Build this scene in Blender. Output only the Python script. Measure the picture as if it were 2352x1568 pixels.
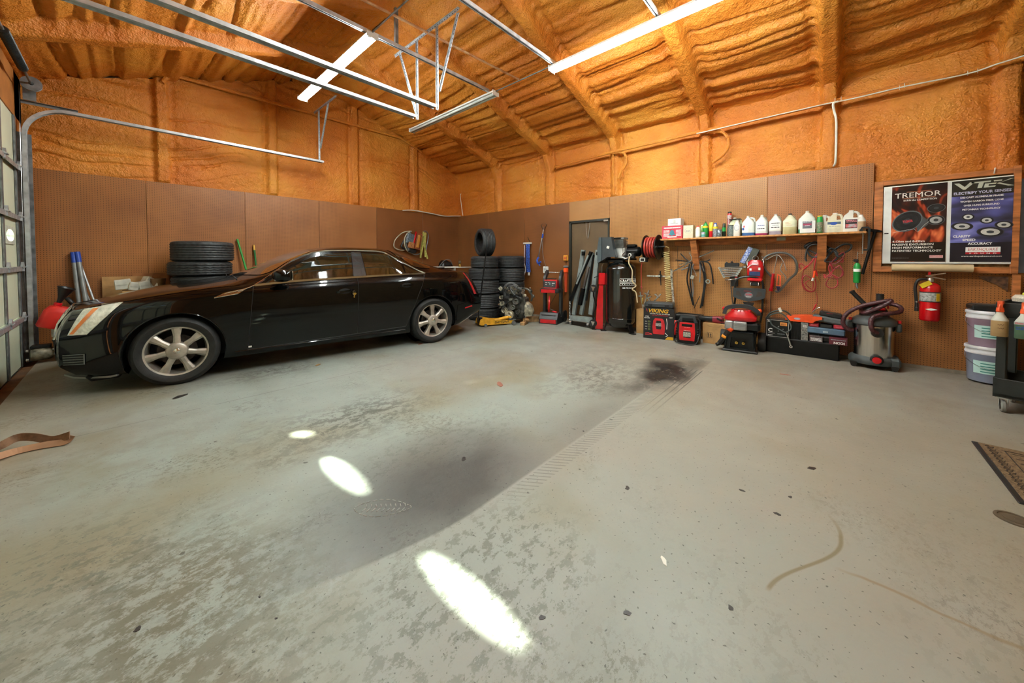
import bpy, bmesh, math, random
import numpy as np
from mathutils import Vector, Matrix
PI = math.pi
R = math.radians
rnd = random.Random(7)
scn = bpy.context.scene
for o in list(bpy.data.objects):
    bpy.data.objects.remove(o)
COL = scn.collection

# ---------------------------------------------------------------- camera
H = 1.275
HEAD, TILT, FPX = R(42.3), R(1.55), 810.0
fh = Vector((math.cos(HEAD), math.sin(HEAD), 0))
RT = Vector((math.sin(HEAD), -math.cos(HEAD), 0))
FW = fh * math.cos(TILT) + Vector((0, 0, -math.sin(TILT)))
UP = RT.cross(FW)
CAMP = Vector((0, 0, H))
CYP = 597 + FPX * math.tan(TILT)
cam = bpy.data.cameras.new('camera')
cam.sensor_width = 36
cam.lens = FPX / 2352 * 36
cam.shift_y = -(784 - CYP) / 2352
cam.clip_start = .05
camo = bpy.data.objects.new('camera', cam)
COL.objects.link(camo)
m = Matrix((RT, UP, -FW)).transposed().to_4x4()
m.translation = CAMP
camo.matrix_world = m
scn.camera = camo

# ---------------------------------------------------------------- light and exposure
w = bpy.data.worlds.new('world')
scn.world = w
w.use_nodes = True
wn = w.node_tree.nodes
wn['Background'].inputs[0].default_value = (.62, .76, 1, 1)
wn['Background'].inputs[1].default_value = 3.0
sun = bpy.data.lights.new('sun', 'SUN')
sun.energy = 60
sun.angle = R(1.3)
sun.color = (1, .97, .9)
suno = bpy.data.objects.new('sun', sun)
COL.objects.link(suno)
sd = Vector((1, -.42, -.894)).normalized()
suno.rotation_euler = sd.to_track_quat('-Z', 'Y').to_euler()
scn.view_settings.view_transform = 'Standard'
scn.view_settings.look = 'None'
scn.view_settings.gamma = 1
scn.view_settings.use_curve_mapping = False
scn.view_settings.exposure = 0.6
cy = scn.cycles
cy.max_bounces = 5; cy.diffuse_bounces = 3; cy.glossy_bounces = 3; cy.transmission_bounces = 4; cy.transparent_max_bounces = 6
cy.use_adaptive_sampling = True; cy.adaptive_threshold = .05
cy.caustics_reflective = False; cy.caustics_refractive = False

# ---------------------------------------------------------------- geometry of the photograph
YA, XB, XD = 7.75, 6.28, -.86       # back wall, right wall, overhead-door wall
def ray(px, py):
    return FW + RT * ((px - 1176) / FPX) - UP * ((py - CYP) / FPX)
def hit(px, py, ax, v):
    d = ray(px, py)
    return CAMP + d * ((v - CAMP[ax]) / d[ax])
def fl(px, py, z=0): return hit(px, py, 2, z)
def wa(px, py, y=YA): return hit(px, py, 1, y)
def wb(px, py, x=XB): return hit(px, py, 0, x)

# ---------------------------------------------------------------- materials
def lin(c):
    if isinstance(c, str):
        c = [int(c[i:i + 2], 16) / 255 for i in (0, 2, 4)]
    return tuple((x / 12.92 if x <= .04045 else ((x + .055) / 1.055) ** 2.4) for x in c[:3]) + (1,)
MATS = {}
def node(nt, t, **k):
    n = nt.nodes.new(t)
    for a, b in k.items():
        if a.startswith('i_'):
            n.inputs[int(a[2:])].default_value = b
        else:
            setattr(n, a, b)
    return n
def mat(name, col, rough=.5, metal=0, var=.12, scale=8, bump=0, bscale=60, coat=0, alpha=None, trans=0, emit=0, stretch=None, col2=None, spec=.5, rvar=0):
    """procedural: base colour broken by noise, optional bump"""
    if name in MATS:
        return MATS[name]
    M = bpy.data.materials.new(name)
    M.use_nodes = True
    nt = M.node_tree
    b = nt.nodes['Principled BSDF']
    c = lin(col)
    tc = node(nt, 'ShaderNodeTexCoord')
    mp = node(nt, 'ShaderNodeMapping')
    if stretch: mp.inputs['Scale'].default_value = stretch
    nt.links.new(tc.outputs['Object'], mp.inputs[0])
    nz = node(nt, 'ShaderNodeTexNoise')
    nz.inputs['Scale'].default_value = scale
    nz.inputs['Detail'].default_value = 4
    nt.links.new(mp.outputs[0], nz.inputs['Vector'])
    mx = node(nt, 'ShaderNodeMix', data_type='RGBA')
    c2 = lin(col2) if col2 else tuple(x * (1 - var * 2.2) for x in c[:3]) + (1,)
    c1 = c if col2 else tuple(min(1, x * (1 + var)) for x in c[:3]) + (1,)
    mx.inputs[6].default_value = c1
    mx.inputs[7].default_value = c2
    mr = node(nt, 'ShaderNodeMapRange')
    mr.inputs[1].default_value = .35; mr.inputs[2].default_value = .7
    nt.links.new(nz.outputs[0], mr.inputs[0])
    nt.links.new(mr.outputs[0], mx.inputs[0])
    nt.links.new(mx.outputs[2], b.inputs['Base Color'])
    b.inputs['Roughness'].default_value = rough
    b.inputs['Metallic'].default_value = metal
    b.inputs['Specular IOR Level'].default_value = spec
    if rvar:
        m2 = node(nt, 'ShaderNodeMapRange')
        m2.inputs[3].default_value = rough; m2.inputs[4].default_value = min(1, rough + rvar)
        nt.links.new(nz.outputs[0], m2.inputs[0])
        nt.links.new(m2.outputs[0], b.inputs['Roughness'])
    if coat:
        b.inputs['Coat Weight'].default_value = coat
        b.inputs['Coat Roughness'].default_value = .03
    if trans:
        b.inputs['Transmission Weight'].default_value = trans
    if emit:
        b.inputs['Emission Color'].default_value = c
        b.inputs['Emission Strength'].default_value = emit
    if bump:
        n2 = node(nt, 'ShaderNodeTexNoise')
        n2.inputs['Scale'].default_value = bscale
        n2.inputs['Detail'].default_value = 3
        nt.links.new(mp.outputs[0], n2.inputs['Vector'])
        bp = node(nt, 'ShaderNodeBump')
        bp.inputs['Strength'].default_value = bump
        bp.inputs['Distance'].default_value = .01
        nt.links.new(n2.outputs[0], bp.inputs['Height'])
        nt.links.new(bp.outputs[0], b.inputs['Normal'])
    MATS[name] = M
    return M

def glass_mat(name, col, gloss=.12):
    if name in MATS: return MATS[name]
    M = bpy.data.materials.new(name); M.use_nodes = True
    nt = M.node_tree; nt.nodes.remove(nt.nodes['Principled BSDF'])
    out = [n for n in nt.nodes if n.type == 'OUTPUT_MATERIAL'][0]
    t = node(nt, 'ShaderNodeBsdfTransparent'); t.inputs[0].default_value = lin(col)
    g = node(nt, 'ShaderNodeBsdfGlossy'); g.inputs['Roughness'].default_value = .04
    f = node(nt, 'ShaderNodeLayerWeight'); pw = node(nt, 'ShaderNodeMath', operation='POWER'); pw.inputs[1].default_value = 4
    nt.links.new(f.outputs['Facing'], pw.inputs[0])
    a = node(nt, 'ShaderNodeMath', operation='MULTIPLY_ADD'); a.inputs[1].default_value = .7; a.inputs[2].default_value = gloss
    nt.links.new(pw.outputs[0], a.inputs[0])
    mx = node(nt, 'ShaderNodeMixShader')
    nt.links.new(a.outputs[0], mx.inputs[0]); nt.links.new(t.outputs[0], mx.inputs[1]); nt.links.new(g.outputs[0], mx.inputs[2])
    nt.links.new(mx.outputs[0], out.inputs[0])
    MATS[name] = M
    return M
# ---------------------------------------------------------------- mesh builder
class MB:
    def __init__(s):
        s.v = []; s.f = []; s.mi = []; s.sm = []; s.mats = []; s.cur = 0; s.M = None
    def mat(s, m):
        if m not in s.mats: s.mats.append(m)
        s.cur = s.mats.index(m); return s
    def add(s, vs, fs, smooth=False, M=None):
        k = len(s.v)
        for p in vs:
            p = Vector(p)
            if M is not None: p = M @ p
            if s.M is not None: p = s.M @ p
            s.v.append(p)
        for f in fs:
            s.f.append([k + i for i in f]); s.mi.append(s.cur); s.sm.append(smooth)
        return s
    def box(s, c, d, rz=0, M=None, bev=0, taper=1, rot=None):
        x, y, z = d[0] / 2, d[1] / 2, d[2] / 2
        T = Matrix.Translation(c) @ (rot if rot is not None else Matrix.Rotation(rz, 4, 'Z'))
        if M is not None: T = M @ T
        if bev:
            b = min(bev, x * .99, y * .99, z * .99)
            vs = []
            for zz, q in ((-z, b), (-z + b, 0), (z - b, 0), (z, b)):
                t = 1 if zz < 0 else taper
                for sx, sy in ((1, 1), (-1, 1), (-1, -1), (1, -1)):
                    a = [(sx * (x * t - q), sy * (y * t - b - q * .3)), (sx * (x * t - b - q * .3), sy * (y * t - q))]
                    if sx * sy < 0: a.reverse()
                    for px, py in a: vs.append((px, py, zz))
            fs = []
            for k in range(3):
                for i in range(8):
                    fs.append([k * 8 + i, k * 8 + (i + 1) % 8, k * 8 + 8 + (i + 1) % 8, k * 8 + 8 + i])
            fs.append(list(range(7, -1, -1))); fs.append(list(range(24, 32)))
            return s.add(vs, fs, False, T)
        t = taper
        vs = [(-x, -y, -z), (x, -y, -z), (x, y, -z), (-x, y, -z), (-x * t, -y * t, z), (x * t, -y * t, z), (x * t, y * t, z), (-x * t, y * t, z)]
        return s.add(vs, [[3, 2, 1, 0], [4, 5, 6, 7], [0, 1, 5, 4], [1, 2, 6, 5], [2, 3, 7, 6], [3, 0, 4, 7]], False, T)
    def cyl(s, p0, p1, r0, r1=None, n=12, caps=True, smooth=True):
        if r1 is None: r1 = r0
        p0 = Vector(p0); p1 = Vector(p1)
        a = (p1 - p0).normalized()
        u = a.orthogonal().normalized(); w_ = a.cross(u)
        vs = []
        for p, r in ((p0, r0), (p1, r1)):
            for i in range(n):
                t = 2 * PI * i / n
                vs.append(p + u * math.cos(t) * r + w_ * math.sin(t) * r)
        s.add(vs, [[i, (i + 1) % n, n + (i + 1) % n, n + i] for i in range(n)], smooth)
        if caps:
            s.add(vs, [list(range(n - 1, -1, -1)), list(range(n, 2 * n))], False)
        return s
    def lathe(s, prof, c=(0, 0, 0), ax=(0, 0, 1), n=24, smooth=True, sx=1, sy=1, ref=None):
        """prof: list of (radius, height)"""
        ax = Vector(ax).normalized(); c = Vector(c)
        u = Vector(ref) if ref else (Vector((1, 0, 0)) if abs(ax.x) < .9 else Vector((0, 1, 0)))
        u = (u - ax * u.dot(ax)).normalized(); w_ = ax.cross(u)
        vs = []
        for r, h in prof:
            for i in range(n):
                t = 2 * PI * i / n
                vs.append(c + ax * h + u * math.cos(t) * r * sx + w_ * math.sin(t) * r * sy)
        fs = []
        for k in range(len(prof) - 1):
            for i in range(n):
                fs.append([k * n + i, k * n + (i + 1) % n, (k + 1) * n + (i + 1) % n, (k + 1) * n + i])
        s.add(vs, fs, smooth)
        return s
    def tube(s, pts, r, n=8, closed=False, caps=True, flat=None):
        """sweep a circle (or flat=(w,h) strip) along points"""
        P = [Vector(p) for p in pts]
        N = len(P)
        rs = r if isinstance(r, (list, tuple)) else [r] * N
        T = []
        for i in range(N):
            a = P[(i + 1) % N] if (closed or i < N - 1) else P[i]
            b = P[i - 1] if (closed or i > 0) else P[i]
            d = a - b
            T.append(d.normalized() if d.length > 1e-9 else Vector((0, 0, 1)))
        u = T[0].orthogonal().normalized()
        if flat: u = (Vector(flat[2]) - T[0] * Vector(flat[2]).dot(T[0])).normalized()
        vs = []
        if flat: n = 4
        for i in range(N):
            u = u - T[i] * u.dot(T[i])
            u = u.normalized() if u.length > 1e-6 else T[i].orthogonal().normalized()
            w_ = T[i].cross(u)
            if flat:
                for a, b in ((1, 1), (-1, 1), (-1, -1), (1, -1)):
                    vs.append(P[i] + u * a * flat[0] / 2 + w_ * b * flat[1] / 2)
            else:
                for k in range(n):
                    t = 2 * PI * k / n
                    vs.append(P[i] + (u * math.cos(t) + w_ * math.sin(t)) * rs[i])
        fs = []
        for i in range(N if closed else N - 1):
            j = (i + 1) % N
            for k in range(n):
                fs.append([i * n + k, i * n + (k + 1) % n, j * n + (k + 1) % n, j * n + k])
        s.add(vs, fs, not flat)
        if caps and not closed:
            s.add(vs[:n], [list(range(n - 1, -1, -1))]); s.add(vs[-n:], [list(range(n))])
        return s
    def prism(s, poly, a, b, plane='xz', M=None):
        """extrude a 2D outline from depth a to depth b (depth = missing axis)"""
        def P(p, d):
            return {'xz': (p[0], d, p[1]), 'xy': (p[0], p[1], d), 'yz': (d, p[0], p[1])}[plane]
        n = len(poly)
        vs = [P(p, a) for p in poly] + [P(p, b) for p in poly]
        fs = [list(range(n - 1, -1, -1)), list(range(n, 2 * n))] + [[i, (i + 1) % n, n + (i + 1) % n, n + i] for i in range(n)]
        return s.add(vs, fs, False, M)
    def ring(s, outer, inner, a, b, plane='xz', M=None):
        n = len(outer)
        def P(p, d):
            return {'xz': (p[0], d, p[1]), 'xy': (p[0], p[1], d), 'yz': (d, p[0], p[1])}[plane]
        vs = [P(p, a) for p in outer] + [P(p, a) for p in inner] + [P(p, b) for p in outer] + [P(p, b) for p in inner]
        fs = []
        for i in range(n):
            j = (i + 1) % n
            fs += [[i, j, n + j, n + i], [2 * n + i, 3 * n + i, 3 * n + j, 2 * n + j], [i, 2 * n + i, 2 * n + j, j], [n + i, n + j, 3 * n + j, 3 * n + i]]
        return s.add(vs, fs, False, M)
    def sph(s, c, r, n=16, m=10, sz=1, a0=0, a1=PI, sx=1, sy=1):
        prof = [(r * math.sin(a0 + (a1 - a0) * i / m) + 1e-5, -r * sz * math.cos(a0 + (a1 - a0) * i / m)) for i in range(m + 1)]
        return s.lathe(prof, c, n=n, sx=sx, sy=sy)
    def quad(s, a, b, c, d):
        return s.add([a, b, c, d], [[0, 1, 2, 3]])
    def grid(s, f, nu, nv, smooth=True):
        vs = [f(i / nu, j / nv) for j in range(nv + 1) for i in range(nu + 1)]
        return s.add(vs, [[j * (nu + 1) + i, j * (nu + 1) + i + 1, (j + 1) * (nu + 1) + i + 1, (j + 1) * (nu + 1) + i] for j in range(nv) for i in range(nu)], smooth)
def link(name, me, parent=None):
    o = bpy.data.objects.new(name, me)
    COL.objects.link(o)
    if parent is not None: o.parent = parent
    return o
def obj(name, mb, m=None, parent=None, label=None, fixn=True):
    me = bpy.data.meshes.new(name)
    me.from_pydata([tuple(v) for v in mb.v], [], mb.f)
    if mb.mats:
        if m is not None and m not in mb.mats and 0: pass
        for q in mb.mats: me.materials.append(q)
        me.polygons.foreach_set('material_index', mb.mi)
    elif m is not None:
        me.materials.append(m)
    me.polygons.foreach_set('use_smooth', mb.sm)
    me.update()
    if fixn and len(mb.f) < 60000:
        bm = bmesh.new(); bm.from_mesh(me)
        bmesh.ops.remove_doubles(bm, verts=bm.verts, dist=1e-5)
        loose = [v for v in bm.verts if not v.link_faces]
        if loose: bmesh.ops.delete(bm, geom=loose, context='VERTS')
        bmesh.ops.recalc_face_normals(bm, faces=bm.faces)
        for e in bm.edges:
            if len(e.link_faces) == 2 and e.calc_face_angle(0) > .75: e.smooth = False
        bm.to_mesh(me); bm.free()
    o = link(name, me, parent)
    if label: o['label'] = label
    return o
def thing(name, label, cat, loc=(0, 0, 0), rz=0, group=None, rot=None):
    o = bpy.data.objects.new(name, None)
    o.empty_display_size = .05
    COL.objects.link(o)
    o.location = loc
    o.rotation_euler = rot if rot is not None else (0, 0, rz)
    return tag(o, label, cat, group)
def tag(o, label, cat, group=None):
    o['label'] = label; o['category'] = cat
    if group: o['group'] = group
    return o
def struct(o, label=None):
    o['kind'] = 'structure'
    if label: o['label'] = label
    return o
def solo(name, mb, m, label, cat, loc=(0, 0, 0), rz=0, group=None):
    o = obj(name, mb, m); o.location = loc; o.rotation_euler = (0, 0, rz)
    return tag(o, label, cat, group)
RB = -PI / 2        # things against the right wall: local x runs right along the wall, local y into it
def dup(root, loc=None, rz=None, label=None, group=None):
    r = root.copy(); COL.objects.link(r)
    if loc is not None: r.location = loc
    if rz is not None: r.rotation_euler = (0, 0, rz)
    if label: r['label'] = label
    if group: r['group'] = group
    for ch in list(root.children):
        c = ch.copy(); COL.objects.link(c); c.parent = r
        for g in list(ch.children):
            d = g.copy(); COL.objects.link(d); d.parent = c
    return r
def smooth_pts(P, k=6, closed=False):
    P = [Vector(p) for p in P]; out = []; n = len(P)
    for i in range(n if closed else n - 1):
        g = (lambda j: P[j % n]) if closed else (lambda j: P[max(0, min(n - 1, j))])
        a, b, c, d = g(i - 1), g(i), g(i + 1), g(i + 2)
        for q in range(k):
            t = q / k
            out.append(.5 * ((2 * b) + (c - a) * t + (2 * a - 5 * b + 4 * c - d) * t * t + (3 * b - a - 3 * c + d) * t ** 3))
    if not closed: out.append(P[-1])
    return out
def txt(s, size, m, parent, loc, X=(1, 0, 0), Z=(0, 0, 1), name='lettering', bold=0, ext=.0008, align='CENTER', sx=1, shear=0, bend=None):
    """flat lettering, X = reading direction, Z = up, in the parent's frame"""
    cu = bpy.data.curves.new(name, 'FONT')
    cu.body = s; cu.size = size; cu.align_x = align; cu.align_y = 'CENTER'
    cu.extrude = ext; cu.offset = bold; cu.shear = shear; cu.resolution_u = 2
    t = bpy.data.objects.new(name, cu); COL.objects.link(t)
    dg = bpy.context.evaluated_depsgraph_get()
    me = bpy.data.meshes.new_from_object(t.evaluated_get(dg))
    bpy.data.objects.remove(t); bpy.data.curves.remove(cu)
    X = Vector(X).normalized(); Z = Vector(Z); Z = (Z - X * Z.dot(X)).normalized(); Y = X.cross(Z)
    M = Matrix((X * sx, Z, -Y)).transposed().to_4x4(); M.translation = Vector(loc)
    me.transform(M)
    if bend:
        for v in me.vertices: v.co = bend(v.co)
    me.materials.clear(); me.materials.append(m)
    return link(name, me, parent)
# ---------------------------------------------------------------- value noise on grids
def vn(x, y, seed=0):
    xi = np.floor(x).astype(int); yi = np.floor(y).astype(int)
    fx = x - xi; fy = y - yi
    fx = fx * fx * (3 - 2 * fx); fy = fy * fy * (3 - 2 * fy)
    def h(a, b):
        n = (a * 374761393 + b * 668265263 + seed * 974634777) & 0xffffffff
        n = ((n ^ (n >> 13)) * 1274126177) & 0xffffffff
        return ((n ^ (n >> 16)) & 0xffff) / 65535.0
    return (h(xi, yi) * (1 - fx) + h(xi + 1, yi) * fx) * (1 - fy) + (h(xi, yi + 1) * (1 - fx) + h(xi + 1, yi + 1) * fx) * fy
def fbm(x, y, seed=0, o=3):
    return sum(vn(x * 2 ** k, y * 2 ** k, seed + k * 11) / 2 ** k for k in range(o)) / (2 - 2 ** (1 - o))
# ================================================================= THE SETTING
def foam_mat():
    M = bpy.data.materials.new('sprayed orange foam'); M.use_nodes = True
    nt = M.node_tree; b = nt.nodes['Principled BSDF']
    ge = node(nt, 'ShaderNodeNewGeometry')
    n1 = node(nt, 'ShaderNodeTexNoise'); n1.inputs['Scale'].default_value = .9; n1.inputs['Detail'].default_value = 5
    nt.links.new(ge.outputs['Position'], n1.inputs['Vector'])
    cr = node(nt, 'ShaderNodeValToRGB')
    e = cr.color_ramp.elements
    e[0].position = .32; e[0].color = lin('C26A1C'); e[1].position = .72; e[1].color = lin('E09C3C')
    x = e.new(.52); x.color = lin('D2812B')
    nt.links.new(n1.outputs[0], cr.inputs[0])
    n2 = node(nt, 'ShaderNodeTexNoise'); n2.inputs['Scale'].default_value = 55; n2.inputs['Detail'].default_value = 3
    nt.links.new(ge.outputs['Position'], n2.inputs['Vector'])
    n3 = node(nt, 'ShaderNodeTexNoise'); n3.inputs['Scale'].default_value = 16; n3.inputs['Detail'].default_value = 3
    nt.links.new(ge.outputs['Position'], n3.inputs['Vector'])
    ad = node(nt, 'ShaderNodeMath', operation='MULTIPLY_ADD'); ad.inputs[1].default_value = 1.6
    nt.links.new(n3.outputs[0], ad.inputs[0]); nt.links.new(n2.outputs[0], ad.inputs[2])
    bp = node(nt, 'ShaderNodeBump'); bp.inputs['Strength'].default_value = .8; bp.inputs['Distance'].default_value = .02
    nt.links.new(ad.outputs[0], bp.inputs['Height']); nt.links.new(bp.outputs[0], b.inputs['Normal'])
    nt.links.new(cr.outputs[0], b.inputs['Base Color'])
    b.inputs['Roughness'].default_value = .42
    b.inputs['Specular IOR Level'].default_value = .45
    MATS['foam'] = M
    return M
FOAM = foam_mat()

def peg_mat(name, c1, c2):
    M = bpy.data.materials.new(name); M.use_nodes = True
    nt = M.node_tree; b = nt.nodes['Principled BSDF']
    tc = node(nt, 'ShaderNodeTexCoord')
    sp = node(nt, 'ShaderNodeSeparateXYZ'); nt.links.new(tc.outputs['Object'], sp.inputs[0])
    def fr(o):
        a = node(nt, 'ShaderNodeMath', operation='MULTIPLY'); a.inputs[1].default_value = 1 / .0254
        nt.links.new(o, a.inputs[0])
        f = node(nt, 'ShaderNodeMath', operation='FRACT'); nt.links.new(a.outputs[0], f.inputs[0])
        s = node(nt, 'ShaderNodeMath', operation='SUBTRACT'); s.inputs[1].default_value = .5; nt.links.new(f.outputs[0], s.inputs[0])
        p = node(nt, 'ShaderNodeMath', operation='POWER'); p.inputs[1].default_value = 2; nt.links.new(s.outputs[0], p.inputs[0])
        return p
    px, pz = fr(sp.outputs[0]), fr(sp.outputs[2])
    ad = node(nt, 'ShaderNodeMath', operation='ADD'); nt.links.new(px.outputs[0], ad.inputs[0]); nt.links.new(pz.outputs[0], ad.inputs[1])
    lt = node(nt, 'ShaderNodeMath', operation='LESS_THAN'); lt.inputs[1].default_value = .022; nt.links.new(ad.outputs[0], lt.inputs[0])
    nz = node(nt, 'ShaderNodeTexNoise'); nz.inputs['Scale'].default_value = 1.3; nz.inputs['Detail'].default_value = 6
    nt.links.new(tc.outputs['Object'], nz.inputs['Vector'])
    mx = node(nt, 'ShaderNodeMix', data_type='RGBA'); mx.inputs[6].default_value = lin(c1); mx.inputs[7].default_value = lin(c2)
    mr = node(nt, 'ShaderNodeMapRange'); mr.inputs[1].default_value = .35; mr.inputs[2].default_value = .7
    nt.links.new(nz.outputs[0], mr.inputs[0]); nt.links.new(mr.outputs[0], mx.inputs[0])
    m2 = node(nt, 'ShaderNodeMix', data_type='RGBA'); nt.links.new(lt.outputs[0], m2.inputs[0])
    nt.links.new(mx.outputs[2], m2.inputs[6]); m2.inputs[7].default_value = lin('24150C')
    nt.links.new(m2.outputs[2], b.inputs['Base Color'])
    b.inputs['Roughness'].default_value = .42
    MATS[name] = M
    return M
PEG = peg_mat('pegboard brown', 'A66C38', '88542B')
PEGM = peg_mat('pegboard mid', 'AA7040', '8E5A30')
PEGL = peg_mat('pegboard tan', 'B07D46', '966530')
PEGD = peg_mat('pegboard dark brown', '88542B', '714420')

# ---- floor: worn grey-green paint on concrete
def floor_mat():
    M = bpy.data.materials.new('worn painted concrete'); M.use_nodes = True
    nt = M.node_tree; b = nt.nodes['Principled BSDF']; L = nt.links.new
    ge = node(nt, 'ShaderNodeNewGeometry'); pos = ge.outputs['Position']
    def nz(s, d=5, v=pos, w=0, rough=.55, dist=0):
        n = node(nt, 'ShaderNodeTexNoise', noise_dimensions='2D'); n.inputs['Scale'].default_value = s; n.inputs['Detail'].default_value = d
        n.inputs['Roughness'].default_value = rough; n.inputs['Distortion'].default_value = dist
        mp = node(nt, 'ShaderNodeMapping'); mp.inputs['Location'].default_value = (w, w * 1.3, 0)
        L(v, mp.inputs[0]); L(mp.outputs[0], n.inputs['Vector']); return n.outputs[0]
    def rg(o, a, c, x=0, y=1):
        n = node(nt, 'ShaderNodeMapRange'); n.inputs[1].default_value = a; n.inputs[2].default_value = c
        n.inputs[3].default_value = x; n.inputs[4].default_value = y; L(o, n.inputs[0]); return n.outputs[0]
    def mt(op, a, c=None):
        n = node(nt, 'ShaderNodeMath', operation=op)
        for i, q in enumerate((a, c)):
            if q is None: continue
            if isinstance(q, (int, float)): n.inputs[i].default_value = q
            else: L(q, n.inputs[i])
        return n.outputs[0]
    def mix(f, a, c):
        n = node(nt, 'ShaderNodeMix', data_type='RGBA')
        if isinstance(f, float): n.inputs[0].default_value = f
        else: L(f, n.inputs[0])
        for i, q in ((6, a), (7, c)):
            if isinstance(q, str): n.inputs[i].default_value = lin(q)
            else: L(q, n.inputs[i])
        return n.outputs[2]
    def stretch(sc, rz=0):
        mp = node(nt, 'ShaderNodeMapping'); mp.inputs['Scale'].default_value = sc; mp.inputs['Rotation'].default_value = (0, 0, rz)
        L(pos, mp.inputs[0]); return mp.outputs[0]
    sp = node(nt, 'ShaderNodeSeparateXYZ'); L(pos, sp.inputs[0]); X, Y = sp.outputs[0], sp.outputs[1]
    # bounded stains: (x, y, rx, ry, strength)
    NB = mt('SUBTRACT', nz(2.6, 3), .5)
    def blob(x, y, rx, ry, soft=.5, nzs=2.5, na=.9):
        dx = mt('MULTIPLY', mt('SUBTRACT', X, x), 1 / rx); dx = mt('MULTIPLY', dx, dx)
        dy = mt('MULTIPLY', mt('SUBTRACT', Y, y), 1 / ry); dy = mt('MULTIPLY', dy, dy)
        r = mt('ADD', mt('SQRT', mt('ADD', dx, dy)), mt('MULTIPLY', NB, na))
        return rg(r, 1.0, 1.0 - soft)
    base = mix(rg(nz(.55, 2), .35, .65), '90978F', '8E8D84')
    base = mix(mt('MULTIPLY', rg(nz(.8, 3, w=7), .5, .72), .6), base, '7F7458')          # ochre dirt
    base = mix(mt('MULTIPLY', mt('MULTIPLY', rg(mt('SUBTRACT', X, Y), .3, 2.6), rg(Y, 3.2, 1.2)), .55), base, '938775')
    # paint worn through to darker concrete, in drawn-out flakes
    sx = stretch((1, 1.5, 1), .1)
    wreg = mt('MAXIMUM', mt('MAXIMUM', blob(-.1, 2.2, .5, .6, .7), blob(.95, 1.0, .62, .5, .5)), mt('MULTIPLY', rg(nz(.8, 3, w=3), .50, .66), rg(X, 3.2, 1.2, .12, .6)))
    SX = nz(8, 5, v=sx, w=4, rough=.8)
    wear = mt('MULTIPLY', wreg, rg(nz(13, 6, v=sx, rough=.78), .53, .56))
    base = mix(mt('MULTIPLY', wear, .7), base, '62645A')
    wear2 = mt('MULTIPLY', mt('MULTIPLY', rg(nz(1.1, 3, w=19), .54, .66), rg(X, 3.0, 1.2, .15, .8)), rg(nz(22, 5, v=sx, w=5, rough=.85), .53, .56))
    base = mix(mt('MULTIPLY', wear2, .7), base, '524D40')
    fleck = rg(nz(60, 1, w=2), .76, .79)
    base = mix(mt('MULTIPLY', fleck, .7), base, '3A3936')
    spl = mt('MULTIPLY', rg(nz(9, 4, w=31), .765, .785), 1.0)
    base = mix(mt('MULTIPLY', spl, .8), base, '35322D')
    # rubber mat edge: a sooty area that ends at a straight line (slightly curved near the camera)
    edge = mt('ADD', 1.32, mt('MULTIPLY', mt('POWER', mt('MAXIMUM', mt('SUBTRACT', 1.15, X), 0), 1.5), .28))
    side = rg(mt('SUBTRACT', Y, edge), -.005, .012)
    soot = mt('MULTIPLY', side, mt('MAXIMUM', mt('MULTIPLY', blob(1.2, 1.62, 1.0, .72, .75, na=.3), .85), mt('MULTIPLY', blob(2.6, 1.4, 2.3, .5, .9, na=.35), .35)))
    base = mix(soot, base, '33312F')
    oil = mt('MULTIPLY', rg(mt('SUBTRACT', Y, 1.10), 0, .012), mt('MULTIPLY', blob(4.2, 1.38, .9, .42, .7, na=1.3), rg(SX, .28, .42)))
    base = mix(mt('MULTIPLY', oil, 1.0), base, '1C1B1B')
    base = mix(mt('MULTIPLY', mt('MULTIPLY', blob(3.5, 1.9, 1.0, .6, .9), rg(SX, .45, .58)), .7), base, '45423A')
    base = mix(mt('MULTIPLY', mt('MULTIPLY', blob(1.25, 2.85, .95, .5, .8), rg(SX, .46, .56)), .75), base, '424139')
    base = mix(mt('MULTIPLY', mt('MULTIPLY', blob(1.1, 4.75, .7, .32, .8), rg(SX, .46, .56)), .8), base, '4A4A43')
    base = mix(mt('MULTIPLY', mt('MULTIPLY', blob(.05, 1.75, .6, .9, .8), rg(SX, .44, .54)), .75), base, '5C553F')
    base = mix(mt('MULTIPLY', mt('MULTIPLY', blob(-.1, 3.4, .8, 1.3, .9), rg(NB, -.05, .2)), .6), base, '75694B')
    base = mix(mt('MULTIPLY', blob(3.2, -.9, 1.6, 1.0, .9), .35), base, '77694F')
    # tyre tread print beside the edge
    inx = mt('MULTIPLY', rg(X, 1.25, 1.6), rg(X, 4.4, 4.2))
    iny = mt('MULTIPLY', rg(Y, 1.20, 1.205), rg(Y, 1.31, 1.305))
    bar = mt('GREATER_THAN', mt('FRACT', mt('ADD', mt('MULTIPLY', X, 26), mt('MULTIPLY', Y, 18))), .72)
    base = mix(mt('MULTIPLY', mt('MULTIPLY', mt('MULTIPLY', inx, iny), bar), .5), base, '4E4C48')
    for k, yy in enumerate((1.19, 1.14, 1.09)):
        ln = mt('MULTIPLY', rg(mt('ABSOLUTE', mt('SUBTRACT', Y, yy)), .008, .004), rg(X, 2.8, 4.0))
        base = mix(mt('MULTIPLY', mt('MULTIPLY', ln, rg(X, 4.5, 4.4)), .8), base, '3A3937')
    # long scratch (control joint) and a rusty crack
    sc = rg(mt('ABSOLUTE', mt('SUBTRACT', mt('SUBTRACT', Y, mt('MULTIPLY', X, -.02)), 4.02)), .006, .003)
    base = mix(mt('MULTIPLY', mt('MULTIPLY', sc, rg(NB, -.1, .0)), .6), base, '51504A')
    crk = rg(mt('ABSOLUTE', mt('ADD', mt('SUBTRACT', X, 1.96), mt('MULTIPLY', NB, .10))), .014, .004)
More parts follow.
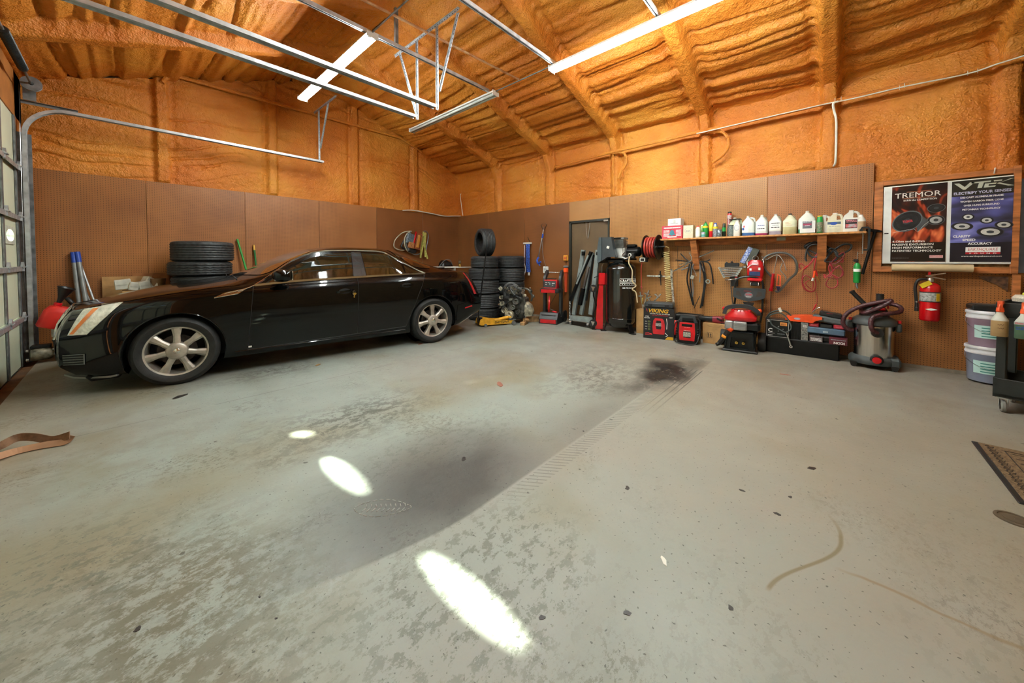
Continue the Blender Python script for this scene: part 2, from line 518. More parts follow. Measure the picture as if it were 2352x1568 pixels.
    base = mix(mt('MULTIPLY', mt('MULTIPLY', crk, mt('MULTIPLY', rg(Y, -.02, -.12), rg(Y, -.9, -.5))), .6), base, '7A6440')
    # curved hose mark
    st = node(nt, 'ShaderNodeMapRange', interpolation_type='SMOOTHSTEP'); L(X, st.inputs[0])
    for i_, v_ in enumerate((1.62, 2.16, .165, -.05)): st.inputs[i_ + 1].default_value = v_
    yy = mt('ADD', st.outputs[0], mt('MULTIPLY', mt('POWER', mt('MAXIMUM', mt('SUBTRACT', X, 2.2), 0), 2), 2.0))
    arc = mt('MULTIPLY', rg(mt('ABSOLUTE', mt('SUBTRACT', Y, yy)), .011, .004), mt('MULTIPLY', rg(X, 1.64, 1.67), rg(X, 2.36, 2.2)))
    base = mix(mt('MULTIPLY', arc, .75), base, '6E603D')
    # brown dirt by the door threshold
    base = mix(mt('MULTIPLY', rg(X, -.3, -.75), .4), base, '8B7350')
    L(base, b.inputs['Base Color'])
    L(rg(NB, -.2, .2, .38, .62), b.inputs['Roughness'])
    b.inputs['Specular IOR Level'].default_value = .4
    bp = node(nt, 'ShaderNodeBump'); bp.inputs['Strength'].default_value = .25; bp.inputs['Distance'].default_value = .004
    L(nz(40, 2), bp.inputs['Height']); L(bp.outputs[0], b.inputs['Normal'])
    return M
fb = MB(); fb.box((2.8, 3.1, -.05), (7.12, 9.6, .1))
struct(obj('floor', fb, floor_mat()), 'grey painted concrete slab, worn and stained')
CONC = mat('bare concrete', '8A8070', .8, var=.2, scale=5, bump=.4)
CONCB = mat('rusty brown concrete', '6E4A2C', .85, var=.25, scale=4, bump=.4)
t = MB(); t.box((-.86, 3.1, -.08), (.2, 9.6, .1)); struct(obj('trim_1', t, CONCB), 'lower concrete door threshold')
t = MB(); t.box((XB + .02, 3.1, .02), (.10, 9.3, .04)); struct(obj('trim_2', t, CONC), 'pale concrete sill along the right wall')
t = MB(); t.box((2.7, YA + .03, .02), (7.1, .10, .04)); struct(obj('trim_3', t, CONC), 'pale concrete sill along the back wall')
t = MB(); t.box((-30, 3, -.2), (58, 60, .1)); struct(obj('ground', t, mat('driveway asphalt', '6F6C66', .9, bump=.3)), 'driveway outside the doors')

# ---- pegboard and foam walls
PT = 2.48
def peg(parent, x0, x1, z0, z1, m, wall):
    mb = MB(); ww = abs(x1 - x0) - .004
    mb.box((ww / 2, 0, (z1 - z0) / 2), (ww, .006, z1 - z0), bev=.002)
    o = obj('pegboard_panel', mb, m, parent)
    if wall == 'A': o.location = (x0 + .002, YA - .003, z0)
    else: o.location = (XB - .003, x0 - .002, z0); o.rotation_euler = (0, 0, RB)
    return o
def foam_grid(nu, nv, f):
    """f(u,v) numpy -> xyz arrays"""
    u, v = np.meshgrid(np.linspace(0, 1, nu + 1), np.linspace(0, 1, nv + 1))
    x, y, z = f(u, v)
    me = bpy.data.meshes.new('foam')
    N = (nu + 1) * (nv + 1)
    me.vertices.add(N)
    me.vertices.foreach_set('co', np.stack([x, y, z], -1).reshape(-1))
    i, j = np.meshgrid(np.arange(nu), np.arange(nv)); a = (j * (nu + 1) + i).reshape(-1)
    q = np.stack([a, a + 1, a + nu + 2, a + nu + 1], -1).astype(np.int32)
    me.loops.add(q.size); me.polygons.add(len(q))
    me.loops.foreach_set('vertex_index', q.reshape(-1))
    me.polygons.foreach_set('loop_start', np.arange(0, q.size, 4, dtype=np.int32))
    me.polygons.foreach_set('use_smooth', np.ones(len(q), bool))
    me.update(calc_edges=True); me.validate()
    me.materials.append(FOAM)
    return me
def wall_foam(s, z, studs, seed):
    """relief height toward the room for a wall; s = along, z = up"""
    wv = fbm(s * .7, z * .7, seed + 5) - .5
    h = .05 * (fbm(s * .8, z * 2.6 + wv * 2, seed) - .4)
    rid = 1 - np.abs(2 * vn(s * .35 + wv, z * 5.5 + wv * 5, seed + 3) - 1)
    h -= .045 * np.clip(rid - .84, 0, 1) / .16 * np.clip(fbm(s * 1.1, z * 2, seed + 8) * 2.4 - .7, 0, 1)
    h += .02 * (fbm(s * 7, z * 16, seed + 9) - .5) + .006 * (vn(s * 28, z * 34, seed + 2) - .5)
    for k, c in enumerate(studs):
        d = (s - c) + .012 * (vn(z * 3, z * 0 + k, seed) - .5)
        e = np.clip((.085 - np.abs(d)) / .03, 0, 1); e = e * e * (3 - 2 * e)
        g = np.exp(-((d + .12) / .035) ** 2) + .6 * np.exp(-((d - .12) / .04) ** 2)
        h = h * (1 - e) + e * (.05 + .008 * (fbm(s * 9, z * 9, seed) - .5)) - .03 * g
        h += .02 * np.exp(-((d - .33) / .09) ** 2) * vn(z * 6, z * 0, seed + k)
    return h
EAVE, SL, XR = 3.6, .345, 2.71
def roofz(x): return EAVE + SL * (XR - XD - abs(x - XR))
def roofzn(x): return EAVE + SL * (XR - XD - np.abs(x - XR))
studsA = (.44, 1.9, 3.44, 4.94)
def fA(u, v):
    x = XD - .05 + u * (XB - XD + .1)
    top = roofzn(x) + .05
    z = PT - .03 + v * (top - PT + .03)
    return x, YA + .04 - wall_foam(x, z, studsA, 3) * np.clip((z - PT + .02) / .06, .2, 1), z
backw = struct(link('wall_back', foam_grid(420, 120, fA)), 'back wall with orange sprayed foam above brown pegboard')
seamA = [XD, .243, 1.463, 2.683, 3.905, 5.125, XB]
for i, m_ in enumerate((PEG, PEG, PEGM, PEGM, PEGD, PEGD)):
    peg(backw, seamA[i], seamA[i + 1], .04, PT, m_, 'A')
studsB = (6.24, 4.65, 3.1, 1.55, .07, -1.35)
def fBw(u, v):
    y = YA + .05 - u * (YA + 1.6)
    z = PT - .35 + v * (EAVE + .04 - PT + .35)
    ht = wall_foam(y, z, studsB, 17)
    for c in studsB:  # knee braces flare where column meets rafter
        d = np.abs(y - c)
        ht = ht + .16 * np.clip((z - 3.15) / .45, 0, 1) ** 1.5 * np.clip((.1 - d) / .04, 0, 1)
    ht = ht * np.where((z < PT + .03) & (y > -.36), np.clip((z - PT + .02) / .05, .0, 1), 1)
    return XB + .05 - ht, y, z
rightw = struct(link('wall_right', foam_grid(480, 80, fBw)), 'right wall with orange sprayed foam above brown pegboard')
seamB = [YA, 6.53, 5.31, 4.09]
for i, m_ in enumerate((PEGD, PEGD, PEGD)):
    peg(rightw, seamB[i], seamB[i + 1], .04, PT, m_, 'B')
peg(rightw, 4.09, 3.18, 2.08, PT, PEGL, 'B')                       # above the door
peg(rightw, 3.18, 1.94, .04, PT, PEGL, 'B')
peg(rightw, 1.94, .717, .04, PT, PEGL, 'B')
peg(rightw, .717, -.36, .04, PT, PEGM, 'B')
peg(rightw, -.36, -1.5, .04, 1.14, PEG, 'B')

# ---- ceiling, two slopes, ribs run the length of the building, rafters cross it
def ceil(side, seed):
    def f(u, v):
        y = YA + .08 - v * (YA + 1.7)
        x = XR + (side * (XB + .08 - XR) * u if side > 0 else -(XR - XD + .08) * u)
        z = roofzn(x)
        wv = fbm(x * .9, y * .5, seed + 5) - .5
        wv2 = fbm(x * 1.7, y * .9, seed + 7) - .5
        k = vn(x * 8.5 + wv * 1.6 + wv2 * .8, y * .30 + wv * .8, seed)
        h = .085 * (k - .4) + .03 * (vn(x * 21 + wv * 3, y * .7, seed + 2) - .5)
        rid = 1 - np.abs(2 * vn(x * 7 + wv * 2.5, y * .25, seed + 4) - 1)
        h -= .045 * np.clip(rid - .75, 0, 1) / .25
        h += .014 * (fbm(x * 16, y * 11, seed + 1) - .5) + .005 * (vn(x * 34, y * 30, seed + 6) - .5)
        for kk, c in enumerate(studsB):
            d = y - c + .02 * (vn(x * 2.5, x * 0 + kk, seed) - .5)
            e = np.clip((.12 - np.abs(d)) / .05, 0, 1); e = e * e * (3 - 2 * e)
            h = h * (1 - e) + e * (.13 + .012 * (fbm(x * 9, y * 9, seed) - .5))
            h -= .03 * np.exp(-((np.abs(d) - .17) / .05) ** 2)
        return x, y, z + .03 - h
    return f
struct(link('ceiling', foam_grid(200, 420, ceil(1, 41))), 'ceiling slope over the right wall, ribbed orange foam')
struct(link('ceiling', foam_grid(200, 420, ceil(-1, 63))), 'ceiling slope over the overhead doors, ribbed orange foam')
t = MB(); 
t.prism([(XD - .2, EAVE + .15), (XR, roofz(XR) + .25), (XB + .2, EAVE + .15), (XB + .2, EAVE + .4), (XR, roofz(XR) + .6), (XD - .2, EAVE + .4)], -1.8, YA + .3)
struct(obj('roof', t, mat('roof sheet', '8A8A8A', .6)), 'roof sheeting above the foam')
t = MB(); t.box((XB + .24, 3.1, 1.9), (.12, 9.8, 3.9)); struct(obj('wall_right_cladding', t, mat('cladding', '8A8A80', .7)), 'outer cladding')
t = MB(); t.box((2.7, YA + .24, 2.4), (7.4, .12, 5.2)); struct(obj('wall_back_cladding', t, MATS['cladding']), 'outer cladding')
# near wall behind the camera
WHT = mat('near wall boards', '9A7E55', .7, var=.2)
t = MB(); t.box((2.7, -1.62, 2.45), (7.4, .12, 5.1)); struct(obj('wall_near', t, WHT), 'board wall behind the viewer')
# foam covered conduits
t = MB()
t.tube([(.45, YA - .03, 4.02), (.52, YA - .04, 4.14), (.62, YA - .04, 4.175), (2.5, YA - .045, 4.185), (4.5, YA - .04, 4.2), (5.1, YA - .02, 4.0)], [.03, .04, .03, .028, .03, .02], 8)
struct(obj('trim_4', t, FOAM), 'foam covered conduit across the gable')
t = MB()
t.tube([(XB - .02, 4.5, 3.2), (6.2, 4.4, 3.25), (6.17, 3.1, 3.29), (6.17, 1.55, 3.3), (6.17, 0, 3.31), (6.2, -1.5, 3.33)], .028, 8)
for yc, rr in ((3.02, .17), (1.45, .22)):
    t.tube([(6.18, yc + .05, 3.27)] + [(6.2, yc - .05 - rr * math.sin(a) * .9, 3.27 - rr + rr * math.cos(a)) for a in np.linspace(0, PI * .85, 12)] + [(6.24, yc - .03, 2.8)], .022, 8)
t.tube([(6.21, 3.09, 3.3), (6.24, 3.08, 2.5)], .014, 6)
struct(obj('trim_5', t, FOAM), 'foam covered conduit along the right wall')
t = MB(); t.tube(smooth_pts([(.7, 4.06, 4.13), (1.4, 4.02, 4.2), (2.0, 3.98, 4.22), (3.2, 3.9, 4.21), (4.36, 3.82, 4.2)], 4), .016, 8)
struct(obj('trim_6', t, mat('foam splashed conduit', 'D9B48C', .6, col2='C07A45', scale=9)), 'pale conduit under the roof')
# ================================================================= overhead doors, tracks, lights
GALV = mat('galvanised steel', 'C4C9CC', .38, .75, var=.12, scale=14, rvar=.15)
GALVD = mat('dull galvanised steel', '8B8F90', .45, .8, var=.2, scale=10, rvar=.2)
DOORP = mat('pale green door skin', 'DDE3C6', .45, var=.05, scale=2)
BLKP = mat('black plastic', '1C1D1D', .42, var=.2)
BLKM = mat('black metal', '141516', .3, .4, var=.2)
DOORGLASS = glass_mat('door glass', 'EAF2EC', .03)
WHTM = mat('white enamel', 'E2E4E0', .35, var=.04)
DZ = 3.05
def overhead_door(y0, y1, idx, wins):
    """sectional door in the plane X = XD, seen from inside"""
    root = MB()
    hs = DZ / 5
    d = None
    for k in range(5):
        mb = MB()
        z0, z1 = k * hs + .004 - .03, (k + 1) * hs - .004 - .03
        if k == 2 and wins:
            ys = sorted([(c - ww / 2, c + ww / 2) for c, ww in wins])
            wz0, wz1 = 1.455, 1.655
            cur = y0
            for a, b_ in ys:
                mb.box((XD - .03, (cur + a) / 2, (z0 + z1) / 2), (.04, a - cur, z1 - z0)); cur = b_
                mb.box((XD - .03, (a + b_) / 2, (z0 + wz0) / 2), (.04, b_ - a, wz0 - z0))
                mb.box((XD - .03, (a + b_) / 2, (z1 + wz1) / 2), (.04, b_ - a, z1 - wz1))
            mb.box((XD - .03, (cur + y1) / 2, (z0 + z1) / 2), (.04, y1 - cur, z1 - z0))
        else:
            mb.box((XD - .03, (y0 + y1) / 2, (z0 + z1) / 2), (.04, y1 - y0, z1 - z0))
        if d is None:
            d = struct(obj('door_%d' % idx, mb, DOORP), 'pale green sectional overhead door'); sec = d
        else:
            sec = obj('door_section', mb, DOORP, d)
    if wins:
        for a, b_ in ys:
            mb = MB(); c = (a + b_) / 2; hw = (b_ - a) / 2
            n = 24
            # lens shaped opening: frame fills the rectangle around it
            outer = []; inner = []
            for i in range(n):
                t = 2 * PI * i / n
                cy, sz = math.cos(t), math.sin(t)
                q = max(abs(cy), abs(sz))
                outer.append((c + hw * cy / q, 1.555 + .1 * sz / q))
                inner.append((c + (hw - .015) * abs(cy) ** .8 * (1 if cy > 0 else -1), 1.555 + .068 * abs(sz) ** 1.6 * (1 if sz > 0 else -1)))
            mb.ring(outer, inner, XD - .055, XD + .002, 'yz')
            fr = obj('window_frame', mb, mat('window frame plastic', 'D8DCCB', .4), d)
            gm = MB(); gm.prism(inner, XD - .034, XD - .03, 'yz')
            obj('window_pane', gm, DOORGLASS, fr)
    # stiles, hinges and struts
    n = 5
    for i in range(n):
        y = y0 + .07 + (y1 - y0 - .14) * i / (n - 1)
        mb = MB()
        for k in range(5):
            if k == 2 and any(abs(y - c) < ww / 2 + .05 for c, ww in wins): continue
            mb.box((XD + .0, y, (k + .5) * hs - .03), (.012, .07 if i not in (0, n - 1) else .09, hs - .02))
        obj('stile', mb, GALVD, d)
    for k in range(1, 5):
        mb = MB(); mb.box((XD + .012, (y0 + y1) / 2, k * hs - .03), (.02, y1 - y0, .014)); mb.box((XD + .024, (y0 + y1) / 2, k * hs - .055), (.006, y1 - y0, .05))
        obj('strut', mb, GALV, d)
    for i in range(n):
        y = y0 + .07 + (y1 - y0 - .14) * i / (n - 1)
        for k in range(1, 5):
            mb = MB(); z = k * hs - .03
            mb.prism([(y - .035, z - .05), (y + .035, z - .05), (y + .035, z + .02), (y, z + .06), (y - .035, z + .02)], XD + .012, XD + .035, 'yz')
            mb.cyl((XD + .04, y - .05, z), (XD + .04, y + .05, z), .008)
            obj('hinge', mb, GALV, d)
    mb = MB(); mb.box((XD - .03, (y0 + y1) / 2, -.03), (.05, y1 - y0, .03)); obj('bottom_seal', mb, BLKP, d)
    return d
ya0, ya1 = 4.17, 7.38
yb0, yb1 = .42, 3.70
overhead_door(ya0, ya1, 1, [(6.86, .46)])
overhead_door(yb0, yb1, 2, [(1.74, .70), (2.86, .68), (3.58, .2)])  # unseen door; third window narrowed to cut its sun patch short
# wall around the doors
LW = mat('door wall lining', 'B9773A', .6, var=.15, scale=3, bump=.4)
t = MB()
for a, b_ in ((-1.7, yb0 - .04), (yb1 + .04, ya0 - .04), (ya1 + .005, YA + .1)):
    t.box((XD - .06, (a + b_) / 2, 1.7), (.12, b_ - a, 3.8))
t.box((XD - .06, 3.05, (DZ - .03 + 3.75) / 2), (.12, 9.6, 3.75 - DZ + .03))
struct(obj('wall_left', t, LW), 'wall around the overhead doors')

def track(y, s):
    """vertical track, curved corner and horizontal track in the plane Y=y; s=+1: opens toward +Y"""
    zc, r = 3.19, .36
    path = [(-.80, y, .02), (-.80, y, 1.0), (-.80, y, zc - r)]
    path += [(-.80 + r - r * math.cos(a), y, zc - r + r * math.sin(a)) for a in np.linspace(.15, PI / 2, 9)]
    path += [(1.0, y, zc), (2.66, y, zc)]
    mb = MB()
    mb.tube(path, 0, flat=(.072, .003, (0, 1, 0)))       # web
    P = [Vector(p) for p in path]
    for sg in (-1, 1):
        mb.tube([p + Vector((0, sg * .036, 0)) for p in P], 0, flat=(.004, .036, (0, 1, 0)))
    return mb
th = thing('door_track', 'galvanised roller track of the door behind the car, curving up beside the back wall', 'door track', (-.80, 7.42, 0))
def put(mb, name, m, root):
    inv = root.matrix_basis.inverted() if 0 else Matrix.Translation(-Vector(root.location))
    if abs(root.rotation_euler[2]) > 1e-6: inv = Matrix.Rotation(-root.rotation_euler[2], 4, 'Z') @ inv
    mb.v = [inv @ v for v in mb.v]
    return obj(name, mb, m, root)
put(track(7.41, 1), 'rail', GALV, th)
mb = MB(); mb.box((-.835, 7.46, 1.42), (.06, .075, 2.86)); mb.box((-.80, 7.495, 1.42), (.09, .006, 2.86)); put(mb, 'jamb_angle', GALVD, th)
for z in (.25, .95, 1.7, 2.4):
    mb = MB(); mb.box((-.815, 7.44, z), (.05, .05, .09)); mb.cyl((-.80, 7.41, z), (-.80, 7.46, z), .008); put(mb, 'track_bracket', GALVD, th)
mb = MB(); mb.box((-.6, 7.46, 3.235), (.45, .004, .035)); mb.box((-.6, 7.44, 3.25), (.45, .035, .004)); put(mb, 'horizontal_angle', GALVD, th)
def perf(a, b_, wd=.034, up=(0, 1, 0), m=None):
    """perforated angle iron"""
    mb = MB(); a = Vector(a); b_ = Vector(b_); mb.mat(GALV)
    u = Vector(up)
    mb.tube([a, b_], 0, flat=(wd, .003, u))
    T = (b_ - a).normalized(); u2 = T.cross(u).normalized()
    mb.tube([a + u * wd / 2, b_ + u * wd / 2], 0, flat=(wd, .003, u2))
    mb.mat(BLKM)
    n = int((b_ - a).length / .05)
    uu = (u - T * u.dot(T)).normalized(); nn = T.cross(uu)
    for i in range(n):
        p = a + T * (.03 + i * .05)
        mb.box(p, (.018, .009, .0045), rot=Matrix((T, uu, nn)).transposed().to_4x4())
    return mb
put(perf((2.6, 7.42, 3.17), (2.6, 7.42, 4.17)), 'hanger_strap', None, th)
put(perf((2.62, 7.42, 3.45), (2.62, 7.0, 4.2)), 'diagonal_brace', None, th)
put(perf((2.6, 7.72, 4.19), (2.6, 6.6, 4.19), up=(0, 0, 1)), 'hanger_bar', None, th)
th = thing('door_track', 'galvanised overhead track crossing in front of the lit lamp, left one of the close pair', 'door track', (-.80, 4.17, 0))
put(track(4.17, -1), 'rail', GALV, th)
mb = MB(); mb.box((-.835, 4.13, 1.42), (.06, .05, 2.86)); put(mb, 'jamb_angle', GALVD, th)
put(perf((2.7, 4.17, 3.17), (2.7, 4.17, 4.2)), 'hanger_strap', None, th)
put(perf((2.7, 4.6, 4.2), (2.7, 4.19, 3.25)), 'diagonal_brace', None, th)
th = thing('door_track', 'galvanised overhead track ending nearest the unlit lamp, right one of the close pair', 'door track', (-.80, 3.72, 0))
put(track(3.72, 1), 'rail', GALV, th)
mb = MB(); mb.box((-.835, 3.76, 1.42), (.06, .05, 2.86)); put(mb, 'jamb_angle', GALVD, th)
put(perf((2.7, 3.72, 3.17), (2.7, 3.72, 4.2)), 'hanger_strap', None, th)
put(perf((2.72, 3.33, 4.2), (2.72, 3.70, 3.4)), 'diagonal_brace', None, th)
ob = put(perf((2.7, 4.75, 4.22), (2.7, 3.3, 4.22), up=(0, 0, 1)), 'hanger_bar', None, thing('hanger_frame', 'perforated angle bar bridging the ends of the two close tracks', 'bracket', (2.7, 4.0, 4.2)))
# torsion shaft and drum over the first door
th = thing('torsion_spring', 'dark torsion spring shaft with cable drum above the green overhead door', 'spring', (-.72, 7.2, 3.42))
mb = MB(); mb.cyl((0, .35, 0), (0, -6.9, 0), .0125, n=10); obj('shaft', mb, GALVD, th)
mb = MB()
mb.tube([(.035 * math.cos(a), -.45 - a * .0042, .035 * math.sin(a)) for a in np.arange(0, 2 * PI * 38, .6)], .006, 5); mb.cyl((0, -.43, 0), (0, -1.46, 0), .034, n=12)
obj('spring_coil', mb, mat('oily spring steel', '3A3C3C', .35, .7), th)
mb = MB(); mb.lathe([(.02, 0), (.085, 0), (.085, .012), (.07, .014), (.065, .05), (.08, .055), (.08, .062), (.02, .062)], (0, .05, 0), (0, 1, 0), 24); obj('cable_drum', mb, GALVD, th)
mb = MB(); mb.box((-.03, .20, -.06), (.10, .01, .22)); mb.cyl((0, .19, 0), (0, .22, 0), .035); obj('end_bearing_plate', mb, GALVD, th)
mb = MB(); mb.tube([(-.10, .16, 0), (-.115, .16, -3.3)], .002, 5); obj('lift_cable', mb, GALVD, th)

# ---- square struts that carry the lamps
def strut(y, x0, x1, z, lab, posts=()):
    mb = MB()
    mb.box(((x0 + x1) / 2, y, z + .02), (x1 - x0, .042, .003)); mb.box(((x0 + x1) / 2, y - .02, z), (x1 - x0, .003, .042)); mb.box(((x0 + x1) / 2, y + .02, z), (x1 - x0, .003, .042))
    for s_ in (-.013, .013): mb.box(((x0 + x1) / 2, y + s_, z - .02), (x1 - x0, .012, .003))
    o = thing('strut_channel', lab, 'channel', (x0, y, z))
    put(mb, 'channel', GALV, o)
    for x in posts:
        zt = min(roofz(x) - .16, 4.42)
        p = MB(); p.box((x, y, (z + zt) / 2), (.04, .04, zt - z)); put(p, 'drop_post', GALVD, o)
strut(4.1, -.7, 3.95, 3.96, 'galvanised channel strut crossing under the roof behind the lit lamp end', (2.35,))
strut(2.87, -.7, 4.1, 3.96, 'galvanised channel strut ending at the left end of the long lit lamp', (1.5,))
strut(1.47, -.7, 4.1, 3.96, 'short visible channel strut above the middle of the long lit lamp')

# ---- fluorescent strip lights
TUBE = mat('lit fluorescent tube', 'EDF6F4', .3, emit=120, var=0)
TUBEOFF = mat('unlit tube', 'D4DAD6', .25, var=.02)
def lamp(x, y0, y1, lit, lab, z=3.90):
    o = thing('strip_light', lab, 'lamp', (x, (y0 + y1) / 2, z), group='two-tube strip lights under the roof')
    L_ = (y1 - y0)
    mb = MB(); mb.prism([(-.065, 0), (-.05, .035), (.05, .035), (.065, 0)], -L_ / 2, L_ / 2)
    mb.box((0, -L_ / 2 - .003, -.0), (.14, .008, .075)); mb.box((0, L_ / 2 + .003, -.0), (.14, .008, .075))
    obj('housing', mb, WHTM, o)
    for s_ in (-1, 1):
        mb = MB(); mb.cyl((s_ * .035, -L_ / 2 + .01, -.022), (s_ * .035, L_ / 2 - .01, -.022), .019, n=8)
        obj('tube', mb, TUBE if lit else TUBEOFF, o)
        for e in (-1, 1):
            mb = MB(); mb.box((s_ * .035, e * (L_ / 2 - .006), -.018), (.03, .016, .045)); obj('lamp_holder', mb, WHTM, o)
    return o
lamp(2.0, 4.02, 6.42, True, 'lit strip light seen behind the pair of door tracks')
lamp(2.03, .4, 2.80, True, 'lit strip light whose tip just shows at the top edge of the view')
lamp(3.99, 3.98, 6.38, False, 'unlit strip light below the ribbed ceiling')
lamp(4.02, .47, 2.92, True, 'long lit strip light, brightest, over the middle of the garage')
for x, a, b_ in ((2.0, 4.02, 2.8), (3.99, 3.98, 2.92)):
    mb = MB(); mb.cyl((x, a, 3.93), (x, b_, 3.93), .009, n=8)
    solo('conduit', mb, GALVD, 'thin steel conduit between two strip lights, over x' if 0 else ('thin steel conduit joining the two lit strip lights on the left row' if x < 3 else 'thin steel conduit joining the unlit lamp to the long lit lamp'), 'conduit')
# ================================================================= the black sedan
PAINT = mat('black car paint', '040505', .2, var=.3, scale=1.2, coat=.6, spec=.08)
PAINT.node_tree.nodes['Principled BSDF'].inputs['Coat Roughness'].default_value = .035
CHROME = mat('chrome', 'D8D6D0', .12, 1, var=.03)
CGLASS = mat('dark tinted car glass', '15180F', .03, var=.3, scale=2, coat=1, spec=.9)
RUBBER = mat('tyre rubber', '1B1C1C', .62, var=.25, scale=20, bump=.15, bscale=90)
DKPL = mat('unpainted dark plastic', '0E0F0F', .6)
ALLOY = mat('dusty silver alloy', 'BDB7AC', .36, .75, var=.18, scale=9, rvar=.2)
BRAKE = mat('rusty brake disc', '4A4340', .5, .6, var=.3, scale=14)
LENSR = mat('red lamp lens', 'B0121A', .12, coat=1, var=.15, scale=30)
LENSW = mat('clear headlamp lens', 'E8EADF', .12, .3, coat=1, var=.15, scale=22, bump=.5, bscale=45)
LENSO = mat('orange side reflector', 'E8833A', .2, coat=.6)
def pch(x, X, Y):
    X = np.asarray(X, float); Y = np.asarray(Y, float); x = np.clip(x, X[0], X[-1])
    h = np.diff(X); d = np.diff(Y) / h
    m_ = np.zeros(len(X)); m_[0], m_[-1] = d[0], d[-1]
    for i in range(1, len(X) - 1):
        if d[i - 1] * d[i] > 0:
            w1 = 2 * h[i] + h[i - 1]; w2 = h[i] + 2 * h[i - 1]
            m_[i] = (w1 + w2) / (w1 / d[i - 1] + w2 / d[i])
    i = np.clip(np.searchsorted(X, x) - 1, 0, len(h) - 1)
    t = (x - X[i]) / h[i]
    return (2 * t ** 3 - 3 * t ** 2 + 1) * Y[i] + (t ** 3 - 2 * t ** 2 + t) * h[i] * m_[i] + (-2 * t ** 3 + 3 * t ** 2) * Y[i + 1] + (t ** 3 - t ** 2) * h[i] * m_[i + 1]
#        station   belt z  centre z
ROWS = [  # each row: list of (u, y, z)
    [(-.94, .0, .20), (3.94, .0, .34)],
    [(-.94, .62, .20), (-.6, .66, .17), (0, .70, .19), (2.9, .70, .19), (3.5, .66, .25), (3.94, .6, .36)],
    [(-.94, .70, .22), (-.7, .78, .19), (-.4, .84, .19), (0, .885, .21), (.6, .868, .215), (1.5, .862, .225), (2.4, .868, .225), (2.9, .885, .23), (3.3, .86, .235), (3.6, .80, .29), (3.94, .70, .37)],
    [(-.94, .75, .38), (-.7, .83, .36), (-.4, .885, .36), (0, .915, .38), (.6, .89, .36), (1.5, .885, .37), (2.4, .89, .38), (2.9, .915, .40), (3.3, .885, .42), (3.6, .84, .44), (3.94, .76, .46)],
    [(-.94, .77, .56), (-.7, .845, .57), (-.4, .895, .58), (0, .92, .62), (.6, .912, .62), (1.5, .912, .63), (2.4, .915, .65), (2.9, .92, .68), (3.3, .90, .68), (3.6, .86, .68), (3.94, .78, .68)],
    [(-.94, .74, .70), (-.7, .83, .75), (-.4, .88, .80), (0, .905, .86), (.6, .905, .90), (1.5, .903, .93), (2.4, .903, .955), (2.9, .90, .965), (3.3, .88, .96), (3.6, .84, .94), (3.94, .75, .90)],
    [(-.94, .64, .79), (-.7, .74, .835), (-.4, .80, .868), (0, .835, .93), (.35, .85, .975), (.62, .855, .99), (1.05, .852, 1.015), (1.75, .848, 1.042), (2.45, .838, 1.062), (2.75, .82, 1.068), (3.1, .79, 1.075), (3.4, .76, 1.075), (3.6, .73, 1.07), (3.94, .66, 1.05)],
    [(-.94, .50, .80), (-.7, .60, .855), (-.4, .66, .90), (0, .70, .965), (.35, .72, 1.005), (.62, .775, 1.04), (.80, .80, 1.08), (1.05, .775, 1.155), (1.35, .745, 1.22), (1.75, .735, 1.245), (2.2, .742, 1.235), (2.45, .765, 1.165), (2.75, .775, 1.088), (3.1, .72, 1.09), (3.4, .68, 1.09), (3.6, .65, 1.085), (3.94, .58, 1.06)],
    [(-.94, .36, .80), (-.7, .44, .86), (-.4, .48, .915), (0, .50, .985), (.35, .54, 1.03), (.62, .70, 1.065), (.80, .74, 1.115), (1.05, .68, 1.27), (1.35, .61, 1.392), (1.55, .59, 1.42), (1.8, .585, 1.428), (2.2, .595, 1.408), (2.45, .64, 1.29), (2.75, .70, 1.12), (3.1, .62, 1.115), (3.4, .56, 1.10), (3.6, .54, 1.095), (3.94, .48, 1.07)],
    [(-.94, .18, .80), (-.7, .22, .865), (-.4, .24, .925), (0, .25, 1.0), (.35, .28, 1.045), (.62, .38, 1.115), (.80, .38, 1.205), (1.05, .35, 1.33), (1.35, .32, 1.422), (1.75, .31, 1.458), (2.2, .31, 1.452), (2.45, .33, 1.40), (2.75, .35, 1.285), (3.1, .32, 1.185), (3.4, .29, 1.118), (3.6, .28, 1.102), (3.94, .24, 1.08)],
    [(-.94, 0, .80), (-.7, 0, .87), (-.4, 0, .93), (0, 0, 1.005), (.35, 0, 1.05), (.62, 0, 1.14), (.80, 0, 1.235), (1.05, 0, 1.355), (1.35, 0, 1.435), (1.75, 0, 1.47), (2.2, 0, 1.464), (2.45, 0, 1.425), (2.75, 0, 1.335), (3.1, 0, 1.205), (3.4, 0, 1.122), (3.6, 0, 1.105), (3.94, 0, 1.08)],
]
NSUB = 7
